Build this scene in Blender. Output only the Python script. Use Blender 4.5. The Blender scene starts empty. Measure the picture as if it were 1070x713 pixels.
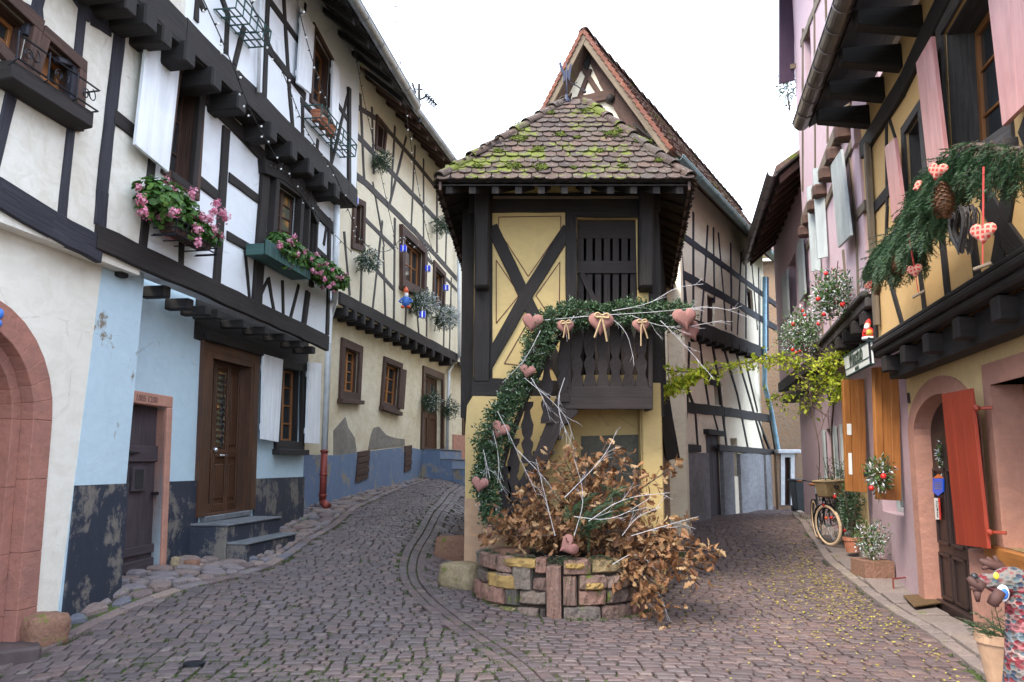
import bpy, bmesh, math, random
from mathutils import Vector as V, Matrix
from mathutils.geometry import tessellate_polygon
random.seed(7)
R = random.Random(11)
rad = math.radians
EXPO = 2.3
scene = bpy.context.scene
COL = scene.collection

# ---------------------------------------------------------------- camera
FPX, CX, CY, HOR, HCAM = 864.0, 535.0, 356.5, 485.0, 1.6
TH = math.atan((HOR-CY)/FPX)
CT, ST = math.cos(TH), math.sin(TH)
CAM = V((0, 0, HCAM))
cd = bpy.data.cameras.new('camera'); cam = bpy.data.objects.new('camera', cd); COL.objects.link(cam)
cam.location = CAM; cam.rotation_euler = (math.pi/2+TH, 0, 0)
cd.sensor_width = 36; cd.lens = FPX/1070*36; cd.clip_start = .05; cd.clip_end = 2000
scene.camera = cam

def ray(px, py):
    x = (px-CX)/FPX; v = -(py-CY)/FPX
    return V((x, CT-v*ST, ST+v*CT))
def at(px, py, y):
    r = ray(px, py); return CAM + r*(y/r.y)

# ---------------------------------------------------------------- terrain
def lerp_tab(t, x):
    if x <= t[0][0]: return t[0][1]
    for (a, b), (c, d) in zip(t, t[1:]):
        if x <= c: return b+(d-b)*(x-a)/(c-a)
    return t[-1][1]
def sm(t):
    t = max(0, min(1, t)); return t*t*(3-2*t)
GL = [(-50, -.3), (5, -.02), (6.6, 0), (7.5, .12), (8.1, .24), (8.8, .35), (10, .45), (11.5, .52), (13.3, .64), (14.9, .84), (15.8, .9), (18.8, 1.1), (22, 1.25), (30, 1.5), (60, 2.2), (400, 3)]
GR = [(-50, -.1), (9, 0), (10.4, .05), (14, .22), (18, .36), (22, .34), (27, .2), (60, .2), (400, .2)]
def g(x, y):
    k = sm((y-9)/6)
    xa = .9*(1-k)+.6*k; xb = -4.1*(1-k)-1.9*k
    w = sm((xa-x)/(xa-xb))
    a = lerp_tab(GR, y); b = lerp_tab(GL, y)
    return a+(b-a)*w + .012*math.sin(x*1.7+y*.9)+.01*math.sin(y*2.1-x*.8)
def gpx(px, py):
    r = ray(px, py); t = 2.0
    while t < 80:
        p = CAM+r*t
        if p.z < g(p.x, p.y): break
        t += .02
    return CAM+r*t

# ---------------------------------------------------------------- mesh builder
class MB:
    def __init__(s): s.v = []; s.f = []; s.uv = []; s.mi = []
    def add(s, vs, fs, uvs=None, mi=0):
        n = len(s.v); s.v += [tuple(p) for p in vs]
        for i, f in enumerate(fs):
            s.f.append(tuple(n+k for k in f)); s.uv.append(uvs[i] if uvs else None); s.mi.append(mi)
        return s
    def hexa(s, c, mi=0):   # 8 corners: 4 back, 4 front
        return s.add(c, [(3,2,1,0),(4,5,6,7),(0,1,5,4),(1,2,6,5),(2,3,7,6),(3,0,4,7)], mi=mi)
    def box(s, c, sx, sy, sz, ux=V((1,0,0)), uy=V((0,1,0)), uz=V((0,0,1)), mi=0):
        c = V(c); ux = ux*sx/2; uy = uy*sy/2; uz = uz*sz/2
        return s.hexa([c-ux-uy-uz, c+ux-uy-uz, c+ux-uy+uz, c-ux-uy+uz, c-ux+uy-uz, c+ux+uy-uz, c+ux+uy+uz, c-ux+uy+uz], mi)
    def prism(s, pts, ex, mi=0):
        n = len(pts); pts = [V(p) for p in pts]; ex = V(ex)
        vs = pts+[p+ex for p in pts]
        tr = tessellate_polygon([pts])
        fs = [tuple(t) for t in tr]+[tuple(n+k for k in reversed(t)) for t in tr]
        fs += [(i, (i+1) % n, n+(i+1) % n, n+i) for i in range(n)]
        return s.add(vs, fs, mi=mi)
    def tube(s, pts, r, n=6, mi=0, cap=True):
        pts = [V(p) for p in pts]; m = len(pts)
        rs = r if isinstance(r, (list, tuple)) else [r]*m
        vs = []; fs = []; up = None
        for i, p in enumerate(pts):
            d = (pts[min(i+1, m-1)]-pts[max(i-1, 0)])
            if d.length < 1e-9: d = V((0, 0, 1))
            d.normalize()
            if up is None:
                up = V((0, 0, 1)) if abs(d.z) < .9 else V((1, 0, 0))
            a = up-d*up.dot(d)
            if a.length < 1e-6: a = d.orthogonal()
            a.normalize(); up = a; b = d.cross(a)
            for k in range(n):
                t = 2*math.pi*k/n; vs.append(p+(a*math.cos(t)+b*math.sin(t))*rs[i])
        for i in range(m-1):
            for k in range(n):
                k2 = (k+1) % n; fs.append((i*n+k, i*n+k2, (i+1)*n+k2, (i+1)*n+k))
        if cap: fs.append(tuple(reversed(range(n)))); fs.append(tuple((m-1)*n+k for k in range(n)))
        return s.add(vs, fs, mi=mi)
    def lathe(s, c, prof, n=20, ax=V((0,0,1)), mi=0, cap=True):
        c = V(c); ax = V(ax).normalized(); a = ax.orthogonal().normalized(); b = ax.cross(a)
        vs = []; fs = []
        for (r, h) in prof:
            for k in range(n):
                t = 2*math.pi*k/n; vs.append(c+ax*h+(a*math.cos(t)+b*math.sin(t))*r)
        for i in range(len(prof)-1):
            for k in range(n):
                k2 = (k+1) % n; fs.append((i*n+k, i*n+k2, (i+1)*n+k2, (i+1)*n+k))
        if cap: fs.append(tuple(reversed(range(n)))); fs.append(tuple((len(prof)-1)*n+k for k in range(n)))
        return s.add(vs, fs, mi=mi)
    def ball(s, c, rx, ry=None, rz=None, n=12, m=8, mi=0):
        ry = ry or rx; rz = rz or rx; c = V(c); vs = []; fs = []
        for i in range(m+1):
            ph = math.pi*i/m
            for k in range(n):
                t = 2*math.pi*k/n
                vs.append(c+V((rx*math.sin(ph)*math.cos(t), ry*math.sin(ph)*math.sin(t), rz*math.cos(ph))))
        for i in range(m):
            for k in range(n):
                k2 = (k+1) % n; fs.append((i*n+k, (i+1)*n+k, (i+1)*n+k2, i*n+k2))
        return s.add(vs, fs, mi=mi)
    def build(s, name, mat, parent=None, smooth=False, recalc=True, bevel=0, angle=None):
        mats = mat if isinstance(mat, (list, tuple)) else [mat]
        if not s.v: return None
        if parent is not None and parent.type == 'EMPTY':
            # object origin at the middle of the part
            pass
        lo = V([min(p[i] for p in s.v) for i in range(3)]); hi = V([max(p[i] for p in s.v) for i in range(3)])
        o = V(((lo.x+hi.x)/2, (lo.y+hi.y)/2, lo.z))
        me = bpy.data.meshes.new(name)
        me.from_pydata([(p[0]-o.x, p[1]-o.y, p[2]-o.z) for p in s.v], [], s.f)
        for m in mats: me.materials.append(m)
        for i, p in enumerate(me.polygons):
            p.material_index = s.mi[i]; p.use_smooth = smooth
        uvl = me.uv_layers.new(name='UVMap').data
        vs = s.v
        for i, p in enumerate(me.polygons):
            u = s.uv[i]
            if u:
                for k, li in enumerate(p.loop_indices): uvl[li].uv = u[k]
            else:
                f = s.f[i]; pts = [V(vs[k]) for k in f]
                best = V((1, 0, 0)); bl = -1
                if len(f) <= 4:
                    for k in range(len(f)):
                        e = pts[(k+1) % len(f)]-pts[k]
                        if e.length > bl: bl = e.length; best = e
                else: best = V((0, 0, 1)) if abs(p.normal.z) < .7 else V((1, 0, 0))
                if bl == 0: best = V((1, 0, 0))
                best = best.normalized(); w = p.normal.cross(best)
                if len(f) > 4:
                    w = p.normal.cross(best)
                for k, li in enumerate(p.loop_indices):
                    uvl[li].uv = (pts[k].dot(best), pts[k].dot(w)+3*abs(p.normal.x)+7*abs(p.normal.z))
        if recalc:
            bm = bmesh.new(); bm.from_mesh(me); bmesh.ops.recalc_face_normals(bm, faces=bm.faces)
            if bevel:
                es = [e for e in bm.edges if len(e.link_faces) == 2 and e.calc_face_angle(0) > .5]
                bmesh.ops.bevel(bm, geom=es, offset=bevel, segments=1, affect='EDGES', clamp_overlap=True)
            bm.to_mesh(me); bm.free()
        if smooth and angle is not None:
            pass
        ob = bpy.data.objects.new(name, me); COL.objects.link(ob)
        if parent is not None:
            ob.parent = parent
            w = V(parent.location); q = parent.parent
            while q is not None: w = w+V(q.location); q = q.parent
            ob.location = o-w
        else: ob.location = o
        return ob

def each(s, name, mat, parent=None, **kw):
    """link every loose piece of the builder as a part of its own"""
    n = len(s.v); par = list(range(n))
    def fd(a):
        while par[a] != a: par[a] = par[par[a]]; a = par[a]
        return a
    for f in s.f:
        r = fd(f[0])
        for k in f[1:]: par[fd(k)] = r
    groups = {}
    for i, f in enumerate(s.f): groups.setdefault(fd(f[0]), []).append(i)
    out = []
    for r, fl in groups.items():
        m = MB(); mp = {}
        for i in fl:
            for k in s.f[i]:
                if k not in mp: mp[k] = len(m.v); m.v.append(s.v[k])
            m.f.append(tuple(mp[k] for k in s.f[i])); m.uv.append(s.uv[i]); m.mi.append(s.mi[i])
        out.append(m.build(name, mat, parent, **kw))
    return out
MB.each = each

def thing(name, label, cat, loc=(0, 0, 0), group=None):
    o = bpy.data.objects.new(name, None); COL.objects.link(o); o.empty_display_size = .2
    o.location = loc; o['label'] = label; o['category'] = cat
    if group: o['group'] = group
    return o
def tag(o, label=None, cat=None, group=None, kind=None):
    if label: o['label'] = label
    if cat: o['category'] = cat
    if group: o['group'] = group
    if kind: o['kind'] = kind
    return o
def dup(root, loc, rotz=0, label=None, group=None, scale=None):
    r = root.copy(); COL.objects.link(r); r.location = loc; r.rotation_euler = (root.rotation_euler.x, root.rotation_euler.y, rotz)
    if scale: r.scale = (scale,)*3
    if label: r['label'] = label
    if group: r['group'] = group
    for ch in list(root.children):
        c = ch.copy(); COL.objects.link(c); c.parent = r
        for q in ch.children:
            d = q.copy(); COL.objects.link(d); d.parent = c
    return r

# ---------------------------------------------------------------- wall planes
class Wall:
    """vertical plane; u = direction along it, n = direction towards the street"""
    def __init__(s, p0, u, side):
        s.p0 = V((p0[0], p0[1], 0)); s.u = V((u[0], u[1], 0)).normalized()
        s.n = V((s.u.y, -s.u.x, 0))*side
    def hit(s, px, py, d=0):
        r = ray(px, py); p = s.p0+s.n*d
        t = (p-CAM).dot(s.n)/r.dot(s.n)
        return CAM+r*t
    def sz(s, px, py, d=0):
        p = s.hit(px, py, d); return ((p-s.p0).dot(s.u), p.z)
    def at(s, a, z, d=0): return s.p0+s.u*a+s.n*d+V((0, 0, z))
    def s_of_y(s, y): return (y-s.p0.y)/s.u.y
def kwall(x0, k, side, y0=0): return Wall((x0+k*y0, y0), (k, 1), side)

def beam(mb, W, a, b, w, d=.02, back=.06, px=True, jit=1.0, w2=None):
    A = W.hit(a[0], a[1], d) if px else W.at(a[0], a[1], d)
    B = W.hit(b[0], b[1], d) if px else W.at(b[0], b[1], d)
    ax = (B-A); L = ax.length
    if L < 1e-4: return
    ax.normalize(); sd = W.n.cross(ax).normalized()
    n = max(2, int(L/.35)+1); vs = []; fs = []; uvs = []
    off = R.random()*50
    w2 = w if w2 is None else w2
    for i in range(n+1):
        t = i/n; j = .03*jit*(w+.06)
        ww = w+(w2-w)*t
        l = ww/2+R.uniform(-j, j)*.9; r_ = ww/2+R.uniform(-j, j)*.9; c = A+ax*(L*t)+W.n*R.uniform(-.004, .004)*jit
        e = .008
        vs += [c-sd*l-W.n*back, c-sd*l-W.n*e, c-sd*(l-e), c+sd*(r_-e), c+sd*r_-W.n*e, c+sd*r_-W.n*back]
    m = 6
    for i in range(n):
        for k in range(m-1):
            fs.append((i*m+k, i*m+k+1, (i+1)*m+k+1, (i+1)*m+k))
            u0, u1 = L*i/n+off, L*(i+1)/n+off
            vv = [-back, 0, .01, w, w+.01, w+back]
            uvs.append([(u0, vv[k]+off), (u0, vv[k+1]+off), (u1, vv[k+1]+off), (u1, vv[k]+off)])
    fs.append(tuple(range(m))); uvs.append([(off, off+.02*k) for k in range(m)])
    fs.append(tuple(n*m+k for k in reversed(range(m)))); uvs.append([(off, off+.02*k) for k in range(m)])
    mb.add(vs, fs, uvs)
def beams(W, lst, name, mat, root, d=.02, back=.06, px=True):
    for q in lst:
        mb = MB()
        pts = q[0]; w = q[1]; dd = q[2] if len(q) > 2 else d
        for a, b in zip(pts, pts[1:]): beam(mb, W, a, b, w, dd+R.uniform(-.002, .002), back, px)
        mb.build('timber', mat, root)

class Quad:
    """four photo points TL,TR,BR,BL on a wall plane -> bilinear patch"""
    def __init__(s, W, pts, d=0, px=True):
        s.W = W; s.c = [W.hit(*p, d) if px else W.at(p[0], p[1], d) for p in pts]
        s.w = (s.c[1]-s.c[0]).length; s.h = (s.c[3]-s.c[0]).length
    def q(s, u, v, d=0):
        a = s.c[0].lerp(s.c[1], u); b = s.c[3].lerp(s.c[2], u)
        return a.lerp(b, v)+s.W.n*d
    def bar(s, mb, u0, v0, u1, v1, d0, d1, mi=0):
        mb.hexa([s.q(u0, v0, d0), s.q(u1, v0, d0), s.q(u1, v1, d0), s.q(u0, v1, d0), s.q(u0, v0, d1), s.q(u1, v0, d1), s.q(u1, v1, d1), s.q(u0, v1, d1)], mi)
    def ring(s, mb, w, d0, d1, inset=0, top=None, bot=None):
        uu, vv = w/s.w, w/s.h; iu, iv = inset/s.w, inset/s.h
        t = (top if top is not None else w)/s.h; b = (bot if bot is not None else w)/s.h
        s.bar(mb, iu, iv, 1-iu, iv+t, d0, d1); s.bar(mb, iu, 1-iv-b, 1-iu, 1-iv, d0, d1)
        s.bar(mb, iu, iv+t, iu+uu, 1-iv-b, d0, d1); s.bar(mb, 1-iu-uu, iv+t, 1-iu, 1-iv-b, d0, d1)
    def frame_out(s, mb, w, d0, d1, top=None, bot=None):
        uu, vv = w/s.w, w/s.h; t = (top if top is not None else w)/s.h; b = (bot if bot is not None else w)/s.h
        s.bar(mb, -uu, -t, 1+uu, 0, d0, d1); s.bar(mb, -uu, 1, 1+uu, 1+b, d0, d1)
        s.bar(mb, -uu, 0, 0, 1, d0, d1); s.bar(mb, 1, 0, 1+uu, 1, d0, d1)

class House:
    def __init__(s, name, label, cat, loc):
        s.root = thing(name, label, cat, loc); s.holes = {}; s.walls = []
    def hole(s, W, quad):
        s.holes.setdefault(id(W), []).append([(((p-W.p0).dot(W.u)), p.z) for p in (quad.c if isinstance(quad, Quad) else quad)])
    def wall(s, W, outline, mat, name='wall', depth=.3, d=0, px=False):
        """outline: (s,z) list"""
        if px: outline = [W.sz(p[0], p[1], d) for p in outline]
        def inp(p, poly):
            c = False; m = len(poly)
            for i in range(m):
                (x1, y1), (x2, y2) = poly[i], poly[(i+1) % m]
                if (y1 > p[1]) != (y2 > p[1]) and p[0] < (x2-x1)*(p[1]-y1)/(y2-y1)+x1: c = not c
            return c
        holes = [h for h in s.holes.get(id(W), []) if all(inp(p, outline) for p in h)]
        mb = MB(); polys = [[V((a, z, 0)) for a, z in outline]]+[[V((a, z, 0)) for a, z in h] for h in holes]
        tr = tessellate_polygon(polys)
        flat = [p for q in polys for p in q]
        vs = [W.at(p.x, p.y, d) for p in flat]+[W.at(p.x, p.y, d-depth) for p in flat]; n = len(flat)
        fs = [tuple(t) for t in tr]; i0 = 0
        back = [tuple(n+k for k in reversed(t)) for t in tr]
        for q in polys:
            m = len(q)
            for k in range(m):
                a, b = i0+k, i0+(k+1) % m
                fs.append((a, b, n+b, n+a))
            i0 += m
        fs += back
        mb.add(vs, fs)
        return mb.build(name, mat, s.root)
    def window(s, W, pts, mats, fw=.09, fd=.035, depth=.12, nu=2, nv=3, px=True, sill=True, label=None, casement=.045, hole=True, top=None, curtain=None, name='window', pane_mat=None, shelf=None):
        q = Quad(W, pts, 0, px)
        if hole: s.hole(W, q)
        fr = MB(); q.frame_out(fr, fw, -.02, fd, top=top); q.ring(fr, .014, -depth-.04, -.02, inset=.001)
        # jamb lining
        o = fr.build(name, mats[0], s.root, bevel=.004)
        cm = MB(); q.ring(cm, casement, -depth-.03, -depth+.02, inset=.005)
        for i in range(1, nu):
            u = i/nu; hw = (.035 if (nu % 2 == 0 and i == nu//2) else .014)/q.w
            q.bar(cm, u-hw, .01, u+hw, .99, -depth-.025, -depth+.028)
        for j in range(1, nv):
            v = j/nv; hw = .012/q.h
            q.bar(cm, .01, v-hw, .99, v+hw, -depth-.02, -depth+.012)
        cm.build('casement', mats[1], o, bevel=.003)
        pm = MB(); q.bar(pm, 0, 0, 1, 1, -depth-.012, -depth-.006)
        pm.build('pane', pane_mat or M['glass'], o)
        if sill:
            sm_ = MB(); uu = (fw+.04)/q.w; hh = .07/q.h
            q.bar(sm_, -uu, 1+fw/q.h-.2*hh, 1+uu, 1+fw/q.h+hh, -.01, fd+.07)
            sm_.build('sill', mats[0], o, bevel=.006)
        return q, o
def shutter(W, pts, d, mat, root, th=.035, planks=3, battens=True, label=None, lower=False, name='shutter'):
    q = Quad(W, pts, d); mb = MB()
    n = planks
    for i in range(n):
        gp = .0015/q.w
        q.bar(mb, i/n+gp, 0, (i+1)/n-gp, 1, -th/2, th/2)
    q.bar(mb, .01, .01, .99, .99, -th/2+.006, th/2-.005)
    if battens:
        for v in (.12, .82):
            q.bar(mb, .03, v, .97, v+.09/q.h, -th/2-.022, -th/2)
    o = mb.build(name, mat, root, bevel=.002)
    hm = MB()
    for v in (.14, .84):
        q.bar(hm, -.03, v, .35, v+.03/q.h, th/2, th/2+.006)
    if label: o['label'] = label
    return o, q
# ---------------------------------------------------------------- materials
M = {}
def nt(name):
    m = bpy.data.materials.new(name); m.use_nodes = True; t = m.node_tree; t.nodes.clear()
    out = t.nodes.new('ShaderNodeOutputMaterial'); b = t.nodes.new('ShaderNodeBsdfPrincipled')
    t.links.new(b.outputs[0], out.inputs[0]); M[name] = m
    return m, t, b
class N:
    def __init__(s, t): s.t = t
    def n(s, ty, ins={}, **kw):
        nd = s.t.nodes.new(ty)
        for k, v in kw.items(): setattr(nd, k, v)
        for k, v in ins.items():
            if hasattr(v, 'is_output') or isinstance(v, bpy.types.NodeSocket): s.t.links.new(v, nd.inputs[k])
            else: nd.inputs[k].default_value = v
        return nd
    def pos(s): return s.n('ShaderNodeNewGeometry').outputs['Position']
    def uv(s): return s.n('ShaderNodeUVMap').outputs[0]
    def noise(s, vec, scale, detail=4, rough=.55, dist=0):
        return s.n('ShaderNodeTexNoise', {'Vector': vec, 'Scale': scale, 'Detail': detail, 'Roughness': rough, 'Distortion': dist}).outputs['Fac']
    def ramp(s, fac, stops, interp='LINEAR'):
        r = s.n('ShaderNodeValToRGB', {'Fac': fac}); e = r.color_ramp.elements; r.color_ramp.interpolation = interp
        while len(e) < len(stops): e.new(.5)
        for i, (p, c) in enumerate(stops):
            e[i].position = p; e[i].color = (c, c, c, 1) if isinstance(c, (int, float)) else (*c, 1)
        return r.outputs[0]
    def mix(s, f, a, b, bt='MIX'):
        m = s.n('ShaderNodeMix', data_type='RGBA', blend_type=bt)
        for i, v in ((0, f), (6, a), (7, b)):
            if isinstance(v, bpy.types.NodeSocket): s.t.links.new(v, m.inputs[i])
            else: m.inputs[i].default_value = v if i == 0 else ((*v, 1) if len(v) == 3 else v)
        return m.outputs[2]
    def math(s, op, a, b=0, c=0):
        m = s.n('ShaderNodeMath', operation=op)
        for i, v in enumerate((a, b, c)):
            if isinstance(v, bpy.types.NodeSocket): s.t.links.new(v, m.inputs[i])
            else: m.inputs[i].default_value = v
        return m.outputs[0]
    def bump(s, h, strength=.3, dist=.01, nrm=None):
        b = s.n('ShaderNodeBump', {'Height': h, 'Strength': strength, 'Distance': dist})
        if nrm: s.t.links.new(nrm, b.inputs['Normal'])
        return b.outputs[0]
    def mapv(s, vec, sc): return s.n('ShaderNodeMapping', {'Vector': vec, 'Scale': sc}).outputs[0]
    def island(s): return s.n('ShaderNodeNewGeometry').outputs['Random Per Island']
def sc(c, f): return tuple(x*f for x in c)

def plaster(name, col, dirt=.18, dcol=None, rough=.9, patch=None, streak=.12, bumps=.35):
    m, t, b = nt(name); n = N(t); p = n.pos()
    dcol = dcol or sc(col, .62)
    n1 = n.noise(p, 1.1, 6, .6, .4); n2 = n.noise(p, 9, 5, .6)
    st = n.noise(n.mapv(p, (5, 5, .35)), 1.6, 4, .6)
    f = n.math('ADD', n.math('MULTIPLY', n.ramp(n1, [(.38, 0), (.72, 1)]), dirt*1.6), n.math('MULTIPLY', n.ramp(st, [(.5, 0), (.78, 1)]), streak))
    c = n.mix(f, col, dcol)
    c = n.mix(n.math('MULTIPLY', n2, .22), c, sc(col, 1.12))
    tr_ = n.noise(n.mapv(p, (1, 1, 1.6)), 3.2, 6, .7, 1.4); c = n.mix(n.math('MULTIPLY', n.ramp(tr_, [(.42, 1), (.56, 0)]), dirt*.9), c, sc(dcol, .9))
    vc = n.n('ShaderNodeTexVoronoi', {'Vector': n.n('ShaderNodeMix', {}, data_type='VECTOR').outputs[1] if False else p, 'Scale': 1.3}, feature='DISTANCE_TO_EDGE'); hair = n.math('MULTIPLY', n.ramp(n.math('ADD', vc.outputs['Distance'], n.math('MULTIPLY', n.noise(p, 7, 5, .7), .10)), [(.050, 1), (.056, 0)]), n.ramp(n.noise(p, .8, 2), [(.52, 0), (.6, 1)])); c = n.mix(n.math('MULTIPLY', hair, .25), c, sc(dcol, .45))
    h = n.math('ADD', n.math('MULTIPLY', n1, 1.6), n.math('MULTIPLY', n2, .5))
    if patch:
        thr, pc, scl = patch
        pn = n.noise(n.mapv(p, (1, 1, .8)), scl, 12, .74, .15)
        pf = n.ramp(pn, [(thr-.012, 0), (thr+.012, 1)])
        c = n.mix(pf, c, n.mix(n.noise(p, 14, 4), sc(pc, .7), sc(pc, 1.25)))
        h = n.math('SUBTRACT', h, n.math('MULTIPLY', pf, 1.1)); rim = n.math('MULTIPLY', n.ramp(pn, [(thr-.03, 0), (thr-.013, 1)]), n.ramp(pn, [(thr-.012, 1), (thr-.006, 0)])); c = n.mix(n.math('MULTIPLY', rim, .5), c, sc(pc, 1.5))
    t.links.new(c, b.inputs['Base Color']); b.inputs['Roughness'].default_value = rough
    h = n.math('ADD', h, n.math('MULTIPLY', n.noise(p, 60, 3, .6), .12))
    t.links.new(n.bump(h, bumps, .03), b.inputs['Normal'])
    return m
def timber(name, col, col2=None, rough=.8, gs=1.0, bumps=.6, crack=.5):
    m, t, b = nt(name); n = N(t); u = n.uv()
    col2 = col2 or sc(col, 2.2)
    g1 = n.noise(n.mapv(u, (1.3*gs, 26*gs, 1)), 1.5, 7, .65, .5)
    g2 = n.noise(n.mapv(u, (.8, 7, 1)), 1.2, 4, .5, .3)
    g3 = n.noise(n.pos(), 2.3, 3, .6)
    c = n.mix(n.ramp(g1, [(.32, 0), (.7, 1)]), col, col2)
    c = n.mix(n.math('MULTIPLY', n.ramp(g2, [(.35, 0), (.75, 1)]), .5), c, sc(col, .55))
    c = n.mix(n.math('MULTIPLY', n.ramp(g3, [(.4, 0), (.8, 1)]), .35), c, sc(col2, 1.25))
    cr = n.noise(n.mapv(u, (.5, 14, 1)), 2.2, 3, .5, 1.2)
    crf = n.ramp(cr, [(.30, 1), (.36, 0)])
    c = n.mix(n.math('MULTIPLY', crf, crack), c, sc(col, .25))
    wv = n.noise(n.mapv(u, (.9, 3, 1)), 1.1, 5, .7); c = n.mix(n.math('MULTIPLY', n.ramp(wv, [(.52, 0), (.72, 1)]), .4), c, n.mix(g1, sc(col2, 1.0), tuple(min(1, x*1.45+.004) for x in col2)))
    t.links.new(c, b.inputs['Base Color']); b.inputs['Roughness'].default_value = rough
    h = n.math('SUBTRACT', n.math('ADD', g1, n.math('MULTIPLY', g2, .6)), n.math('MULTIPLY', crf, .8*crack))
    t.links.new(n.bump(h, bumps, .012), b.inputs['Normal'])
    return m
def simple(name, col, rough=.6, metal=0, var=.12, vs=8, bumps=.1, bd=.01, bs=30, coat=0):
    m, t, b = nt(name); n = N(t); p = n.pos()
    v = n.noise(p, vs, 5, .6)
    c = n.mix(n.ramp(v, [(.3, 0), (.7, 1)]), sc(col, 1-var), sc(col, 1+var))
    t.links.new(c, b.inputs['Base Color']); b.inputs['Metallic'].default_value = metal
    r = n.math('ADD', n.math('MULTIPLY', v, .25), rough-.12); t.links.new(r, b.inputs['Roughness'])
    if bumps: t.links.new(n.bump(n.noise(p, bs, 4), bumps, bd), b.inputs['Normal'])
    if coat: b.inputs['Coat Weight'].default_value = coat
    return m
def stone(name, cols, scale=3, rough=.9, bumps=.8, island=.6, moss=0):
    m, t, b = nt(name); n = N(t); p = n.pos()
    a = n.noise(p, scale, 7, .65, .3); q = n.noise(p, scale*6, 5, .65)
    i = n.island()
    f = n.math('ADD', n.math('MULTIPLY', i, island), n.math('MULTIPLY', a, 1-island))
    c = n.ramp(f, [(k/(max(1, len(cols)-1))*.8+.1, cc) for k, cc in enumerate(cols)])
    c = n.mix(n.math('MULTIPLY', n.ramp(q, [(.35, 1), (.65, 0)]), .45), c, sc(cols[0], .45))
    if moss:
        mo = n.ramp(n.noise(p, 4.5, 6, .7), [(.62-moss*.12, 0), (.68-moss*.05, 1)])
        c = n.mix(mo, c, n.mix(q, (.05, .085, .008), (.17, .2, .02)))
    t.links.new(c, b.inputs['Base Color']); b.inputs['Roughness'].default_value = rough
    t.links.new(n.bump(n.math('ADD', n.math('MULTIPLY', a, 1.5), n.math('MULTIPLY', q, .5)), bumps, .03), b.inputs['Normal'])
    return m
def leafm(name, stops, rough=.55, trans=.25, backv=True):
    m, t, b = nt(name); n = N(t)
    i = n.island()
    c = n.ramp(i, stops)
    v = n.noise(n.pos(), 40, 2)
    c = n.mix(n.math('MULTIPLY', v, .35), c, n.mix(.6, c, (0, 0, 0)))
    t.links.new(c, b.inputs['Base Color']); b.inputs['Roughness'].default_value = rough
    if trans:
        tr = t.nodes.new('ShaderNodeBsdfTranslucent'); t.links.new(c, tr.inputs[0])
        mx = t.nodes.new('ShaderNodeMixShader'); mx.inputs[0].default_value = trans
        out = [x for x in t.nodes if x.type == 'OUTPUT_MATERIAL'][0]
        t.links.new(b.outputs[0], mx.inputs[1]); t.links.new(tr.outputs[0], mx.inputs[2]); t.links.new(mx.outputs[0], out.inputs[0])
    return m

plaster('cream_wall', (.74, .71, .64), dcol=(.5, .44, .33)); plaster('cream_panel', (.75, .73, .67), dcol=(.45, .38, .26), dirt=.25)
plaster('white_panel', (.80, .84, .89), dcol=(.6, .62, .66), dirt=.12, streak=.08)
plaster('blue_wall', (.46, .58, .66), dcol=(.33, .46, .56), dirt=.3)
plaster('blue_wall_peeling', (.46, .59, .665), dcol=(.33, .46, .56), patch=(.66, (.22, .18, .13), 1.9))
plaster('navy_plinth', (.022, .028, .046), dcol=(.014, .017, .026), patch=(.545, (.15, .135, .12), 2.4), rough=.65)
plaster('yellow_panel', (.76, .70, .55), dcol=(.58, .48, .32), dirt=.2)
plaster('yellow_wall', (.72, .66, .52), dcol=(.5, .38, .2), dirt=.32)
plaster('blue_plinth', (.14, .20, .32), dcol=(.10, .13, .20), patch=(.57, (.28, .25, .2), 1.7))
plaster('rough_render', (.26, .235, .205), dcol=(.16, .14, .12), dirt=.5, bumps=1.0)
plaster('tower_yellow', (.57, .42, .18), dcol=(.38, .28, .15), dirt=.22)
plaster('tower_pinkish', (.48, .31, .19), dcol=(.3, .2, .14), dirt=.4)
plaster('peach_panel', (.88, .80, .63), dcol=(.66, .56, .45), dirt=.25)
plaster('grey_render', (.24, .245, .265), dcol=(.13, .125, .13), dirt=.55, patch=(.68, (.2, .14, .1), 1.1))
plaster('orange_panel', (.70, .45, .19), dcol=(.6, .36, .15), dirt=.15); plaster('ochre_wall', (.68, .50, .25), dcol=(.5, .36, .2), dirt=.25)
plaster('pink_wall', (.42, .31, .345), dcol=(.36, .24, .28), dirt=.25); plaster('pink_panel', (.58, .43, .475), dcol=(.5, .33, .38), dirt=.2)
plaster('salmon_stone', (.46, .23, .165), dcol=(.30, .15, .12), dirt=.35, bumps=.7)
plaster('red_sandstone', (.36, .155, .115), dcol=(.22, .11, .09), dirt=.45, bumps=.8)
timber('dark_timber', (.0065, .005, .0048), (.024, .0165, .0155)); timber('bluish_timber', (.011, .011, .018), (.036, .035, .050))
timber('grey_timber', (.030, .026, .026), (.10, .088, .084)); timber('brown_timber', (.035, .017, .013), (.10, .05, .035))
timber('black_timber', (.005, .004, .004), (.018, .014, .014)); timber('tower_timber', (.0065, .005, .0045), (.024, .0175, .0155))
timber('tan_timber', (.12, .09, .06), (.22, .17, .12)); timber('door_brown', (.032, .014, .008), (.095, .038, .017), rough=.5, bumps=.3, crack=.3)
timber('orange_wood', (.26, .095, .020), (.42, .17, .045), rough=.5, bumps=.25, crack=.15); timber('casement_wood', (.22, .085, .025), (.36, .15, .05), rough=.5, bumps=.2, crack=.1)
timber('door_plum', (.035, .025, .032), (.07, .05, .06), bumps=.3, crack=.3); timber('balcony_wood', (.014, .0095, .009), (.036, .025, .0235), bumps=.4)
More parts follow.
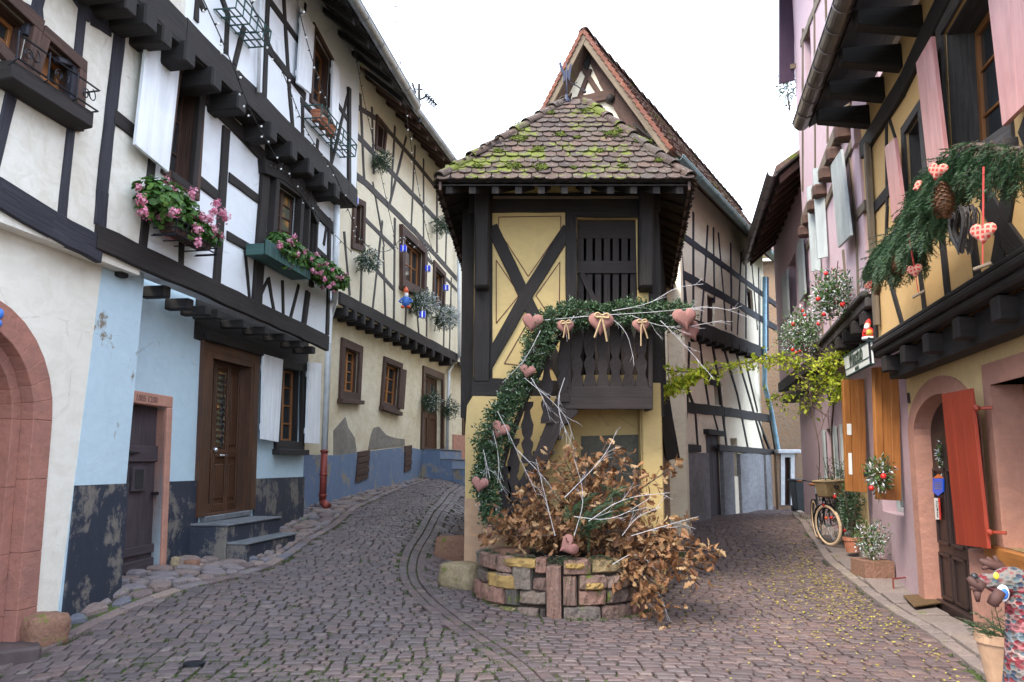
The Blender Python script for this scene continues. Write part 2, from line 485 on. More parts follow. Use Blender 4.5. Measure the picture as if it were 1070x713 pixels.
timber('red_paint', (.27, .030, .014), (.33, .045, .02), rough=.5, bumps=.15, crack=.1); timber('faded_red_paint', (.50, .20, .19), (.62, .32, .31), rough=.38, bumps=.12, crack=.05)
timber('white_paint', (.76, .80, .86), (.82, .85, .88), rough=.5, bumps=.1, crack=.0); timber('grey_paint', (.30, .34, .35), (.42, .46, .46), rough=.5, bumps=.15, crack=.1)
timber('purple_paint', (.03, .017, .035), (.055, .03, .06), rough=.5, bumps=.15); timber('green_paint', (.025, .075, .07), (.06, .13, .12), bumps=.3)
timber('door_dark', (.022, .013, .012), (.05, .03, .027), rough=.45, bumps=.2, crack=.2)
simple('iron', (.02, .022, .03), .5, .6); simple('zinc', (.36, .38, .40), .45, .8, var=.25, vs=3); simple('dark_zinc', (.16, .14, .14), .35, .7, var=.3, vs=3)
simple('green_zinc', (.17, .27, .29), .4, .7, var=.25, vs=4); simple('blue_pipe', (.25, .42, .52), .5, .2, var=.25, vs=5); simple('white_pipe', (.62, .65, .68), .45, .1, var=.12)
simple('red_pipe', (.22, .045, .035), .5, .3, var=.3); simple('terracotta', (.42, .16, .09), .8, var=.2); simple('wire', (.012, .012, .014), .6, bumps=0)
simple('bulb', (.8, .8, .78), .3, bumps=0); simple('blue_lantern', (.02, .05, .75), .3, bumps=0, var=.3); simple('silver', (.75, .78, .82), .25, .7, bumps=0)
simple('frost_white', (.8, .84, .88), .6, var=.1); simple('red_gloss', (.6, .025, .02), .25, bumps=0, var=.15); simple('santa_red', (.62, .03, .025), .6)
simple('gold_cloth', (.62, .36, .06), .6); simple('skin', (.7, .42, .3), .6); simple('rubber_tan', (.72, .52, .33), .7); simple('black_metal', (.012, .012, .016), .35, .4)
simple('leather', (.22, .09, .04), .5); simple('doormat', (.13, .075, .03), .95, var=.4, vs=60, bumps=1, bs=200); simple('door_slab', (.07, .05, .05), .8, var=.4, vs=5, bumps=.6, bs=20); simple('step_stone', (.12, .13, .145), .7, var=.35, vs=5, bumps=.5, bs=20)
simple('step_dark', (.03, .035, .045), .6, var=.4, vs=4, bumps=.4, bs=20); simple('sign_white', (.78, .80, .76), .4, var=.06); simple('sign_text', (.03, .05, .04), .5, bumps=0)
simple('plaque_blue', (.01, .12, .75), .3, bumps=0, var=.05); simple('plaque_orange', (.75, .17, .03), .3, bumps=0); simple('bin_plastic', (.018, .02, .024), .45)
simple('twine', (.42, .30, .17), .9); simple('bronze_panel', (.085, .08, .06), .55, .3, var=.35, vs=30, bumps=.8, bs=60); simple('birch_twig', (.55, .54, .56), .7, var=.25, vs=30)
simple('bark', (.09, .06, .045), .9, var=.4, vs=20); simple('cone_brown', (.16, .075, .035), .7, var=.4, vs=30); simple('ribbon_red', (.5, .06, .05), .6); simple('weathervane_blue', (.04, .045, .075), .5, .5)
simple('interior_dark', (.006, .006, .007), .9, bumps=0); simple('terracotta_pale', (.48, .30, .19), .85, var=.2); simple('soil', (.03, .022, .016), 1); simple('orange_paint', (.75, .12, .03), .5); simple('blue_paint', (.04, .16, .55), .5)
simple('line_brown', (.10, .03, .02), .8, bumps=0); simple('yellow_paint', (.75, .55, .05), .5); simple('antler_brown', (.07, .028, .022), .75, var=.3)
leafm('fir_needles', [(0, (.014, .042, .022)), (.5, (.035, .085, .038)), (1, (.07, .14, .05))], trans=.1)
leafm('box_leaves', [(0, (.018, .045, .02)), (.5, (.045, .10, .035)), (.8, (.08, .15, .055)), (1, (.22, .30, .22))], trans=.15)
leafm('geranium_leaves', [(0, (.03, .10, .015)), (.6, (.08, .20, .03)), (1, (.16, .30, .06))], trans=.3)
leafm('pink_petals', [(0, (.72, .20, .34)), (.5, (.85, .34, .48)), (1, (.90, .55, .64))], trans=.3)
leafm('dry_leaves', [(0, (.08, .035, .017)), (.25, (.20, .085, .035)), (.5, (.31, .145, .06)), (.8, (.40, .22, .10)), (1, (.54, .37, .20))], trans=.2, rough=.65)
leafm('vine_leaves', [(0, (.18, .28, .02)), (.5, (.46, .55, .04)), (1, (.72, .70, .07))], trans=.45)
leafm('fallen_leaf', [(0, (.16, .11, .03)), (.5, (.34, .27, .04)), (1, (.50, .44, .08))], trans=.1)
leafm('frosty_twigs', [(0, (.35, .42, .42)), (.5, (.62, .66, .68)), (1, (.85, .88, .9))], trans=.1)
leafm('moss_clumps', [(0, (.035, .055, .008)), (.5, (.08, .11, .012)), (1, (.17, .20, .025))], trans=.15, rough=.95)
leafm('grass_blades', [(0, (.04, .13, .01)), (1, (.14, .26, .03))], trans=.3)
leafm('grass_moss', [(0, (.025, .05, .008)), (1, (.09, .14, .02))], trans=.1, rough=.95)
leafm('wreath_mix', [(0, (.02, .06, .02)), (.45, (.06, .14, .03)), (.84, (.13, .22, .06)), (.88, (.6, .62, .62)), (.96, (.7, .72, .72)), (1, (.5, .05, .04))], trans=.15)
stone('planter_stone', [(.11, .095, .085), (.30, .15, .11), (.25, .21, .17), (.36, .19, .14), (.19, .17, .15), (.42, .30, .14)], 7, island=.88, bumps=1.0, moss=.25)
stone('rough_setts_light', [(.15, .11, .11), (.23, .17, .15), (.20, .18, .20), (.30, .22, .18), (.13, .14, .18)], 6, island=.85, moss=.2)
stone('slab_stone', [(.20, .165, .155), (.27, .22, .20), (.24, .19, .17), (.32, .27, .22)], 5, island=.75, moss=.1)
stone('boulder_stone', [(.16, .08, .05), (.28, .15, .10), (.22, .12, .08)], 6, island=.3, moss=.2)
stone('rubble_stone', [(.20, .14, .09), (.34, .21, .12), (.28, .22, .17), (.42, .26, .15)], 9, island=.1)
stone('corner_stone', [(.26, .19, .12), (.34, .27, .15), (.25, .19, .15)], 4, island=.4, moss=.3)
def sett_mat():
    m, t, b = nt('sett_stone'); n = N(t); p = n.pos(); i = n.island()
    big = n.noise(p, .35, 4, .6); q = n.noise(p, 22, 5, .65); q2 = n.noise(p, 4, 4, .6)
    c = n.ramp(i, [(0, (.060, .050, .060)), (.25, (.095, .074, .084)), (.5, (.125, .088, .092)), (.75, (.112, .096, .110)), (.93, (.155, .105, .098)), (1, (.20, .175, .175))])
    # the courses on the right-hand side and around the planter are a redder stone
    xs = n.n('ShaderNodeSeparateXYZ', {'Vector': p}).outputs[0]
    rf = n.ramp(n.math('ADD', n.math('MULTIPLY', xs, .12), n.math('MULTIPLY', big, .6)), [(.22, 0), (.55, 1)])
    c = n.mix(n.math('MULTIPLY', rf, .75), c, n.mix(1.0, c, (1.26, 1.03, .92), 'MULTIPLY'))
    c = n.mix(n.math('MULTIPLY', n.ramp(q, [(.35, 1), (.6, 0)]), .5), c, n.mix(.55, c, (0, 0, 0)))
    c = n.mix(n.math('MULTIPLY', n.ramp(q2, [(.55, 0), (.75, 1)]), .35), c, (.17, .15, .14))
    wt_ = n.noise(n.mapv(p, (1, .45, 1)), .9, 4, .6); c = n.mix(n.ramp(wt_, [(.35, 0), (.7, .45)]), c, n.mix(1.0, c, (.55, .56, .52), 'MULTIPLY')); c = n.mix(.25, c, (.12, .105, .108)); c = n.mix(.12, c, (.115, .106, .098)); c = n.mix(1.0, c, (1.03, .96, .94), 'MULTIPLY')
    t.links.new(c, b.inputs['Base Color'])
    t.links.new(n.math('ADD', n.math('MULTIPLY', q2, .5), n.math('ADD', n.math('MULTIPLY', big, .5), .08)), b.inputs['Roughness'])
    t.links.new(n.bump(n.math('ADD', q, n.math('MULTIPLY', q2, 1.2)), .55, .014), b.inputs['Normal'])
sett_mat()
def ground_mat():
    m, t, b = nt('joint_soil'); n = N(t); p = n.pos()
    a = n.noise(p, .9, 5, .65); q = n.noise(p, 12, 6, .7)
    c = n.mix(q, (.022, .018, .017), (.055, .045, .038))
    c = n.mix(n.ramp(n.math('ADD', n.math('MULTIPLY', a, .7), n.math('MULTIPLY', q, .3)), [(.48, 0), (.6, 1)]), c, n.mix(q, (.03, .055, .008), (.09, .14, .02)))
    t.links.new(c, b.inputs['Base Color']); b.inputs['Roughness'].default_value = 1
    t.links.new(n.bump(q, .8, .02), b.inputs['Normal'])
ground_mat()
def tile_mat(name, cols, moss):
    m, t, b = nt(name); n = N(t); p = n.pos(); i = n.island()
    q = n.noise(p, 16, 5, .65); a = n.noise(p, 1.6, 6, .7, .3)
    c = n.ramp(i, [(k/(len(cols)-1), cc) for k, cc in enumerate(cols)])
    c = n.mix(n.math('MULTIPLY', n.ramp(q, [(.35, 1), (.65, 0)]), .6), c, n.mix(.6, c, (0, 0, 0)))
    li = n.ramp(n.noise(p, 30, 3), [(.62, 0), (.68, 1)])
    c = n.mix(n.math('MULTIPLY', li, .5), c, (.30, .29, .25))
    if moss:
        f = n.ramp(n.math('ADD', a, n.math('MULTIPLY', q, .25)), [(.715-.05*moss, 0), (.765-.05*moss, 1)])
        c = n.mix(f, c, n.mix(q, (.035, .055, .008), (.16, .18, .018)))
    t.links.new(c, b.inputs['Base Color']); b.inputs['Roughness'].default_value = .9
    t.links.new(n.bump(n.math('ADD', q, a), .7, .015), b.inputs['Normal'])
tile_mat('mossy_tiles', [(.05, .034, .030), (.08, .048, .038), (.10, .066, .052), (.075, .058, .050), (.12, .072, .054)], 1.15)
tile_mat('old_tiles', [(.10, .06, .05), (.17, .09, .065), (.14, .10, .085), (.2, .11, .08)], .3)
tile_mat('orange_tiles', [(.17, .065, .045), (.24, .09, .055), (.20, .08, .06)], 0)
def glassm():
    m, t, b = nt('glass'); n = N(t)
    c = n.mix(n.noise(n.pos(), 2.5, 3), (.012, .014, .016), (.05, .055, .06))
    t.links.new(c, b.inputs['Base Color']); b.inputs['Roughness'].default_value = .06
    t.links.new(n.bump(n.noise(n.pos(), 3, 2), .04, .05), b.inputs['Normal'])
    m, t, b = nt('amber_glass'); n = N(t)
    v = n.n('ShaderNodeTexVoronoi', {'Vector': n.pos(), 'Scale': 6.0})
    c = n.mix(n.ramp(v.outputs['Distance'], [(.2, 0), (.5, 1)]), (.5, .25, .08), (.12, .13, .09))
    t.links.new(c, b.inputs['Base Color']); b.inputs['Roughness'].default_value = .12
glassm()
def gingham():
    m, t, b = nt('pink_check_cloth'); n = N(t)
    u = n.mapv(n.uv(), (70, 70, 1))
    s = n.n('ShaderNodeSeparateXYZ', {'Vector': u})
    a = n.math('GREATER_THAN', n.math('FRACT', s.outputs[0]), .5); c_ = n.math('GREATER_THAN', n.math('FRACT', s.outputs[1]), .5)
    f = n.math('MULTIPLY', n.math('ADD', a, c_), .5)
    c = n.mix(f, (.33, .18, .155), (.22, .08, .07))
    t.links.new(c, b.inputs['Base Color']); b.inputs['Roughness'].default_value = .9
    m, t, b = nt('red_check_cloth'); n = N(t)
    u = n.mapv(n.uv(), (34, 34, 1)); s = n.n('ShaderNodeSeparateXYZ', {'Vector': u})
    a = n.math('GREATER_THAN', n.math('FRACT', s.outputs[0]), .6); c_ = n.math('GREATER_THAN', n.math('FRACT', s.outputs[1]), .6)
    f = n.math('MAXIMUM', a, c_)
    c = n.mix(f, (.42, .04, .035), (.50, .25, .19))
    t.links.new(c, b.inputs['Base Color']); b.inputs['Roughness'].default_value = .9
    m, t, b = nt('patchwork_cloth'); n = N(t); p = n.pos()
    s = n.n('ShaderNodeSeparateXYZ', {'Vector': n.mapv(p, (1, 1, 1))})
    z = n.math('ADD', n.math('MULTIPLY', s.outputs[2], 22), n.math('MULTIPLY', n.noise(p, 18, 2), 1.6))
    st = n.n('ShaderNodeTexWhiteNoise', {'W': n.math('FLOOR', z)}, noise_dimensions='1D')
    bands = n.ramp(st.outputs[0], [(0, (.34, .05, .07)), (.2, (.34, .31, .28)), (.4, (.65, .25, .27)), (.55, (.12, .15, .22)), (.7, (.75, .5, .45)), (.85, (.35, .42, .45))], 'CONSTANT')
    vo = n.n('ShaderNodeTexVoronoi', {'Vector': n.mapv(p, (30, 30, 44)), 'Scale': 1.0})
    sp = n.ramp(n.n('ShaderNodeSeparateColor', {'Color': vo.outputs['Color']}).outputs[0], [(0, (.26, .23, .21)), (.16, (.30, .035, .05)), (.42, (.07, .10, .16)), (.58, (.38, .15, .15)), (.8, (.17, .25, .28))], 'CONSTANT')
    c = n.mix(n.ramp(vo.outputs['Distance'], [(.52, 1), (.56, 0)]), bands, sp)
    c = n.mix(1.0, c, (.48, .46, .46), 'MULTIPLY')
    t.links.new(c, b.inputs['Base Color']); b.inputs['Roughness'].default_value = .95
    t.links.new(n.bump(vo.outputs['Distance'], .8, .02), b.inputs['Normal'])
    m, t, b = nt('wicker'); n = N(t); p = n.pos()
    w = n.n('ShaderNodeTexWave', {'Vector': p, 'Scale': 30.0, 'Distortion': 6.0, 'Detail': 3.0}, bands_direction='Z')
    c = n.mix(w.outputs['Fac'], (.20, .12, .05), (.52, .36, .18))
    t.links.new(c, b.inputs['Base Color']); b.inputs['Roughness'].default_value = .8
    t.links.new(n.bump(w.outputs['Fac'], 1, .01), b.inputs['Normal'])
gingham()
# ---------------------------------------------------------------- ground sheet
def edgeL(y): return lerp_tab([(2, -4.9), (6, -4.15), (7.8, -3.72), (9.2, -3.12), (10.2, -2.82), (12.2, -2.78), (17, -2.6), (22, -1.9), (28, -.4), (36, 3)], y)
def edgeR(y): return lerp_tab([(1, 2.6), (4, 3.1), (6, 3.5), (7.5, 3.8), (10, 4.25), (12.6, 4.66), (18.7, 6.35), (22, 7.3), (30, 10)], y)
def wallL(y): return (-5.15+.14*y) if y < 8.7 else ((-5.45+.14*y) if y < 14 else -6.6+.2*y)
def wallR(y): return (2.75+.2*y) if y < 9.9 else ((2.35+.24*y) if y < 19 else 3.1+.2*y)
def grid_axis(lo, hi, flo, fhi, fine, coarse):
    a = []; x = lo
    while x < hi:
        a.append(x); x += fine if flo <= x < fhi else coarse
    a.append(hi); return a
xs = [-400, -200, -100, -60, -30, -15]+[-10+.25*i for i in range(90)]+[12.5, 15, 20, 30, 60, 100, 200, 400]
ys = [-200, -100, -50, -20, -10, -5]+[-2+.25*i for i in range(145)]+[35, 38, 45, 60, 100, 200, 400, 800]
mb = MB()
vs = [(x, y, g(x, y)-.027) for y in ys for x in xs]; nx = len(xs)
fs = [(j*nx+i, j*nx+i+1, (j+1)*nx+i+1, (j+1)*nx+i) for j in range(len(ys)-1) for i in range(nx-1)]
mb.add(vs, fs)
tag(mb.build('ground', M['joint_soil'], recalc=False, smooth=True), kind='structure')

def inside(p, poly):
    x, y = p; c = False; n = len(poly)
    for i in range(n):
        x1, y1 = poly[i]; x2, y2 = poly[(i+1) % n]
        if (y1 > y) != (y2 > y) and x < (x2-x1)*(y-y1)/(y2-y1)+x1: c = not c
    return c
def sett(mb, pts, h=0.0, drop=.05, bev=.008, crown=.004):
    """pts: 4+ plan corners; a worn stone: sides, bevel, top"""
    n = len(pts); cx = sum(p[0] for p in pts)/n; cy = sum(p[1] for p in pts)/n
    tx, ty = R.gauss(0, .018), R.gauss(0, .018)
    lo = []; mid = []; top = []
    for (x, y) in pts:
        z = g(x, y)+h+(x-cx)*tx+(y-cy)*ty
        d = math.hypot(cx-x, cy-y) or 1; bx, by = (cx-x)/d*bev*1.4, (cy-y)/d*bev*1.4
        lo.append((x, y, z-drop)); mid.append((x, y, z-bev*.9)); top.append((x+bx, y+by, z))
    c = (cx, cy, g(cx, cy)+h+crown)
    vs = lo+mid+top+[c]; fs = []
    for i in range(n):
        j = (i+1) % n
        fs += [(i, j, n+j, n+i), (n+i, n+j, 2*n+j, 2*n+i), (2*n+i, 2*n+j, 3*n)]
    mb.add(vs, fs)
TOWER = [(-.6, 10.4), (1.9, 10.4), (1.95, 12.9), (2.9, 12.9), (3.0, 16.1), (2.6, 16.3), (7.4, 24.9), (4, 27), (-.6, 17)]
PLC = (.61, 9.98); PLR = 1.03
def blocked(x, y):
    return inside((x, y), TOWER) or math.hypot(x-PLC[0], y-PLC[1]) < PLR-.03 or inside((x, y), [(-.9, 10.1), (-.3, 10.1), (-.3, 11.6), (-.9, 11.6)])
# gutter line that splits the two lanes, traced on the ground
CURVE = [(-1.2, 22.0), (-1.25, 18.5), (-1.28, 15.6), (-1.32, 13.2), (-1.33, 11.6), (-1.2, 10.4), (-.9, 9.4), (-.55, 8.6), (-.15, 7.7), (.2, 6.6), (.4, 5.4), (.45, 4.0), (.45, 1.5)]
def curve_x(y): return lerp_tab(sorted([(b, a) for a, b in CURVE]), y)
road = MB()
# left lane: rows run across the lane, slightly arched
def lane(mb, xa_f, xb_f, ya, yb, row, lens, slope, arch, skip):
    y0 = ya; ri = 0
    while y0 < yb:
        h = row*R.uniform(.88, 1.14); xa, xb = -7, 12; x = xa-R.uniform(0, .2)
        def yy(x, base): return base+slope*x+arch*(x+1)**2
        wob = R.uniform(0, 6)
        while x < xb:
            L = R.uniform(*lens); gap = R.uniform(.006, .014)
            cx = x+L/2; cyy = yy(cx, y0+h/2)
            if xa_f(cyy) < cx < xb_f(cyy) and not skip(cx, cyy) and 1.5 < cyy < 31:
                j = lambda: R.uniform(-.007, .007)
                w = .008*math.sin(cx*3+wob)
                q = [(x+gap+j(), yy(x, y0)+gap+j()+w), (x+L-gap+j(), yy(x+L, y0)+gap+j()+w), (x+L-gap+j(), yy(x+L, y0+h)-gap+j()+w), (x+gap+j(), yy(x, y0+h)-gap+j()+w)]
                sett(mb, q, R.gauss(0, .004))
            x += L
        y0 += h; ri += 1
lane(road, lambda y: edgeL(y)+.02, lambda y: curve_x(y)-.21, -1, 34, .112, (.095, .17), .16, .012, blocked)
lane(road, lambda y: curve_x(y)+.155, lambda y: edgeR(y)-.02, -1, 34, .108, (.10, .19), -.05, -.012, blocked)
# four courses laid lengthwise along the gutter curve
def along(mb, pts, offs, w, lens, hh):
    # resample polyline
    P = [V((a, b, 0)) for a, b in pts]
    for _ in range(3):
        Q = [P[0]]
        for a, b in zip(P, P[1:]): Q += [a*.75+b*.25, a*.25+b*.75]
        Q.append(P[-1]); P = Q
    cum = [0]
    for a, b in zip(P, P[1:]): cum.append(cum[-1]+(b-a).length)
    def ev(s, o):
        s = max(0, min(cum[-1]-1e-4, s)); i = 0
        while cum[i+1] < s: i += 1
        t = (s-cum[i])/(cum[i+1]-cum[i]); d = (P[i+1]-P[i]).normalized(); n_ = V((-d.y, d.x, 0))
        p = P[i].lerp(P[i+1], t)+n_*o; return (p.x, p.y)
    s = 0
    while s < cum[-1]:
        L = R.uniform(*lens); gp = .006
        q = [ev(s+gp, offs+gp), ev(s+L-gp, offs+gp), ev(s+L-gp, offs+w-gp), ev(s+gp, offs+w-gp)]
        c = ev(s+L/2, offs+w/2)
        if not blocked(*c) and c[1] > 1.5: sett(mb, q, hh+R.gauss(0, .003))
        s += L
for k, (o, hh) in enumerate([(-.20, .0), (-.085, -.006), (.03, -.002)]):
    along(road, CURVE, o, .112, (.10, .17), hh)
tag(road.build('road', M['sett_stone'], recalc=False), kind='structure')

# rough stones along the left house fronts, kerb stones, slabs on the right
kl = MB()
def rough(mb, fa, fb, ya, yb, size, h):
    y = ya
    while y < yb:
        hy = size*R.uniform(.6, 1.1); a, b = fa(y), fb(y); x = a-.1; 
        while x < b-.03:
            L = min(size*R.uniform(.7, 1.6), b-x)
            if b-(x+L) < .09: L = b-x
            n = R.choice([5, 6, 7]); cx, cy = x+L/2, y+hy/2; pts = []
            for k in range(n):
                t = 2*math.pi*(k+R.uniform(-.2, .2))/n
                ca, sa = math.cos(t), math.sin(t); q = (abs(ca)**3.2+abs(sa)**3.2)**(-1/3.2)
                pts.append((cx+ca*q*(L/2-.008), cy+sa*q*(hy/2-.006)))
            sett(mb, pts, h+R.gauss(0, .012), drop=.08, bev=.018, crown=.01)
            x += L
        y += hy
rough(kl, wallL, lambda y: edgeL(y)-.15, 4.5, 24, .24, .02)
tag(kl.build('stone_verge', M['rough_setts_light'], recalc=False), kind='structure')
kb = MB()
along(kb, [(edgeL(y)-.07, y) for y in [2+.8*i for i in range(32)]], -.065, .13, (.22, .42), .012)
tag(kb.build('kerb', M['rough_setts_light'], recalc=False), kind='structure')
kr = MB()
y = 2.0
while y < 22:
    hy = R.uniform(.5, .95); a, b = edgeR(y+hy/2)+.14, wallR(y+hy/2)+.05
    n = max(1, round((b-a)/.6)); cuts = [a+(b-a)*k/n+(R.uniform(-.1, .1) if 0 < k < n else 0) for k in range(n+1)]
    for x0, x1 in zip(cuts, cuts[1:]):
        dx = .2*hy
        sett(kr, [(x0-dx/2+.008, y+.008), (x1-dx/2-.008, y+.008), (x1+dx/2-.008, y+hy-.008), (x0+dx/2+.008, y+hy-.008)], .035+R.gauss(0, .004), drop=.1, bev=.012, crown=0)
    y += hy
tag(kr.build('pavement', M['slab_stone'], recalc=False), kind='structure')
kk = MB()
along(kk, [(edgeR(y)+.06, y) for y in [1.5+.8*i for i in range(26)]], -.07, .14, (.25, .5), .025)
tag(kk.build('kerb', M['slab_stone'], recalc=False), kind='structure')
# moss and grass growing in the joints, mostly along the gutter and the edges
gm = MB()
def blade(mb, p, h, w):
    a = R.uniform(0, 6.28); d = V((math.cos(a), math.sin(a), 0)); l = V((R.uniform(-.5, .5), R.uniform(-.5, .5), 1))*h
    mb.add([p-d*w, p+d*w, p+l], [(0, 1, 2)])
def tuft(mb, x, y, r, n, h, w=.004):
    for _ in range(n):
        xx, yy = x+R.gauss(0, r), y+R.gauss(0, r); blade(mb, V((xx, yy, g(xx, yy)-.012)), h*R.uniform(.5, 1.2), w)
for _ in range(2200):
    y = R.uniform(5.5, 16); k = R.random()*(1 if _ < 700 else 0)+(0 if _ < 700 else 1)
    if k < .35: x = curve_x(y)+R.choice([-.21, -.21, -.1, .15])+R.gauss(0, .02)
    elif k < .6: x = edgeL(y)+R.gauss(0, .05)
    elif k < .7: x = edgeR(y)+R.gauss(0, .04)
    else: 
        x = R.uniform(-3.4, .3); y = 5.2+abs(R.gauss(0, 1.6))
    if not blocked(x, y): tuft(gm, x, y, .022, 14, .022)
for _ in range(60):
    a = R.uniform(3.2, 6.4); x, y = PLC[0]+(PLR+.03)*math.cos(a), PLC[1]+(PLR+.03)*math.sin(a)
    if y < 10.3: tuft(gm, x, y, .02, 16, .04)
for _ in range(160):
    x, y = R.uniform(5.6, 7.4), R.uniform(18.6, 22)
    if edgeR(y)-.9 < x < 2.9+.2*y and x > edgeR(y)+.1: tuft(gm, x, y, .06, 20, .07, .01)
tag(gm.build('joint_grass', M['grass_moss'], recalc=False), label='low moss and grass growing in the joints of the paving', cat='grass', kind='stuff')
# small yellow leaves fallen on the right lane
fl = MB()
def flat_leaf(mb, x, y, s):
    a = R.uniform(0, 6.28); u = V((math.cos(a), math.sin(a), R.uniform(-.25, .25))); v = V((-math.sin(a), math.cos(a), R.uniform(-.25, .25)))
    p = V((x, y, g(x, y)+.012)); w = s*R.uniform(.28, .45)
    mb.add([p-u*s/2, p-u*s*.1+v*w, p+u*s/2+V((0, 0, .005)), p-u*s*.1-v*w, p+V((0, 0, .007))], [(0, 4, 1), (1, 4, 2), (2, 4, 3), (3, 4, 0)])
cnt = 0
while cnt < 1700:
    y = R.gauss(10.6, 3.0); 
    e = edgeR(y); x = e-.1-abs(R.gauss(0, .65)) if R.random() < .7 else R.uniform(1.4, e+.8)
    if y > 20 or y < 5.2 or x > wallR(y)-.05 or blocked(x, y) or x < 1.0: continue
    if R.random() > (.25+.75*math.exp(-((y-10.5)/3.5)**2)): continue
    flat_leaf(fl, x, y, R.uniform(.018, .040)); cnt += 1
tag(fl.build('fallen_leaves', M['fallen_leaf'], recalc=False), label='small yellow leaves scattered over the right-hand lane', cat='leaves', kind='stuff')
# ================================================================ LEFT SIDE
U1 = kwall(-5.0, .14, 1); U2 = kwall(-4.7, .14, 1); GP = kwall(-5.15, .14, 1); GD = kwall(-5.45, .14, 1)
YA, YB = 8.32, 14.0       # cream house | white house | end
def S(W, y): return W.s_of_y(y)
def jetty_row(mb, W, pts, n, w, h, d, back=.3, px=True, ends=True):
    """joist ends between two photo points on wall W"""
    a = W.hit(*pts[0], d); b = W.hit(*pts[1], d)
    for i in range(n):
        p = a.lerp(b, i/max(1, n-1)); j = R.uniform(.9, 1.1)
        mb.box(p-W.n*(back/2), w*j, back+R.uniform(0, .03), h*j, W.u, W.n, V((0, 0, 1)))

# ---- cream house (nearest, left)
HA = House('half_timbered_house', 'cream half-timbered house with a round pink stone archway, at the left edge', 'house', (-4.6, 5.5, 0))
zj = 3.72
jb = U1.sz(0, 200)[1]
# archway hole in the ground floor
arc_y, arc_ro, arc_ri, z_sp = 6.42, .98, .74, 1.98
sc_ = S(GP, arc_y)
def arch_pts(s0, r, zs, zb, n=16, e=1.0): return [(s0-r, zb)]+[(s0+r*math.cos(math.pi-math.pi*i/n), zs+r*e*math.sin(math.pi*i/n)) for i in range(n+1)]+[(s0+r, zb)]
HA.holes.setdefault(id(GP), []).append(arch_pts(sc_, arc_ri+.1, z_sp, -.5))
pe = [GP.sz(150, 296), GP.sz(122, 615)]
bA = [GP.sz(109, 262), GP.sz(60, 640)]
def strip_wall(H, W, outline, mat, name, depth=.3, d=0): return H.wall(W, outline, mat, name, depth, d)
strip_wall(HA, GP, [(S(GP, 2.5), -1), (bA[1][0]-.02, -1), (bA[1][0], bA[1][1]), (bA[0][0], zj), (S(GP, 2.5), zj)], M['cream_wall'], 'ground_wall')
# stone arch surround
mb = MB(); n = 16
def arch_ring(mb, W, s0, ri, ro, zs, zb, d0, d1, n=16, e=1.0, eo=1.0, joints=None):
    for i in range(n):
        t0, t1 = math.pi*i/n, math.pi*(i+1)/n; gp = 0
        a = [(s0-ri*math.cos(t0), zs+ri*e*math.sin(t0)), (s0-ro*math.cos(t0), zs+ro*eo*math.sin(t0)), (s0-ro*math.cos(t1), zs+ro*eo*math.sin(t1)), (s0-ri*math.cos(t1), zs+ri*e*math.sin(t1))]
        mb.hexa([W.at(s, z, d0) for s, z in a]+[W.at(s, z, d1) for s, z in a])
    for sg in (-1, 1):
        z = zs
        while z > zb:
            h = R.uniform(.4, .65); z2 = max(zb, z-h)
            a = [(s0+sg*ri, z-.001), (s0+sg*ro, z-.001), (s0+sg*ro, z2+.001), (s0+sg*ri, z2+.001)]
            mb.hexa([W.at(s, q, d0) for s, q in a]+[W.at(s, q, d1) for s, q in a]); z = z2
arch_ring(mb, GP, sc_, arc_ri, arc_ro, z_sp, -.4, -.28, .025)
ar = mb.build('stone_arch', M['red_sandstone'], HA.root, bevel=.005)
mb = MB(); arch_ring(mb, GP, sc_, arc_ri-.11, arc_ri-.003, z_sp, -.4, -.30, -.09); mb.build('inner_moulding', M['red_sandstone'], ar, bevel=.004)
mb = MB()
pp = [GP.at(s, z, -.36) for s, z in arch_pts(sc_, arc_ri, z_sp, -.3)]
mb.prism(pp, -GP.n*.05); dr = mb.build('door', M['orange_wood'], HA.root)
mb = MB()
for k in range(5): 
    s_ = sc_-.55+.22*k; mb.hexa([GP.at(s_-.1, -.2, -.36), GP.at(s_+.1, -.2, -.36), GP.at(s_+.1, 1.95, -.36), GP.at(s_-.1, 1.95, -.36), GP.at(s_-.1, -.2, -.335), GP.at(s_+.1, -.2, -.335), GP.at(s_+.1, 1.95, -.335), GP.at(s_-.1, 1.95, -.335)])
mb.build('door_board', M['orange_wood'], dr, bevel=.006)
mb = MB(); p = GP.hit(16, 477, -.2); mb.box(p, .11, .02, .03, GP.u, GP.n); mb.build('name_plate', M['zinc'], ar)
mb = MB()   # blue glazed ornament over the arch
p = GP.hit(0, 328, .04)
mb.ball(p, .028, .03, .045, 10, 6); mb.ball(p-V((0, 0, .08)), .022, .025, .03, 10, 6); mb.build('keystone_ornament', M['blue_paint'], ar, smooth=True)
# step stones before the arch
mb = MB(); q = [gpx(-60, 712), gpx(43, 690), gpx(38, 668), gpx(-60, 680)]
mb.prism([V((p.x, p.y, -.1)) for p in q], V((0, 0, .1+.14))); mb.build('door_step', M['door_slab'], HA.root, bevel=.02)
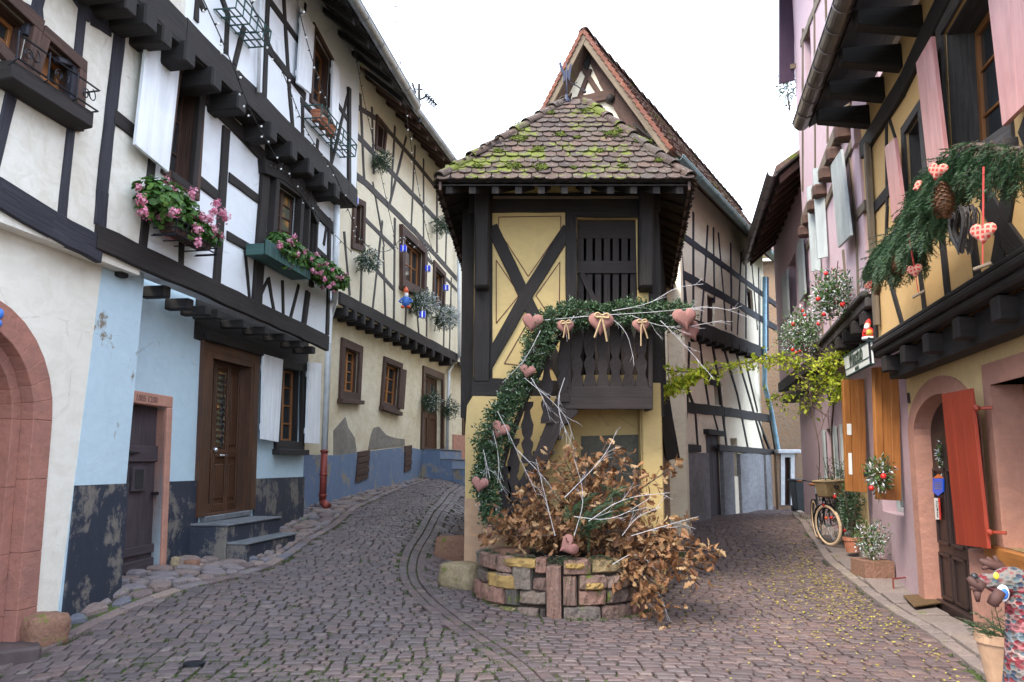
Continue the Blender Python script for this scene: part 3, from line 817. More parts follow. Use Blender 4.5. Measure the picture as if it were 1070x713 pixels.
# upper storey
w2 = [(48, 43), (79, 71), (75, 117), (37, 80)]; w1 = [(-22, -22), (31, 27), (22, 70), (-24, 22)]
HA.window(U1, w2, (M['brown_timber'], M['casement_wood']), fw=.10, fd=.05, depth=.16, nu=2, nv=2, sill=False)
HA.window(U1, w1, (M['brown_timber'], M['casement_wood']), fw=.10, fd=.05, depth=.16, nu=2, nv=2, sill=False)
strip_wall(HA, U1, [(S(U1, 2.5), zj-.2), (S(U1, YA), zj-.2), (S(U1, YA), 8.4), (S(U1, 2.5), 8.4)], M['cream_panel'], 'upper_wall')
tb = [([(128, 20), (108, 200), (106, 236)], .17), ([(88, 4), (78, 110), (66, 228)], .11), ([(13, 100), (-6, 180)], .12), ([(44, -8), (33, 40)], .12),
      ([(78, -8), (96, 18), (117, 31)], .14), ([(-40, 170), (0, 201), (56, 234), (108, 262)], .25, .035), ([(-10, -14), (24, 6), (34, 12)], .09), ([(40, -10), (43, 24)], .1), ([(62, 62), (88, 70)], .05)]
beams(U1, tb, 'timber_frame', M['bluish_timber'], HA.root)
# heavier storey band and eaves above (mostly out of frame)
mb = MB()
for a in range(9):
    y_ = 3+a*.62; mb.box(U1.at(S(U1, y_), 5.92, .12), .18, .5, .2, U1.u, U1.n)
mb.each('joist', M['dark_timber'], HA.root, bevel=.015)
mb = MB(); beam(mb, U2, (S(U2, 2.5), 6.2), (S(U2, YA), 6.18), .36, .03, .12, px=False); mb.build('storey_beam', M['dark_timber'], HA.root)
strip_wall(HA, U2, [(S(U2, 2.5), 6.05), (S(U2, YA), 6.05), (S(U2, YA), 8.75), (S(U2, 2.5), 8.75)], M['cream_panel'], 'top_wall')
# window shelf: a heavy box sill with an iron rail
mb = MB()
A = [U1.hit(-10, 62), U1.hit(84, 137)]
za = U1.hit(40, 98).z; s0, s1 = (A[0]-U1.p0).dot(U1.u), (A[1]-U1.p0).dot(U1.u)-.1
mb.hexa([U1.at(s0, za-.16, 0), U1.at(s1, za-.16, 0), U1.at(s1, za+.02, 0), U1.at(s0, za+.02, 0), U1.at(s0, za-.13, .2), U1.at(s1, za-.13, .2), U1.at(s1, za+.02, .2), U1.at(s0, za+.02, .2)])
mb.build('window_shelf', M['dark_timber'], HA.root, bevel=.01)
ir = MB()
for zz in (.10, .30):
    ir.tube([U1.at(s0, za+zz-.06, .22), U1.at(s1+.02, za+zz-.06, .22), U1.at(s1+.04, za+zz-.06, .02)], .009, 5)
k = s0
while k <= s1+.05:
    ir.tube([U1.at(k, za-.03, .16), U1.at(k, za+.02, .23), U1.at(k, za+.26, .23)], .007, 5)
    if k+.3 < s1+.1:
        pts = []
        for i in range(15):
            t = i/14; a = t*math.pi*3; rr = .055*(1-t*.75)
            pts.append(U1.at(k+.12+rr*math.cos(a), za+.12+rr*math.sin(a), .23))
        ir.tube(pts, .006, 4)
        pts = [U1.at(k+.12+.055*(1-t*.75/14)*math.cos(math.pi+t*.6)+.09, za+.15+.05*math.sin(math.pi+t*.6), .23) for t in range(9)]
        ir.tube(pts, .006, 4)
    k += .36
ir.build('iron_rail', M['iron'], HA.root)

# roof shared geometry helper
def roof_slab(mb, W, s0, s1, z, d, rise, run, th=.12):
    """slab from the eave (distance d out of W, height z) going back"""
    a = [W.at(s0, z, d), W.at(s1, z, d), W.at(s1, z+rise, d-run), W.at(s0, z+rise, d-run)]
    mb.hexa(a+[p+V((0, 0, th)) for p in a])
def soffit(H, W, s0, s1, z0, d, n, mat, rise=.8):
    """rafter ends and boards under the eave"""
    mb = MB(); L = s1-s0
    for i in range(n):
        s = s0+L*(i+.5)/n
        mb.hexa([W.at(s-.05, z0, d), W.at(s+.05, z0, d), W.at(s+.05, z0+rise*d, 0), W.at(s-.05, z0+rise*d, 0), W.at(s-.05, z0+.12, d), W.at(s+.05, z0+.12, d), W.at(s+.05, z0+rise*d+.12, 0), W.at(s-.05, z0+rise*d+.12, 0)])
    return mb.each('rafter', mat, H.root)
def gutter(H, a, b, r=.08, mat=None, nrm=None, ribs=6):
    mb = MB(); A, B = V(a), V(b); n = 10; u = (B-A).normalized()
    w = nrm; vs = []; fs = []
    for e, P in enumerate((A, B)):
        for k in range(n+1):
            t = math.pi*k/n; vs.append(P+w*(r*math.cos(t))-V((0, 0, 1))*(r*math.sin(t)))
        for k in range(n+1):
            t = math.pi*k/n; vs.append(P+w*((r-.008)*math.cos(t))-V((0, 0, 1))*((r-.008)*math.sin(t)))
    m = 2*(n+1)
    for k in range(n):
        fs.append((k, k+1, m+k+1, m+k)); fs.append((n+1+k, n+2+k, m+n+2+k, m+n+1+k))
    for o in (0, m): 
        for k in range(n): fs.append((o+k, o+k+1, o+n+2+k, o+n+1+k))
    fs.append((0, n+1, m+n+1, m)); fs.append((n, 2*n+1, m+2*n+1, m+n))
    mb.add(vs, fs)
    L = (B-A).length
    for i in range(1, ribs):
        c = A.lerp(B, i/ribs)
        pts = [c+w*((r+.004)*math.cos(math.pi*k/8))-V((0, 0, 1))*((r+.004)*math.sin(math.pi*k/8)) for k in range(9)]
        mb.tube(pts, .008, 4)
    mb.tube([A+w*r, B+w*r], .011, 6)
    return mb.build('gutter', mat, H.root, smooth=False)
# white house -----------------------------------------------------
HB = House('half_timbered_house', 'white half-timbered house with pale blue ground floor, tall shutters and pink geraniums', 'house', (-4.3, 11, 0))
rA = House('x', '', '', (0, 0, 0)); bpy.data.objects.remove(rA.root)
zt = 8.95
# ground floor: leaning buttress part in front, recessed part with the doors behind
strip_wall(HB, GP, [(bA[1][0]-.02, -1), (pe[1][0]+.03, -1), (pe[1][0], pe[1][1]), (pe[0][0], pe[0][1]), (pe[0][0], zj-.02), (bA[0][0], zj-.02), (bA[1][0], bA[1][1])], M['blue_wall_peeling'], 'buttress', depth=.55, d=.003)
zp = GP.sz(90, 507)[1]
fb = lambda z: bA[1][0]+(bA[0][0]-bA[1][0])*(z-bA[1][1])/(bA[0][1]-bA[1][1]); fe = lambda z: pe[1][0]+(pe[0][0]-pe[1][0])*(z-pe[1][1])/(pe[0][1]-pe[1][1])
strip_wall(HB, GP, [(bA[1][0], -1), (pe[1][0]+.04, -1), (fe(zp)+.012, zp), (fb(zp), zp)], M['navy_plinth'], 'plinth', depth=.5, d=.022)
DQ = Quad(GD, [(127, 420), (173, 426), (166, 600), (119, 613)]); HB.hole(GD, DQ)
D1 = Quad(GD, [(216, 367), (262, 379), (257, 533), (209, 540)]); HB.hole(GD, D1)
WQ = [(293, 384), (314, 388), (312, 462), (290, 461)]
HB.window(GD, WQ, (M['black_timber'], M['casement_wood']), fw=.14, fd=.05, depth=.14, nu=2, nv=4, casement=.04)
strip_wall(HB, GD, [(S(GD, 8.2), -1), (S(GD, YB), -1), (S(GD, YB), zj-.02), (S(GD, 8.2), zj-.02)], M['blue_wall_peeling'], 'ground_wall')
zq = GD.sz(185, 503)[1]; sq = GD.sz(206, 503)[0]; sr = GD.sz(266, 490)[0]; zr = GD.sz(300, 499)[1]
strip_wall(HB, GD, [(GD.sz(176, 503)[0], -1), (sq+.02, -1), (sq+.02, zq), (GD.sz(176, 503)[0], zq)], M['navy_plinth'], 'plinth', depth=.06, d=.03)
strip_wall(HB, GD, [(sr, -1), (S(GD, YB), -1), (S(GD, YB), zr), (sr, zr)], M['navy_plinth'], 'plinth', depth=.06, d=.03)
# plum plank door
def plank_door(H, W, q, mat, planks=3, d=-.10, name='door'):
    mb = MB()
    for i in range(planks): q.bar(mb, i/planks+.004, 0, (i+1)/planks-.004, 1, d-.04, d+R.uniform(-.003, .003))
    return mb.build(name, mat, H.root, bevel=.005)
dd = plank_door(HB, GD, DQ, M['door_plum'])
mb = MB(); 
for v0, v1 in ((.235, .33), (.82, .87), (.90, .97)): DQ.bar(mb, .0, v0, 1, v1, -.10, -.07)
mb.each('ledge', M['door_plum'], dd, bevel=.006)
mb = MB(); DQ.bar(mb, .42, .36, .72, .50, -.098, -.065); mb.build('hatch_frame', M['door_plum'], dd, bevel=.004)
mb = MB(); DQ.bar(mb, .48, .375, .66, .485, -.064, -.060); mb.build('hatch_pane', M['glass'], dd)
mb = MB(); mb.tube([DQ.q(.0, .285, -.06), DQ.q(.3, .28, -.055), DQ.q(.55, .275, -.06)], [.02, .02, .004], 6); mb.tube([DQ.q(.86, .52, -.05), DQ.q(.98, .52, -.05)], .02, 6); mb.build('hinge', M['iron'], dd)
mb = MB()
DQ.frame_out(mb, .11, -.12, .03, top=.14, bot=.02)
sf = mb.build('stone_surround', M['salmon_stone'], HB.root, bevel=.01)
# carved date over the plum door
def text(W, s, body, px, py, d, size, mat, parent, name='lettering', ext=.003, z_off=0, horiz=None, align='CENTER', rot90=False, mirror=False):
    c = bpy.data.curves.new(name, 'FONT'); c.body = body; c.size = size; c.extrude = ext; c.align_x = align; c.align_y = 'CENTER'
    o = bpy.data.objects.new(name, c); COL.objects.link(o)
    dg = bpy.context.evaluated_depsgraph_get(); dg.update()
    me = bpy.data.meshes.new_from_object(o.evaluated_get(dg)); bpy.data.objects.remove(o)
    me.materials.clear(); me.materials.append(mat)
    p = W.hit(px, py, d) if horiz is None else horiz
    # reading direction: text must read left to right seen from the street
    u = W.u if W.n.cross(W.u).z < 0 else -W.u
    u = u if V((0, 0, 1)).cross(u).dot(W.n) != 0 else u
    X = W.n.cross(V((0, 0, 1)))*-1
    Y = V((0, 0, 1)); Z = W.n
    if rot90: X, Y = Y.copy(), -X
    mt = Matrix(((X.x, Y.x, Z.x, 0), (X.y, Y.y, Z.y, 0), (X.z, Y.z, Z.z, 0), (0, 0, 0, 1)))
    me.transform(mt)
    ob = bpy.data.objects.new(name, me); COL.objects.link(ob)
    w = V((0, 0, 0)); q = parent
    while q is not None: w = w+V(q.location); q = q.parent
    ob.parent = parent; ob.location = p-w
    return ob
simple('carved_shadow', (.20, .10, .085), .95, bumps=0)
text(GD, 0, '1805 1200', 153.5, 417, .032, .10, M['carved_shadow'], sf, name='carved_date')
# carved double door with deep timber frame
mb = MB(); D1.frame_out(mb, .17, -.04, .06, top=.12, bot=.0); D1.ring(mb, .08, -0.180, .055, bot=.02)
df = mb.build('door_frame', M['door_brown'], HB.root, bevel=.01)
mb = MB(); D1.bar(mb, -.14, -.11, 1.14, -.055, .06, .12); mb.build('door_lintel', M['black_timber'], df, bevel=.01)
mb = MB()
for a, b in ((.08, .36), (.37, .66), (.67, .92)):
    D1.bar(mb, a, .03, b, 1, -0.140, -0.115)
    q0 = b-a
    for c0, c1 in ((a, a+.035), (b-.035, b)): D1.bar(mb, c0, .03, c1, 1, -0.115, -0.095)
    for v0, v1 in ((.03, .08), (.60, .65), (.94, 1)): D1.bar(mb, a+.035, v0, b-.035, v1, -0.115, -0.096)
    D1.bar(mb, a+.055, .69, b-.055, .91, -0.115, -0.102)
    if a > .6:
        D1.bar(mb, a+.055, .1, b-.055, .57, -0.115, -0.102)
drr = mb.build('door', M['door_brown'], HB.root, bevel=.006)
mb = MB()
for a, b in ((.08, .36), (.37, .66)): D1.bar(mb, a+.06, .10, b-.06, .58, -0.114, -0.108)
dgl = mb.build('door_glass', M['amber_glass'], drr)
mb = MB()
for a, b in ((.08, .36), (.37, .66)):
    for k in range(13): v = .11+k*.037; D1.bar(mb, a+.055, v, b-.055, v+.014, -0.108, -0.096)
mb.build('louvre', M['door_brown'], drr)
ir = MB()
for k in range(6):
    for sg in (-1, 1):
        pts = [D1.q(.515+sg*.055*math.sin(t*.55)*(1-.08*k), .13+k*.075+t*.0085, -0.085) for t in range(10)]
        ir.tube(pts, .007, 4)
ir.tube([D1.q(.515, .11, -0.085), D1.q(.515, .58, -0.085)], .006, 4); ir.build('iron_grille', M['iron'], drr)
mb = MB(); p0, p1 = D1.q(.47, .635, -0.070), D1.q(.60, .635, -0.070); mb.tube([p0, p1], .012, 6); mb.ball(D1.q(.365, .60, -0.070), .03); mb.build('handle', M['silver'], drr, smooth=True)
# steps
def steps_block(H, W, s0, s1, ztop, zbot, n, run, mat, d0=.0, top_mat=None, first=.45, side=None):
    h = (ztop-zbot)/n; d = d0
    for i in range(n):
        z1 = ztop-h*i; dd_ = first if i == 0 else run
        mb = MB(); e = .0 if i == 0 else .03
        ex0, ex1 = (0, 0) if side is None else (side[0]*i, side[1]*i)
        mb.hexa([W.at(s0-ex0, -.5, -.02 if i == 0 else d), W.at(s1+ex1, -.5, -.02 if i == 0 else d), W.at(s1+ex1, z1, -.02 if i == 0 else d), W.at(s0-ex0, z1, -.02 if i == 0 else d), W.at(s0-ex0, -.5, d+dd_), W.at(s1+ex1, -.5, d+dd_), W.at(s1+ex1, z1, d+dd_), W.at(s0-ex0, z1, d+dd_)])
        st = mb.build('step', mat, H.root, bevel=.012)
        mb = MB()
        mb.hexa([W.at(s0-ex0-.012, z1+.001, -.02 if i == 0 else d), W.at(s1+ex1+.012, z1+.001, -.02 if i == 0 else d), W.at(s1+ex1+.012, z1+.03, -.02 if i == 0 else d), W.at(s0-ex0-.012, z1+.03, -.02 if i == 0 else d), W.at(s0-ex0-.012, z1+.001, d+dd_+.02), W.at(s1+ex1+.012, z1+.001, d+dd_+.02), W.at(s1+ex1+.012, z1+.03, d+dd_+.02), W.at(s0-ex0-.012, z1+.03, d+dd_+.02)])
        mb.build('tread', top_mat or M['step_stone'], st, bevel=.01)
        d += dd_
zs1 = GD.sz(235, 540)[1]
mb = MB(); D1.bar(mb, .0, 1.0, 1.0, 1.035, -.3, .08); mb.build('threshold', M['step_stone'], df, bevel=.01)
ss0, ss1 = GD.sz(205, 540)[0], GD.sz(270, 530)[0]
zst = GD.hit(235, 555, .3).z
steps_block(HB, GD, S(GD, 10.42), S(GD, 12.0), .84, .40, 2, .26, M['navy_plinth'], first=.50, side=(-.02, -.05))
# timber zone over the door and window (lintel band)
tb = [([(198, 352), (348, 381)], .16, .03)]
mb = MB()
a0, a1 = GD.sz(203, 340), GD.sz(345, 372)
mb.hexa([GD.at(a0[0], 3.16, -.01), GD.at(S(GD, YB), 3.16, -.01), GD.at(S(GD, YB), 3.72, -.01), GD.at(a0[0], 3.72, -.01), GD.at(a0[0], 3.16, .02), GD.at(S(GD, YB), 3.16, .02), GD.at(S(GD, YB), 3.72, .02), GD.at(a0[0], 3.72, .02)])
mb.build('lintel_band', M['black_timber'], HB.root, bevel=.01)
shutter(GD, [(274.5, 370), (295, 376), (290, 462), (272.5, 459)], .09, M['white_paint'], HB.root, planks=2)
shutter(GD, [(322, 378), (335, 380), (333, 464), (319, 463)], .09, M['white_paint'], HB.root, planks=2)
# upper storey
HB.window(U1, [(187, 74), (208, 98), (201, 199), (174, 177)], (M['brown_timber'], M['brown_timber']), fw=.09, fd=.04, depth=.2, nu=2, nv=3, sill=False)
HB.window(U1, [(286, 191), (309, 207), (306, 256), (282, 249)], (M['dark_timber'], M['brown_timber']), fw=.12, fd=.10, depth=.06, nu=2, nv=4, sill=False, pane_mat=M['amber_glass'], casement=.03, name='oriel_window')
HB.window(U1, [(319, 214), (326, 219), (324, 266), (317, 262)], (M['dark_timber'], M['brown_timber']), fw=.06, fd=.10, depth=.10, nu=1, nv=1, sill=False)
z2 = 5.94
strip_wall(HB, U1, [(S(U1, YA), zj-.1), (S(U1, YB-.15), zj-.1), (S(U1, YB-.15), z2+.1), (S(U1, YA), z2+.1)], M['white_panel'], 'upper_wall')
tb = [([(103, 247), (223, 302), (344, 359)], .24, .05), ([(133, 17), (200, 84), (278, 165), (350, 240)], .19, .03),
      ([(160, 168), (150, 262)], .13), ([(238, 134), (232, 230), (227, 303)], .17, .03), ([(205, 186), (236, 211)], .15), ([(240, 185), (272, 209)], .13),
      ([(238, 246), (270, 264)], .12), ([(280, 168), (275, 240), (270, 318)], .24, .05), ([(257, 262), (262, 316)], .06), ([(120, 121), (142, 138)], .15),
      ([(191, 249), (190, 282)], .10), ([(281, 290), (288, 330)], .08), ([(296, 293), (297, 336)], .07), ([(313, 298), (303, 338)], .08), ([(323, 305), (318, 345)], .13, .04),
      ([(345, 228), (344, 316), (343, 350)], .11, .03), ([(343, 229), (339, 256)], .06), ([(329, 258), (344, 272)], .09), ([(213, 96), (204, 200)], .10, .045),
      ([(270, 316), (277, 300), (281, 292)], .06), ([(205, 200), (180, 182)], .09, .045), ([(330, 218), (327, 300)], .12, .05)]
beams(U1, tb, 'timber_frame', M['dark_timber'], HB.root)
# carved lintel over the leaded window
mb = MB()
pts = [(277, 166), (300, 173), (318, 188), (331, 210), (335, 228), (333, 236), (327, 222), (314, 203), (298, 190), (278, 181)]
mb.prism([U1.hit(*p, .11) for p in pts], -U1.n*.12); cl = mb.build('carved_lintel', M['black_timber'], HB.root, bevel=.01)
mb = MB()
for i in range(13):
    t = i/12; x_ = 283+t*47; y_ = 174+t*8+t*t*40; mb.ball(U1.hit(x_, y_, .115), .022, .022, .022, 6, 4)
mb.build('carving', M['grey_timber'], cl, smooth=True)
shutter(U1, [(153, 33), (186.5, 71.5), (175, 180), (140, 151)], .10, M['white_paint'], HB.root, planks=3, battens=False, label='white shutter opened flat beside the tall window')
# jetty joist ends low
mb = MB()
for (x_, y_) in ((217, 325), (229, 329), (256, 339), (278, 346), (298, 353), (315, 360), (327, 366)):
    p = U1.hit(x_, y_, .0); mb.box(p-U1.n*.15, .13, .34, .11, U1.u, U1.n)
for (x_, y_) in ((136, 283), (180, 305), (204, 318)):
    p = U1.hit(x_, y_, -.02); mb.box(p-U1.n*.2, .13, .3, .13, U1.u, U1.n)
mb.each('joist', M['black_timber'], HB.root, bevel=.012)
# second jetty
mb = MB()
for (x_, y_) in ((116, -12), (155, 22), (196, 56), (224, 85), (250, 113), (283, 148), (305, 164), (323, 181), (338, 197), (350, 212)):
    p = U2.hit(x_, y_, .06)
    up = V((0, 0, 1)); c = p
    c = U2.p0+U2.u*((p-U2.p0).dot(U2.u))-U2.n*.12+up*5.66 if False else c
    w_ = .11
    c = U2.p0+U2.u*((p-U2.p0).dot(U2.u))-U2.n*.16+V((0, 0, 5.925))
    q = [c-U2.u*w_-U2.n*.30, c+U2.u*w_-U2.n*.30, c+U2.u*w_+U2.n*.26, c-U2.u*w_+U2.n*.26]
    mb.hexa([q[0]-up*.13, q[1]-up*.13, q[2]-up*.11, q[3]-up*.11, q[0]+up*.13, q[1]+up*.13, q[2]+up*.13, q[3]+up*.13])
mb.each('bracket', M['black_timber'], HB.root, bevel=.02)
st = U2
HB.window(U2, [(328, 32), (345, 63), (342, 119), (325, 103)], (M['brown_timber'], M['casement_wood']), fw=.08, fd=.04, depth=.15, nu=2, nv=3, sill=False)
strip_wall(HB, U2, [(S(U2, YA), 6.08), (S(U2, YB), 6.08), (S(U2, YB), zt), (S(U2, YA), zt)], M['white_panel'], 'top_wall')
for H_, ya_, yb_ in ((HA, 2.5, YA-.003), (HB, YA+.003, YB-.02)):
    mb = MB(); q0, q1 = S(U1, ya_), S(U1, yb_); mb.hexa([U1.at(q0, 6.02, -.3), U1.at(q1, 6.02, -.3), U1.at(q1, 6.12, -.3), U1.at(q0, 6.12, -.3), U1.at(q0, 6.02, .30), U1.at(q1, 6.02, .30), U1.at(q1, 6.12, .30), U1.at(q0, 6.12, .30)]); mb.build('jetty_boards', M['black_timber'], H_.root)
    mb = MB(); q0, q1 = S(U2, ya_), S(U2, yb_); beam(mb, U2, (q0, 6.20), (q1, 6.20), .33, .035, .07, px=False); mb.build('storey_sill', M['dark_timber'], H_.root)
tb = [([(208, -6), (206, 22)], .09), ([(239, 18), (237, 56)], .10), ([(256, 28), (246, 68)], .10), ([(281, -6), (277, 106)], .12),
      ([(297, -4), (303, 92), (308, 146)], .10), ([(317, 104), (317, 152)], .10), ([(333, 146), (331, 172)], .09), ([(347, 124), (347, 190)], .09), ([(366, 92), (366, 205)], .13, .04),
      ([(282, 0), (312, 42)], .11), ([(279, 48), (320, 101)], .13), ([(353, 108), (367, 130)], .10), ([(364, 100), (347, 172)], .08), ([(200, -20), (214, 10)], .1), ([(320, 4), (312, 90)], .06), ([(315, 104), (350, 142)], .09), ([(230, -10), (241, 20)], .1)]
beams(U2, tb, 'timber_frame', M['dark_timber'], HB.root)
shutter(U2, [(315, 8), (328, 28), (324, 98), (310, 87)], .08, M['white_paint'], HB.root, planks=2)
shutter(U2, [(347, 63), (354.5, 74), (352, 137), (345.5, 123)], .08, M['white_paint'], HB.root, planks=2)
mb = MB(); a = U2.hit(272, -2, .06); b = U2.hit(270, 97, .06); mb.tube([a+V((0, 0, 1)), a, b], .025, 8); mb.build('downpipe', M['white_pipe'], HB.root, smooth=True)
# roof, both left houses
GZ = at(380, 27, 1); 
gA = kwall(-3.85, .14, 1)
zg = gA.sz(380, 27)[1]
for (H, y0, y1) in ((HA, 2.5, YA-.004), (HB, YA+.004, YB+.5)):
    mb = MB(); roof_slab(mb, gA, S(gA, y0), S(gA, y1), zg+.03, .02, 4.6, 5.6); mb.build('roof', M['old_tiles'], H.root)
    mb = MB(); q0, q1 = S(gA, y0), S(gA, y1)
    mb.hexa([gA.at(q0, zg-.02, -.02), gA.at(q1, zg-.02, -.02), gA.at(q1, zg+.02+.6, -.75), gA.at(q0, zg+.02+.6, -.75), gA.at(q0, zg+.02, -.02), gA.at(q1, zg+.02, -.02), gA.at(q1, zg+.02+.64, -.75), gA.at(q0, zg+.02+.64, -.75)])
    mb.build('soffit', M['black_timber'], H.root)
    gutter(H, gA.at(q0, zg+.05, .06), gA.at(q1, zg+.05, .06), .085, M['zinc'], gA.n, ribs=8)
mb = MB()
for i in range(9):
    s_ = S(gA, 8.6+i*.68); mb.hexa([gA.at(s_-.05, zg-.13, -.06), gA.at(s_+.05, zg-.13, -.06), gA.at(s_+.05, zg+.5, -.8), gA.at(s_-.05, zg+.5, -.8), gA.at(s_-.05, zg-.02, -.06), gA.at(s_+.05, zg-.02, -.06), gA.at(s_+.05, zg+.6, -.8), gA.at(s_-.05, zg+.6, -.8)])
mb.each('rafter', M['black_timber'], HB.root)
# end gable wall facing the far side
mb = MB(); mb.hexa([GD.at(S(GD, YB)-.03, 0, -6), GD.at(S(GD, YB)-.3, 0, -6), GD.at(S(GD, YB)-.3, 12, -6), GD.at(S(GD, YB)-.03, 12, -6), GD.at(S(GD, YB)-.03, 0, -.32), GD.at(S(GD, YB)-.3, 0, -.32), GD.at(S(GD, YB)-.3, 9.2, -.32), GD.at(S(GD, YB)-.03, 9.2, -.32)])
mb.build('side_wall', M['white_panel'], HB.root)
# downpipe between white and yellow houses
mb = MB()
P = [U1.hit(352, 215, .12), U1.hit(350, 312, .12), GD.hit(347, 324, .12), GD.hit(344, 335, .10), GD.hit(339, 470, .10)]
mb.tube(P, .055, 10); mb.build('downpipe', M['white_pipe'], HB.root, smooth=True)
mb = MB(); P = [GD.hit(339, 470, .10), GD.hit(337, 524, .10)]; mb.tube(P, .062, 10); mb.tube([P[1], P[1]+V((.12, -.05, -.1))], .07, 8)
for v in (.05, .5, .9): mb.tube([P[0].lerp(P[1], v), P[0].lerp(P[1], v)+V((0, 0, .03))], .075, 10)
mb.build('downpipe_shoe', M['red_pipe'], HB.root, smooth=True)

# ---- yellow house (further on the left)
L2g = kwall(-6.6, .2, 1); L2u = kwall(-6.3, .2, 1)
HC = House('half_timbered_house', 'pale yellow half-timbered house with a blue painted plinth, seen beyond the white house', 'house', (-2.8, 19, 0))
YC0, YC1 = 13.95, 24.3
zc = L2u.sz(420, 346)[1]; zct = L2u.sz(440, 152)[1]+.25
print('L2 jetty z', zc, 'top', zct, 'at ends', L2u.sz(358, 312), L2u.sz(475, 372), L2u.sz(404, 120), L2u.sz(466, 168))
HC.window(L2g, [(359, 363), (374, 369), (372, 411), (357, 409)], (M['brown_timber'], M['orange_wood']), fw=.17, fd=.05, depth=.10, nu=2, nv=4, casement=.05)
HC.window(L2g, [(402, 379), (417, 385), (414, 425), (399, 420)], (M['brown_timber'], M['orange_wood']), fw=.13, fd=.05, depth=.10, nu=2, nv=3, casement=.05)
DC = Quad(L2g, [(443, 390), (461, 397), (461, 474), (441, 470)]); HC.hole(L2g, DC)
strip_wall(HC, L2g, [(S(L2g, YC0), -.5), (S(L2g, YC1), -.5), (S(L2g, YC1), zc+.1), (S(L2g, YC0), zc+.1)], M['yellow_wall'], 'ground_wall')
# plank shutter next to the second window
q = Quad(L2g, [(418, 385), (424, 387), (421, 428), (415, 426)], .05); mb = MB(); q.bar(mb, 0, 0, 1, 1, 0, .03); mb.build('window_board', M['brown_timber'], HC.root)
mb = MB(); DC.frame_out(mb, .16, -.03, .05, top=.18, bot=0); cf = mb.build('door_frame', M['door_brown'], HC.root, bevel=.01)
mb = MB()
for a, b in ((.02, .49), (.51, .98)):
    DC.bar(mb, a, 0, b, 1, -.16, -.13)
    for v0, v1 in ((0, .06), (.5, .56), (.94, 1)): DC.bar(mb, a, v0, b, v1, -.13, -.11)
    for c0, c1 in ((a, a+.07), (b-.07, b)): DC.bar(mb, c0, .06, c1, .94, -.13, -.112)
cdo = mb.build('door', M['door_brown'], HC.root, bevel=.005)
mb = MB(); [DC.bar(mb, a+.1, .09, b-.1, .46, -.128, -.122) for a, b in ((.02, .49), (.51, .98))]; mb.build('door_glass', M['glass'], cdo)
# plinth
zpl = [L2g.sz(351, 476), L2g.sz(423, 467)]
sC = [S(L2g, YC0), L2g.sz(371, 500)[0], L2g.sz(386, 500)[0], L2g.sz(439, 480)[0]]
strip_wall(HC, L2g, [(sC[0], -.5), (L2g.sz(455, 480)[0], -.5), (L2g.sz(455, 480)[0], zpl[1][1]-.25), (L2g.sz(440, 480)[0], zpl[1][1]-.05), zpl[1], zpl[0], (sC[0], zpl[0][1])], M['blue_plinth'], 'plinth', depth=.04, d=.025)
for pp in ([(349, 477), (349, 450), (355, 443), (361, 436), (364, 447), (371, 458), (373, 474)], [(385, 470), (388, 454), (391, 447), (396, 446), (404, 455), (414, 458), (423, 459), (423, 466)]):
    mb = MB(); mb.prism([L2g.hit(*p, .012) for p in pp], -L2g.n*.03); mb.build('bare_patch', M['rough_render'], HC.root)
for pts in ([(374, 472), (386, 470), (384, 500), (371, 505)], [(423, 466), (430, 465), (429, 491), (422, 494)]):
    q = Quad(L2g, pts, .03); mb = MB()
    for k in range(5): q.bar(mb, 0, k/5+.01, 1, (k+1)/5-.01, -.02, .02+.008*(k % 2))
    q.bar(mb, .03, .02, .97, .98, -.02, .005)
    mb.build('cellar_vent', M['brown_timber'], HC.root, bevel=.004)
steps_block(HC, L2g, DC.c[3].dot(L2g.u)-L2g.p0.dot(L2g.u)-.05, DC.c[2].dot(L2g.u)-L2g.p0.dot(L2g.u)+.3, L2g.sz(450, 471)[1], 1.2, 3, .32, M['blue_plinth'], first=.5, side=(0, .3))
for k, p in enumerate((L2u.hit(480, 378, -.05),)):
    pass
# jetty
mb = MB(); beam(mb, L2u, (356, 311), (420, 344), .24, .05, .12); beam(mb, L2u, (420, 344), (478, 374), .24, .05, .12); mb.build('jetty_beam', M['dark_timber'], HC.root)
mb = MB()
for i in range(13):
    t = i/12; p = L2u.hit(362+t*109, 326+t*52, .04); mb.box(p-L2u.n*.18, .17, .4, .22, L2u.u, L2u.n)
mb.each('joist', M['black_timber'], HC.root, bevel=.03)
HC.window(L2u, [(370.5, 212), (378, 216), (377, 257), (369, 254)], (M['brown_timber'], M['brown_timber']), fw=.12, fd=.05, depth=.12, nu=1, nv=2, sill=False)
HC.window(L2u, [(420, 246), (441, 265), (440, 303), (420, 292)], (M['brown_timber'], M['orange_wood']), fw=.20, fd=.09, depth=.12, nu=3, nv=2, sill=True)
HC.window(L2u, [(454, 279), (463, 289), (462, 322), (453, 314)], (M['brown_timber'], M['orange_wood']), fw=.14, fd=.05, depth=.12, nu=2, nv=1, sill=False)
HC.window(L2u, [(394, 126), (402, 135), (400, 157), (393, 152)], (M['brown_timber'], M['brown_timber']), fw=.10, fd=.04, depth=.15, nu=1, nv=2, sill=False)
strip_wall(HC, L2u, [(S(L2u, YC0), zc-.1), (S(L2u, YC1), zc-.1), (S(L2u, YC1), zct+.6), (S(L2u, YC0), zct+.6)], M['yellow_panel'], 'upper_wall')
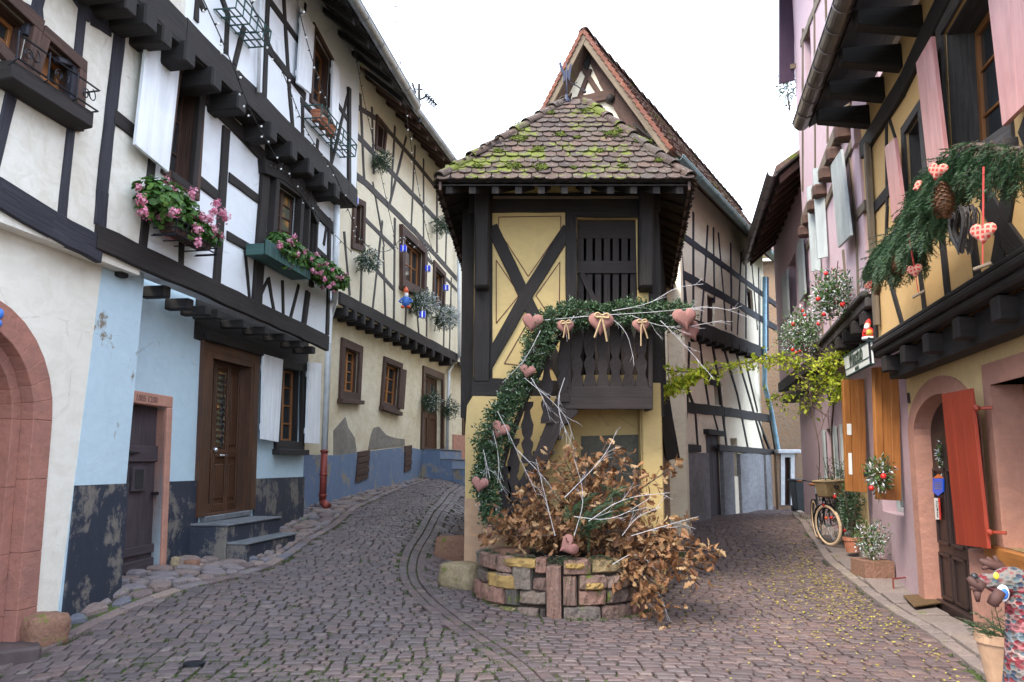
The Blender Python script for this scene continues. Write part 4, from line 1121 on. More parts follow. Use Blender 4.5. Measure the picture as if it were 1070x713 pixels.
tb = [([(360, 242), (366, 309)], .09), ([(379, 263), (377, 316)], .09), ([(400, 231), (390, 322)], .09), ([(401, 258), (403, 332)], .09), ([(369, 137), (400, 170), (453, 226), (480, 252)], .15),
      ([(360, 175), (380, 189), (434, 242), (478, 292)], .16), ([(404, 134), (430, 164), (456, 196), (478, 222)], .13), ([(377, 98), (381, 190)], .12), ([(389, 112), (391, 182)], .1), ([(413, 132), (409, 206)], .10),
      ([(425, 143), (407, 216)], .10), ([(434, 152), (430, 240)], .10), ([(443, 166), (443, 250)], .10), ([(457, 180), (457, 264)], .13), ([(468, 190), (466, 276)], .10), ([(379, 226), (413, 260)], .11), ([(381, 268), (413, 303)], .11),
      ([(447, 270), (478, 304)], .11), ([(447, 300), (446, 352)], .11), ([(465, 288), (464, 362)], .10), ([(472, 290), (470, 366)], .10), ([(425, 308), (424, 342)], .09), ([(435, 312), (438, 350)], .09), ([(413, 228), (412, 338)], .12), ([(464, 320), (478, 334)], .1), ([(390, 190), (402, 258)], .08), ([(362, 104), (400, 128)], .12), ([(372, 150), (372, 200)], .1)]
beams(L2u, tb, 'timber_frame', M['grey_timber'], HC.root, d=.015)
gC = kwall(-5.45, .2, 1)
zgc = gC.sz(440, 128)[1]
print('L2 gutter', [gC.sz(*p) for p in ((410, 91), (440, 128), (475, 172))])
mb = MB(); roof_slab(mb, gC, S(gC, 14.55), S(gC, YC1+.2), zgc+.05, .03, 5.5, 4.6); mb.build('roof', M['old_tiles'], HC.root)
mb = MB(); q0, q1 = S(gC, 14.5), S(gC, YC1+.2)
mb.hexa([gC.at(q0, zgc-.02, -.02), gC.at(q1, zgc-.02, -.02), gC.at(q1, zgc+.62, -.8), gC.at(q0, zgc+.62, -.8), gC.at(q0, zgc+.02, -.02), gC.at(q1, zgc+.02, -.02), gC.at(q1, zgc+.66, -.8), gC.at(q0, zgc+.66, -.8)]); mb.build('soffit', M['brown_timber'], HC.root)
mb = MB()
for i in range(16):
    s_ = q0+(q1-q0)*(i+.5)/16; mb.hexa([gC.at(s_-.05, zgc-.14, -.05), gC.at(s_+.05, zgc-.14, -.05), gC.at(s_+.05, zgc+.5, -.82), gC.at(s_-.05, zgc+.5, -.82), gC.at(s_-.05, zgc-.02, -.05), gC.at(s_+.05, zgc-.02, -.05), gC.at(s_+.05, zgc+.6, -.82), gC.at(s_-.05, zgc+.6, -.82)])
mb.each('rafter', M['brown_timber'], HC.root)
gutter(HC, gC.at(q0, zgc+.05, .07), gC.at(q1, zgc+.05, .07), .08, M['zinc'], gC.n, ribs=10)
mb = MB(); mb.tube([L2u.hit(479, 258, .12), L2u.hit(480, 372, .12), L2g.hit(474, 380, .1), L2g.hit(469, 388, .1), L2g.hit(467, 470, .1)], .05, 8); mb.build('downpipe', M['white_pipe'], HC.root, smooth=True)

# ---- last house on the left lane
yE = YC1; xE = -6.3+.2*YC1
L3u = Wall((xE, yE), (.36, 1), 1); L3g = Wall((xE-.3, yE), (.36, 1), 1)
HD = House('half_timbered_house', 'narrow end house of the left lane, glimpsed past the corner of the yellow tower', 'house', (xE, yE+3, 1))
q = Quad(L3g, [(484, 400), (492, 403), (492, 472), (484, 470)]); HD.hole(L3g, q)
strip_wall(HD, L3g, [(.01, -.5), (9, -.5), (9, zc+.3), (.01, zc+.3)], M['yellow_wall'], 'ground_wall')
strip_wall(HD, L3u, [(.01, zc), (9, zc), (9, zgc), (.01, zgc)], M['yellow_panel'], 'upper_wall')
strip_wall(HD, L3g, [(.01, -.5), (9, -.5), (9, L3g.sz(484, 455)[1]), (.01, L3g.sz(484, 455)[1])], M['salmon_stone'], 'plinth', depth=.05, d=.03)
mb = MB(); q.bar(mb, 0, 0, 1, 1, -.12, -.08); q.frame_out(mb, .1, -.05, .03); mb.build('door', M['door_brown'], HD.root)
beams(L3u, [([(480, 275), (500, 300)], .2), ([(480, 310), (500, 332)], .2), ([(480, 345), (500, 362)], .22), ([(480, 376), (502, 388)], .3, .06), ([(487, 285), (486, 378)], .14), ([(493, 296), (493, 380)], .14), ([(480, 240), (500, 266)], .2)], 'timber_frame', M['dark_timber'], HD.root)
mb = MB(); roof_slab(mb, L3u, 0.3, 9, zgc-.3, .5, 3.0, 3.6); mb.build('roof', M['old_tiles'], HD.root)
# ================================================================ TOWER HOUSE IN THE FORK
T = Wall((-.6, 10.5), (1, 0), 1)      # front face, normal towards the camera (-y)
HT = House('dovecote_house', 'narrow yellow timbered dovecote with mossy tiled roof, in the fork between two lanes', 'house', (.6, 11, 0))
TB = T                                 # body plane
def tz(px, py, d=0): return T.sz(px, py, d)
yF = 10.5; ztop = T.hit(590, 200).z
xl, xr = T.hit(497, 330).x, T.hit(683, 330).x
zmid = T.hit(545, 400).z
print('tower', xl, xr, ztop, zmid)
# upper body as a box: front wall with openings, side walls running back
UQ = Quad(T, [(603, 228), (668, 228), (668, 392), (603, 392)])
HT.hole(T, UQ)
xb0, xb1 = T.hit(487, 560).x, T.hit(690, 545).x
HT.wall(T, [(xl+.6, zmid-.02), (xr+.6, zmid-.02), (xr+.6, ztop+.5), (xl+.6, ztop+.5)], M['tower_yellow'], 'front_wall', depth=.25)
# lower walls: yellow, left part proud with a weathered top, recess under the balcony
lw = [tz(*p, .05) for p in [(486, 600), (486, 452), (488, 424), (494, 414), (530, 414), (597, 414), (597, 640), (486, 640)]]
HT.wall(T, [(p[0], p[1] if p[1] > .2 else -.4) for p in lw[:6]]+[(lw[6][0], -.4), (lw[0][0], -.4)], M['tower_yellow'], 'lower_wall', depth=.4, d=.05)
zpk = T.hit(500, 521).z
mb = MB(); a = T.hit(485.5, 521, .06); 
mb.hexa([V((a.x, yF-.06, -.4)), V((a.x+.5, yF-.06, -.4)), V((a.x+.5, yF-.06, zpk)), V((a.x, yF-.06, zpk)), V((a.x, yF-.02, -.4)), V((a.x+.5, yF-.02, -.4)), V((a.x+.5, yF-.02, zpk)), V((a.x, yF-.02, zpk))])
mb.build('lower_band', M['tower_pinkish'], HT.root)
# recess back wall + right pier
mb = MB(); x0, x1 = T.hit(595, 500).x, T.hit(693, 500).x
mb.hexa([V((x0, yF+.35, -.4)), V((x1, yF+.35, -.4)), V((x1, yF+.35, zmid)), V((x0, yF+.35, zmid)), V((x0, yF+.55, -.4)), V((x1, yF+.55, -.4)), V((x1, yF+.55, zmid)), V((x0, yF+.55, zmid))])
mb.build('recess_wall', M['tower_yellow'], HT.root)
xq = T.hit(672, 500).x
mb = MB(); mb.hexa([V((xq, yF-.03, -.4)), V((x1, yF-.03, -.4)), V((x1, yF-.03, zmid)), V((xq, yF-.03, zmid)), V((xq, yF+.36, -.4)), V((x1, yF+.36, -.4)), V((x1, yF+.36, zmid)), V((xq, yF+.36, zmid))]); mb.build('pier', M['tower_yellow'], HT.root, bevel=.015)
Qp = Quad(Wall((-.6, yF+.35), (1, 0), 1), [(607, 456), (676, 454), (676, 560), (607, 560)]); mb = MB(); Qp.bar(mb, 0, 0, 1, 1, 0, .02); Qp.ring(mb, .03, .02, .035)
for i in range(9):
    for j in range(7): Qp.bar(mb, .06+i*.1, .05+j*.13, .11+i*.1, .11+j*.13, .02, .028)
mb.build('metal_hatch', M['bronze_panel'], HT.root)
# side and back walls
def quadwall(a, b, z0, z1, th, mat, name, root):
    a = V((a[0], a[1], 0)); b = V((b[0], b[1], 0)); n = V((b.y-a.y, -(b.x-a.x), 0)).normalized()*th
    mb = MB(); up0, up1 = V((0, 0, z0)), V((0, 0, z1))
    mb.hexa([a+up0, b+up0, b+up1, a+up1, a+n+up0, b+n+up0, b+n+up1, a+n+up1]); return mb.build(name, mat, root)
BL, BR = (-.6, 16.4), (3.0, 16.2)
quadwall((xb0+.02, yF+.3), BL, -.4, ztop+.3, .2, M['tower_yellow'], 'side_wall', HT.root)
quadwall((xr, yF+.02), BR, -.4, ztop+.3, -.2, M['tower_yellow'], 'side_wall', HT.root)
mb = MB()
for k in range(7):
    t = k/6; p = V((xr, yF, 0)).lerp(V((BR[0], BR[1], 0)), t); mb.box(p+V((.02, .05, 3.6)), .16, .14, 2.8)
    p = V((xb0, yF+.3, 0)).lerp(V((BL[0], BL[1], 0)), t); mb.box(p+V((-.02, .05, 3.6)), .16, .14, 2.8)
mb.each('side_timber', M['tower_timber'], HT.root)
# timber frame of the front
tb = [([(505, 196), (504, 300), (503, 398)], .20, .06), ([(675, 196), (675, 305)], .19, .06), ([(490, 212), (690, 210)], .26, .05), ([(597, 215), (597, 420)], .15, .04), ([(514, 236), (592, 402)], .16, .03), ([(594, 238), (552, 306), (507, 385)], .16, .03),
      ([(493, 405), (600, 408)], .24, .05), ([(598, 222), (672, 222)], .12, .045), ([(600, 350), (600, 420)], .16, .05), ([(513, 222), (513, 398)], .04, .02)]
beams(T, tb, 'timber_frame', M['tower_timber'], HT.root, d=.03)
# thicker knee posts in front under the roof
mb = MB()
for (x_, w_) in ((503.5, .20), (676, .19)):
    a, b = T.hit(x_, 192, .22), T.hit(x_, 302, .22)
    mb.hexa([a+V((-w_/2, .2, 0)), a+V((w_/2, .2, 0)), b+V((w_/2, .2, .0)), b+V((-w_/2, .2, .0)), a+V((-w_/2, 0, 0)), a+V((w_/2, 0, 0)), b+V((w_/2-.01, 0, .03)), b+V((-w_/2+.01, 0, .03))])
mb.each('corner_post', M['tower_timber'], HT.root, bevel=.025)
mb = MB(); a, b = T.hit(515, 206.5, .12), T.hit(672, 206.5, .12); mb.box((a+b)/2, (b-a).length, .03, .03); mb.build('pale_batten', M['tan_timber'], HT.root)
mb = MB(); a, b = T.hit(683, 246, .0), T.hit(683, 305, .0); mb.box((a+b)/2+V((0.02, .05, 0)), .02, .03, (b-a).length); mb.build('pale_batten', M['tan_timber'], HT.root)
# painted brown lines on the panels
def line_loop(pts, name):
    mb = MB()
    for a, b in zip(pts, pts[1:]+pts[:1]):
        A, B = T.hit(*a, .004), T.hit(*b, .004); d = (B-A).normalized(); s = V((0, -1, 0)).cross(d)*.006
        mb.hexa([A-s, A+s, B+s, B-s, A-s+V((0, -.002, 0)), A+s+V((0, -.002, 0)), B+s+V((0, -.002, 0)), B-s+V((0, -.002, 0))])
    return mb.build(name, M['line_brown'], HT.root, recalc=False)
line_loop([(521, 227), (586, 226), (586, 240), (552, 289), (521, 241)], 'painted_line'); line_loop([(518.5, 272), (543, 308), (518.5, 338)], 'painted_line'); line_loop([(585, 274), (560, 309), (584, 345)], 'painted_line')
line_loop([(527, 380), (552, 336), (576, 386)], 'painted_line')
# slatted door leaf
mb = MB(); n = 7
for i in range(n): UQ.bar(mb, (i+.12)/n, .0, (i+.82)/n, 1, -.13, -.10)
UQ.bar(mb, 0, 0, 1, .12, -.135, -.095)
UQ.bar(mb, 0, .27, 1, .35, -.10, -.07)
sd = mb.build('slatted_door', M['balcony_wood'], HT.root, bevel=.003)
mb = MB(); 
a, b, c = UQ.q(.08, .35, -.095), UQ.q(.40, .62, -.095), V((.0, -.03, 0)); d = (b-a).normalized(); s = V((0, -1, 0)).cross(d)*.035
mb.hexa([a-s, a+s, b+s, b-s, a-s+c, a+s+c, b+s+c, b-s+c]); mb.build('door_brace', M['balcony_wood'], sd)
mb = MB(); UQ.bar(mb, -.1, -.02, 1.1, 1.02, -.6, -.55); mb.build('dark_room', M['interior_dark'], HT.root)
# balcony: floor beam, cut-out balusters, rail
dB = .42
BW = Wall((-.6, yF-dB), (1, 0), 1)
BQ = Quad(BW, [(590, 322), (682, 322), (682, 428), (590, 428)])
mb = MB()
BQ.bar(mb, 0, .78, 1, 1, -.04, .03); BQ.bar(mb, 0, 0, 1, .05, -.05, .05); BQ.bar(mb, 0, 0, .07, .8, -.05, .035); BQ.bar(mb, .95, 0, 1, .8, -.05, .03)
bz = BQ.c[2].z
mb.hexa([V((BQ.c[3].x, yF-dB+.01, bz+.05)), V((BQ.c[2].x, yF-dB+.01, bz+.05)), V((BQ.c[2].x, yF-dB+.01, bz+.12)), V((BQ.c[3].x, yF-dB+.01, bz+.12)), V((BQ.c[3].x, yF+.4, bz+.05)), V((BQ.c[2].x, yF+.4, bz+.05)), V((BQ.c[2].x, yF+.4, bz+.12)), V((BQ.c[3].x, yF+.4, bz+.12))])
bal = mb.build('balcony', M['balcony_wood'], HT.root, bevel=.008)
def baluster_outline(w, h):
    prof = [(0, .5), (.08, .48), (.18, .30), (.27, .44), (.33, .47), (.40, .24), (.47, .40), (.62, .50), (.74, .30), (.86, .22), (.93, .46), (1, .5)]
    return [(-w*a, h*(t)) for t, a in prof]+[(w*a, h*t) for t, a in reversed(prof)]
n = 6
for i in range(n):
    u = .07+(.88)*(i+.5)/n; c = BQ.q(u, .79, 0); h = BQ.h*.76; w = BQ.w*.88/n*.97
    mb = MB(); mb.prism([V((c.x+a, yF-dB-.005, c.z+z)) for a, z in baluster_outline(w, h)], V((0, .028, 0)))
    mb.build('baluster', M['balcony_wood'], bal, bevel=.003)
mb = MB(); yy0 = yF-dB
mb.hexa([V((BQ.c[2].x-.04, yy0, bz)), V((BQ.c[2].x, yy0, bz)), V((BQ.c[1].x, yy0, BQ.c[1].z)), V((BQ.c[1].x-.04, yy0, BQ.c[1].z)), V((BQ.c[2].x-.04, yF, bz)), V((BQ.c[2].x, yF, bz)), V((BQ.c[1].x, yF, BQ.c[1].z)), V((BQ.c[1].x-.04, yF, BQ.c[1].z))]); mb.build('balcony_side', M['balcony_wood'], bal)
# staircase going down to the left: string board, treads, cut-out boards
SW = Wall((-.6, yF-.44), (1, 0), 1)
up = SW.hit(592, 418); lo_ = SW.hit(528, 545)
str_pts = [(600, 400), (604, 432), (588, 446), (556, 520), (548, 560), (524, 560), (534, 520), (560, 470), (584, 408)]
mb = MB(); mb.prism([SW.hit(*p, .0) for p in str_pts], V((0, .05, 0)))
stc = mb.build('staircase', M['balcony_wood'], HT.root, bevel=.006)
mb = MB(); N_ = 8
for i in range(N_):
    t = (i+.5)/N_; p = lo_.lerp(up, t); mb.box(V((p.x+.05, yF-.22, p.z)), .26, .40, .035)
mb.build('stair_treads', M['balcony_wood'], stc)
# raking balustrade
rail = [(596, 334), (575, 366), (548, 420), (530, 468), (521, 500)]
base = [(596, 408), (580, 428), (560, 480), (542, 530), (534, 556)]
for i in range(5):
    t0, t1 = i/5, (i+1)/5
    def tab(L, t):
        t *= len(L)-1; k = min(int(t), len(L)-2); f = t-k; return (L[k][0]+(L[k+1][0]-L[k][0])*f, L[k][1]+(L[k+1][1]-L[k][1])*f)
    c = (t0+t1)/2; A, B = SW.hit(*tab(base, c), .0), SW.hit(*tab(rail, c), .0)
    # boards stand upright: slightly narrower waist with diamond cuts between them
    xc = (A.x+B.x)/2; zb_, zt_ = A.z-.05, SW.hit(*tab(rail, c)).z
    w = .155
    mb = MB(); mb.prism([V((B.x*.75+A.x*.25+a*1.0+(-.0), yF-.47, zb_+z)) for a, z in baluster_outline(w, max(.5, zt_-zb_))], V((0, .03, 0)))
    mb.build('baluster', M['balcony_wood'], stc, bevel=.003)
mb = MB(); mb.tube([SW.hit(*p, .02) for p in rail], .035, 6); mb.build('handrail', M['balcony_wood'], stc)
# ---- roof ----
ze = T.hit(590, 187, .8).z
yE_ = yF-.8
eL, eR = at(457, 189, yE_).x, at(723, 187, yE_).x
bL, bR = (-.82, 16.2), (3.15, 16.0)
apex0, apex1 = at(590, 106, 11.25), at(611, 106, 11.25)
apx = [V((apex0.x, 11.25, apex0.z)), V((apex1.x, 11.25, apex1.z))]
rb = V((1.35, 16.3, apex0.z+.02))
A_, B_ = V((eL, yE_, ze)), V((eR, yE_, ze)); C_, D_ = V((bR[0], bR[1], ze)), V((bL[0], bL[1], ze))
mb = MB()
def thick(mb, pts, th=.05):
    n_ = (V(pts[1])-V(pts[0])).cross(V(pts[2])-V(pts[0])).normalized()
    if n_.z < 0: n_ = -n_
    mb.prism(pts, -n_*th)
thick(mb, [A_, B_, apx[1], apx[0]]); thick(mb, [B_, C_, rb, apx[1]]); thick(mb, [D_, A_, apx[0], rb])
rf = mb.build('roof', M['tower_timber'], HT.root)
def tiles(mb, poly, eave_a, eave_b, tw=.165, row=.145, th=.016, tl=.24, sag=.02, over=.05, skipf=None, jit=1):
    """plain tiles with rounded tails laid on the plane of poly (eave_a->eave_b is the eave line)"""
    a, b = V(eave_a), V(eave_b); u = (b-a).normalized()
    n_ = (V(poly[1])-V(poly[0])).cross(V(poly[2])-V(poly[0])).normalized()
    if n_.z < 0: n_ = -n_
    up = n_.cross(u)
    if up.z < 0: up = -up
    P2 = [((V(p)-a).dot(u), (V(p)-a).dot(up)) for p in poly]
    xs_ = [p[0] for p in P2]; hs = max(p[1] for p in P2)
    r = 0; y = -over
    while y < hs:
        x = min(xs_)-tw*(.5 if r % 2 else 0)
        while x < max(xs_)+tw:
            cx = x+tw/2
            if inside((cx, max(.01, y+row*.6)), P2) and not (skipf and skipf(cx, y)):
                j = R.uniform(-.008, .008)*jit; k = R.uniform(-.012, .012)*jit; w = tw/2-.003; lift = .028+R.uniform(0, .010)*jit
                o = a+u*(cx+j)+up*(y+k); tilt = R.uniform(-.006, .006)*jit
                pr = [(-w, .05), (-w*.82, .018), (-w*.45, .002), (0, -.006), (w*.45, .002), (w*.82, .018), (w, .05), (w, tl), (-w, tl)]
                top = [o+u*px_+up*py_+n_*(lift*(1-py_/tl)+.008+tilt*px_/w) for px_, py_ in pr]
                bot = [p-n_*th for p in top]; m = len(pr)
                fs = [tuple(range(m))]+[(i, (i+1) % m, m+(i+1) % m, m+i) for i in range(m)]+[tuple(range(2*m-1, m-1, -1))]
                mb.add(top+bot, fs)
            x += tw
        y += row; r += 1
mb = MB()
tiles(mb, [A_, B_, apx[1], apx[0]], A_, B_); tiles(mb, [B_, C_, rb, apx[1]], B_, C_); tiles(mb, [D_, A_, apx[0], rb], D_, A_)
mb.build('roof_tiles', M['mossy_tiles'], rf, recalc=False)
# hip tiles
mb = MB()
def ridge_tiles(mb, p, q, r=.085, L=.3, lift=.03):
    p, q = V(p), V(q); n_ = max(1, int((q-p).length/L)); d = (q-p).normalized(); s = d.cross(V((0, 0, 1))).normalized(); u = s.cross(d)
    for i in range(n_):
        a, b = p.lerp(q, i/n_)-d*.02, p.lerp(q, (i+1)/n_)+d*.03; vs = []; jj = V((R.uniform(-.01, .01), R.uniform(-.01, .01), R.uniform(-.006, .01)))
        for e, (c, rr) in enumerate(((a, r*1.08), (b, r*.92))):
            for k in range(7):
                t = math.pi*k/6; vs.append(c+jj+s*(rr*math.cos(t))+u*(rr*.75*math.sin(t)+lift*(1-e)-.01))
        mb.add(vs+[v-u*.015 for v in vs], [(k, k+1, 7+k+1, 7+k) for k in range(6)]+[(14+k, 14+k+1, 21+k+1, 21+k) for k in range(6)]+[(k, k+1, 15+k, 14+k) for k in range(6)])
ridge_tiles(mb, A_+V((.03, .03, .03)), apx[0]); ridge_tiles(mb, B_+V((-.03, .03, .03)), apx[1]); ridge_tiles(mb, apx[0], rb)
mb.build('hip_tiles', M['mossy_tiles'], rf, recalc=False)
# moss cushions, real little clumps standing on the tiles
mb = MB(); nF = (B_-A_).cross(apx[1]-A_).normalized(); nF = nF if nF.z > 0 else -nF
for (px_, py_, r_, n_) in ((543, 147, 10, 10), (537, 176, 11, 11), (565, 177, 9, 10), (563, 158, 7, 7), (640, 142, 11, 11), (652, 137, 8, 8), (672, 150, 10, 10), (585, 143, 7, 7), (612, 118, 6, 6), (520, 160, 7, 7), (500, 176, 6, 5), (603, 146, 4, 5), (545, 133, 8, 6), (600, 178, 4, 5), (650, 176, 5, 5), (690, 170, 6, 6), (575, 120, 5, 5), (627, 160, 5, 4)):
    for _ in range(n_*16):
        qx, qy = px_+R.gauss(0, r_*.42), py_+R.gauss(0, r_*.16)
        r = ray(qx, qy); t = (A_-CAM).dot(nF)/r.dot(nF); p = CAM+r*t+nF*.038
        s = R.uniform(.006, .015); a = R.uniform(0, 6.3)
        d1 = V((math.cos(a), math.sin(a), R.uniform(-.2, .6)))*s; d2 = V((-math.sin(a), math.cos(a), R.uniform(-.2, .6)))*s
        mb.add([p-d1-d2, p+d1-d2, p+nF*s*1.1, p+d1+d2, p-d1+d2], [(0, 1, 2), (1, 3, 2), (3, 4, 2), (4, 0, 2)])
mb.build('moss', M['moss_clumps'], rf, recalc=False)
# fascia, soffit boards and rafters under the overhang
mb = MB()
thick(mb, [A_+V((0, .02, -.06)), B_+V((0, .02, -.06)), V((xr, yF, ztop+.10)), V((xl, yF, ztop+.10))], .02)
thick(mb, [B_+V((-.03, 0, -.09)), C_+V((-.03, 0, -.09)), V((BR[0]-.3, BR[1], ztop+.2)), V((xr, yF, ztop+.2))], .02)
thick(mb, [D_+V((.03, 0, -.09)), A_+V((.03, 0, -.09)), V((xl, yF, ztop+.2)), V((BL[0]+.3, BL[1], ztop+.2))], .02)
mb.build('soffit', M['tower_timber'], rf)
mb = MB()
for k in range(11):
    t = (k+.5)/11; p = A_.lerp(B_, t); q = V((xl+(xr-xl)*t, yF, ztop+.05)); mb.hexa([p+V((-.04, .05, -.17)), p+V((.04, .05, -.17)), q+V((.04, 0, -.02)), q+V((-.04, 0, -.02)), p+V((-.04, .05, -.08)), p+V((.04, .05, -.08)), q+V((.04, 0, .08)), q+V((-.04, 0, .08))])
for (P, Q, X0, Y0) in ((B_, C_, xr, BR[0]-.3), (A_, D_, xl, BL[0]+.3)):
    for k in range(14):
        t = (k+.5)/14; p = P.lerp(Q, t); q = V((X0+(Y0-X0)*t, yF+(16.2-yF)*t, ztop+.1)); mb.hexa([p+V((0, -.04, -.18)), p+V((0, .04, -.18)), q+V((0, .04, .0)), q+V((0, -.04, .0)), p+V((0, -.04, -.1)), p+V((0, .04, -.1)), q+V((0, .04, .1)), q+V((0, -.04, .1))])
mb.each('rafter', M['tower_timber'], rf)
# side aprons: boarded sides that hang below the side eaves (seen as the two dark wings)
mb = MB()
for (P, Q, sx) in ((A_, D_, 1), (B_, C_, -1)):
    n_ = 15
    for k in range(n_):
        t0, t1 = k/n_, (k+1)/n_-.004; a, b = P.lerp(Q, t0), P.lerp(Q, t1)
        mb.hexa([a+V((sx*.02, 0, -.14)), b+V((sx*.02, 0, -.14)), b+V((sx*.02, 0, -.03)), a+V((sx*.02, 0, -.03)), a+V((sx*.05, 0, -.14)), b+V((sx*.05, 0, -.14)), b+V((sx*.05, 0, -.03)), a+V((sx*.05, 0, -.03))])
mb.each('eaves_board', M['door_brown'], rf)
# corner stones
HX = House('x', '', '', (0, 0, 0)); bpy.data.objects.remove(HX.root)
def boulder(name, label, c, sx, sy, sz, mat, rot=0, seed=0, cat='stone', group=None, parent=None):
    rr = random.Random(seed); bm = bmesh.new(); bmesh.ops.create_cube(bm, size=1)
    bmesh.ops.subdivide_edges(bm, edges=bm.edges, cuts=4, use_grid_fill=True)
    for v in bm.verts:
        p = v.co.copy(); q = p.normalized()*.62; p = p.lerp(q, .35)
        f = .035*math.sin(p.x*9+seed)+.03*math.sin(p.y*11+seed*2)+.03*math.sin(p.z*8+seed*3)+rr.uniform(-.012, .012)
        p = p*(1+f); p = V((p.x*sx, p.y*sy, p.z*sz)); p.rotate(Matrix.Rotation(rot, 3, 'Z')); v.co = p+V((0, 0, sz*.46))
    me = bpy.data.meshes.new(name); bm.to_mesh(me); bm.free(); me.materials.append(mat)
    uv = me.uv_layers.new(name='UVMap')
    for p in me.polygons: p.use_smooth = True
    o = bpy.data.objects.new(name, me); COL.objects.link(o)
    if parent:
        o.parent = parent; w = V(parent.location); o.location = V(c)-w
    else:
        o.location = c; tag(o, label, cat, group)
    return o
for (px_, py_, sx, sy, sz, sd_, mt) in ((483, 612, .42, .5, .34, 3, 'corner_stone'), (474, 584, .26, .5, .38, 5, 'boulder_stone'), (492, 580, .35, .45, .30, 8, 'corner_stone')):
    p = gpx(px_, py_); boulder('corner_stone', None, (p.x, max(p.y, 10.0), g(p.x, p.y)-.06), sx, sy, sz, M[mt], rot=.3*sd_, seed=sd_, parent=HT.root)
# weathervane on the roof peak
wv = thing('weathervane', 'small blue-grey animal weathervane on an iron spike at the peak of the mossy roof', 'weathervane', (apx[0].x, 11.2, apx[0].z))
mb = MB(); y_ = 11.2
def PT(px_, py_, y=y_): return at(px_, py_, y)
mb.tube([PT(592, 108), PT(592, 66)], [.014, .008], 6); mb.lathe(PT(592, 108), [(.05, -.02), (.06, .03), (.03, .08), (.012, .14)], 12)
mb.build('spike', M['weathervane_blue'], wv, smooth=True)
mb = MB(); mb.tube([PT(594, 86), PT(603, 90), PT(611, 96)], .008, 5); mb.ball(PT(611, 96), .025, n=8, m=5)
mb.tube([PT(598, 90), PT(603, 86)], .006, 4); mb.build('arrow', M['iron'], wv)
mb = MB(); mb.prism([PT(*p) for p in ((584, 66), (586.5, 64.5), (587.5, 70), (590, 75), (594, 73), (596, 67), (597.5, 66), (597, 72), (596, 79), (595.5, 85), (593.5, 82), (591, 80), (590, 85), (588.5, 85), (588.5, 78), (586, 73))], V((0, .03, 0)))
mb.build('animal_figure', M['weathervane_blue'], wv)
# antenna on the yellow house
an = thing('roof_antenna', 'thin metal television antenna on the roof of the yellow house', 'antenna', tuple(at(439, 124, 17)))
mb = MB(); P = lambda a, b: at(a, b, 17); mb.tube([P(438, 128), P(438, 88)], .03, 6); mb.build('mast', M['wire'], an)
mb = MB(); mb.tube([P(430, 110), P(446, 100)], .02, 5); mb.tube([P(431, 87), P(434, 98)], .025, 5); mb.tube([P(444, 99), P(457, 110)], .02, 5); mb.tube([P(434, 93), P(442, 94)], .018, 5)
for k in range(5): c = P(445+k*2.4, 101+k*2); mb.tube([c-V((.02, .3, 0)), c+V((.02, .3, 0))], .012, 4); mb.tube([c-V((.05, .0, .07)), c+V((.05, .0, .07))], .010, 4)
mb.build('aerial', M['wire'], an)

# ================================================================ GABLED HOUSE BEHIND (right flank with timber framing)
CW = kwall(-6.2, .55, 1); CU = kwall(-5.95, .55, 1); CG = kwall(-5.35, .55, 1)
HG = House('half_timbered_house', 'tall steep-gabled house behind the tower with a long peach and black timbered flank', 'house', (3.6, 20, 0))
yg0, yg1 = 16.3, 24.9
def SG(W, y): return W.s_of_y(y)
zj2 = CU.hit(765, 356).z; zG = CG.hit(760, 222).z
print('C: jetty', zj2, 'gutter', [CG.sz(*p) for p in ((735, 195), (760, 222), (787, 250))])
DG = Quad(CW, [(737, 454), (752, 456), (756, 542), (742, 543)]); HG.hole(CW, DG)
DH = Quad(CW, [(795, 473), (803, 474), (807, 534), (797, 536)]); HG.hole(CW, DH)
AL = Quad(CW, [(763, 458), (770, 458), (772, 498), (765, 498)]); HG.hole(CW, AL)
O1 = Quad(CW, [(746, 401), (755, 402), (755, 424), (747, 423)]); HG.hole(CW, O1)
O2 = Quad(CW, [(792, 405), (799, 408), (801, 431), (796, 430)]); HG.hole(CW, O2)
HG.wall(CW, [(SG(CW, yg0), -.4), (SG(CW, yg1), -.4), (SG(CW, yg1), zj2), (SG(CW, yg0), zj2)], M['peach_panel'], 'lower_wall')
# grey rendered base standing proud
zbs = CW.hit(745, 472).z
HB2 = [(SG(CW, yg0), -.4), (SG(CW, yg1), -.4), (SG(CW, yg1), zbs-.02), (SG(CW, yg0), zbs)]
sdg0, sdg1 = [(c-CW.p0).dot(CW.u) for c in (DG.c[0], DG.c[1])]; sdh0, sdh1 = [(c-CW.p0).dot(CW.u) for c in (DH.c[0], DH.c[1])]; sa0, sa1 = [(c-CW.p0).dot(CW.u) for c in (AL.c[0], AL.c[1])]
segs = [(SG(CW, yg0), sdg0), (sdg1, sa0), (sa1, sdh0), (sdh1, SG(CW, yg1))]
for k, (a, b) in enumerate(segs): 
    H0 = House('x', '', '', (0, 0, 0)); bpy.data.objects.remove(H0.root); H0.root = HG.root
    H0.wall(CW, [(a, -.4), (b, -.4), (b, zbs+R.uniform(-.08, .03)), ((a+b)/2, zbs+R.uniform(-.06, .05)), (a, zbs+R.uniform(-.05, .1))], M['grey_render'], 'render_base', depth=.1, d=.07)
plank_door(HG, CW, DG, M['door_plum'], 2, -.05); mb = MB(); DG.bar(mb, -.12, -.06, 1.1, 0, -.05, .13); mb.build('door_lintel', M['black_timber'], HG.root)
plank_door(HG, CW, DH, M['grey_timber'], 3, -.12)
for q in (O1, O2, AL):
    mb = MB(); q.bar(mb, 0, 0, 1, 1, -.25, -.2); mb.build('dark_opening', M['interior_dark'] if q is not AL else M['grey_render'], HG.root)
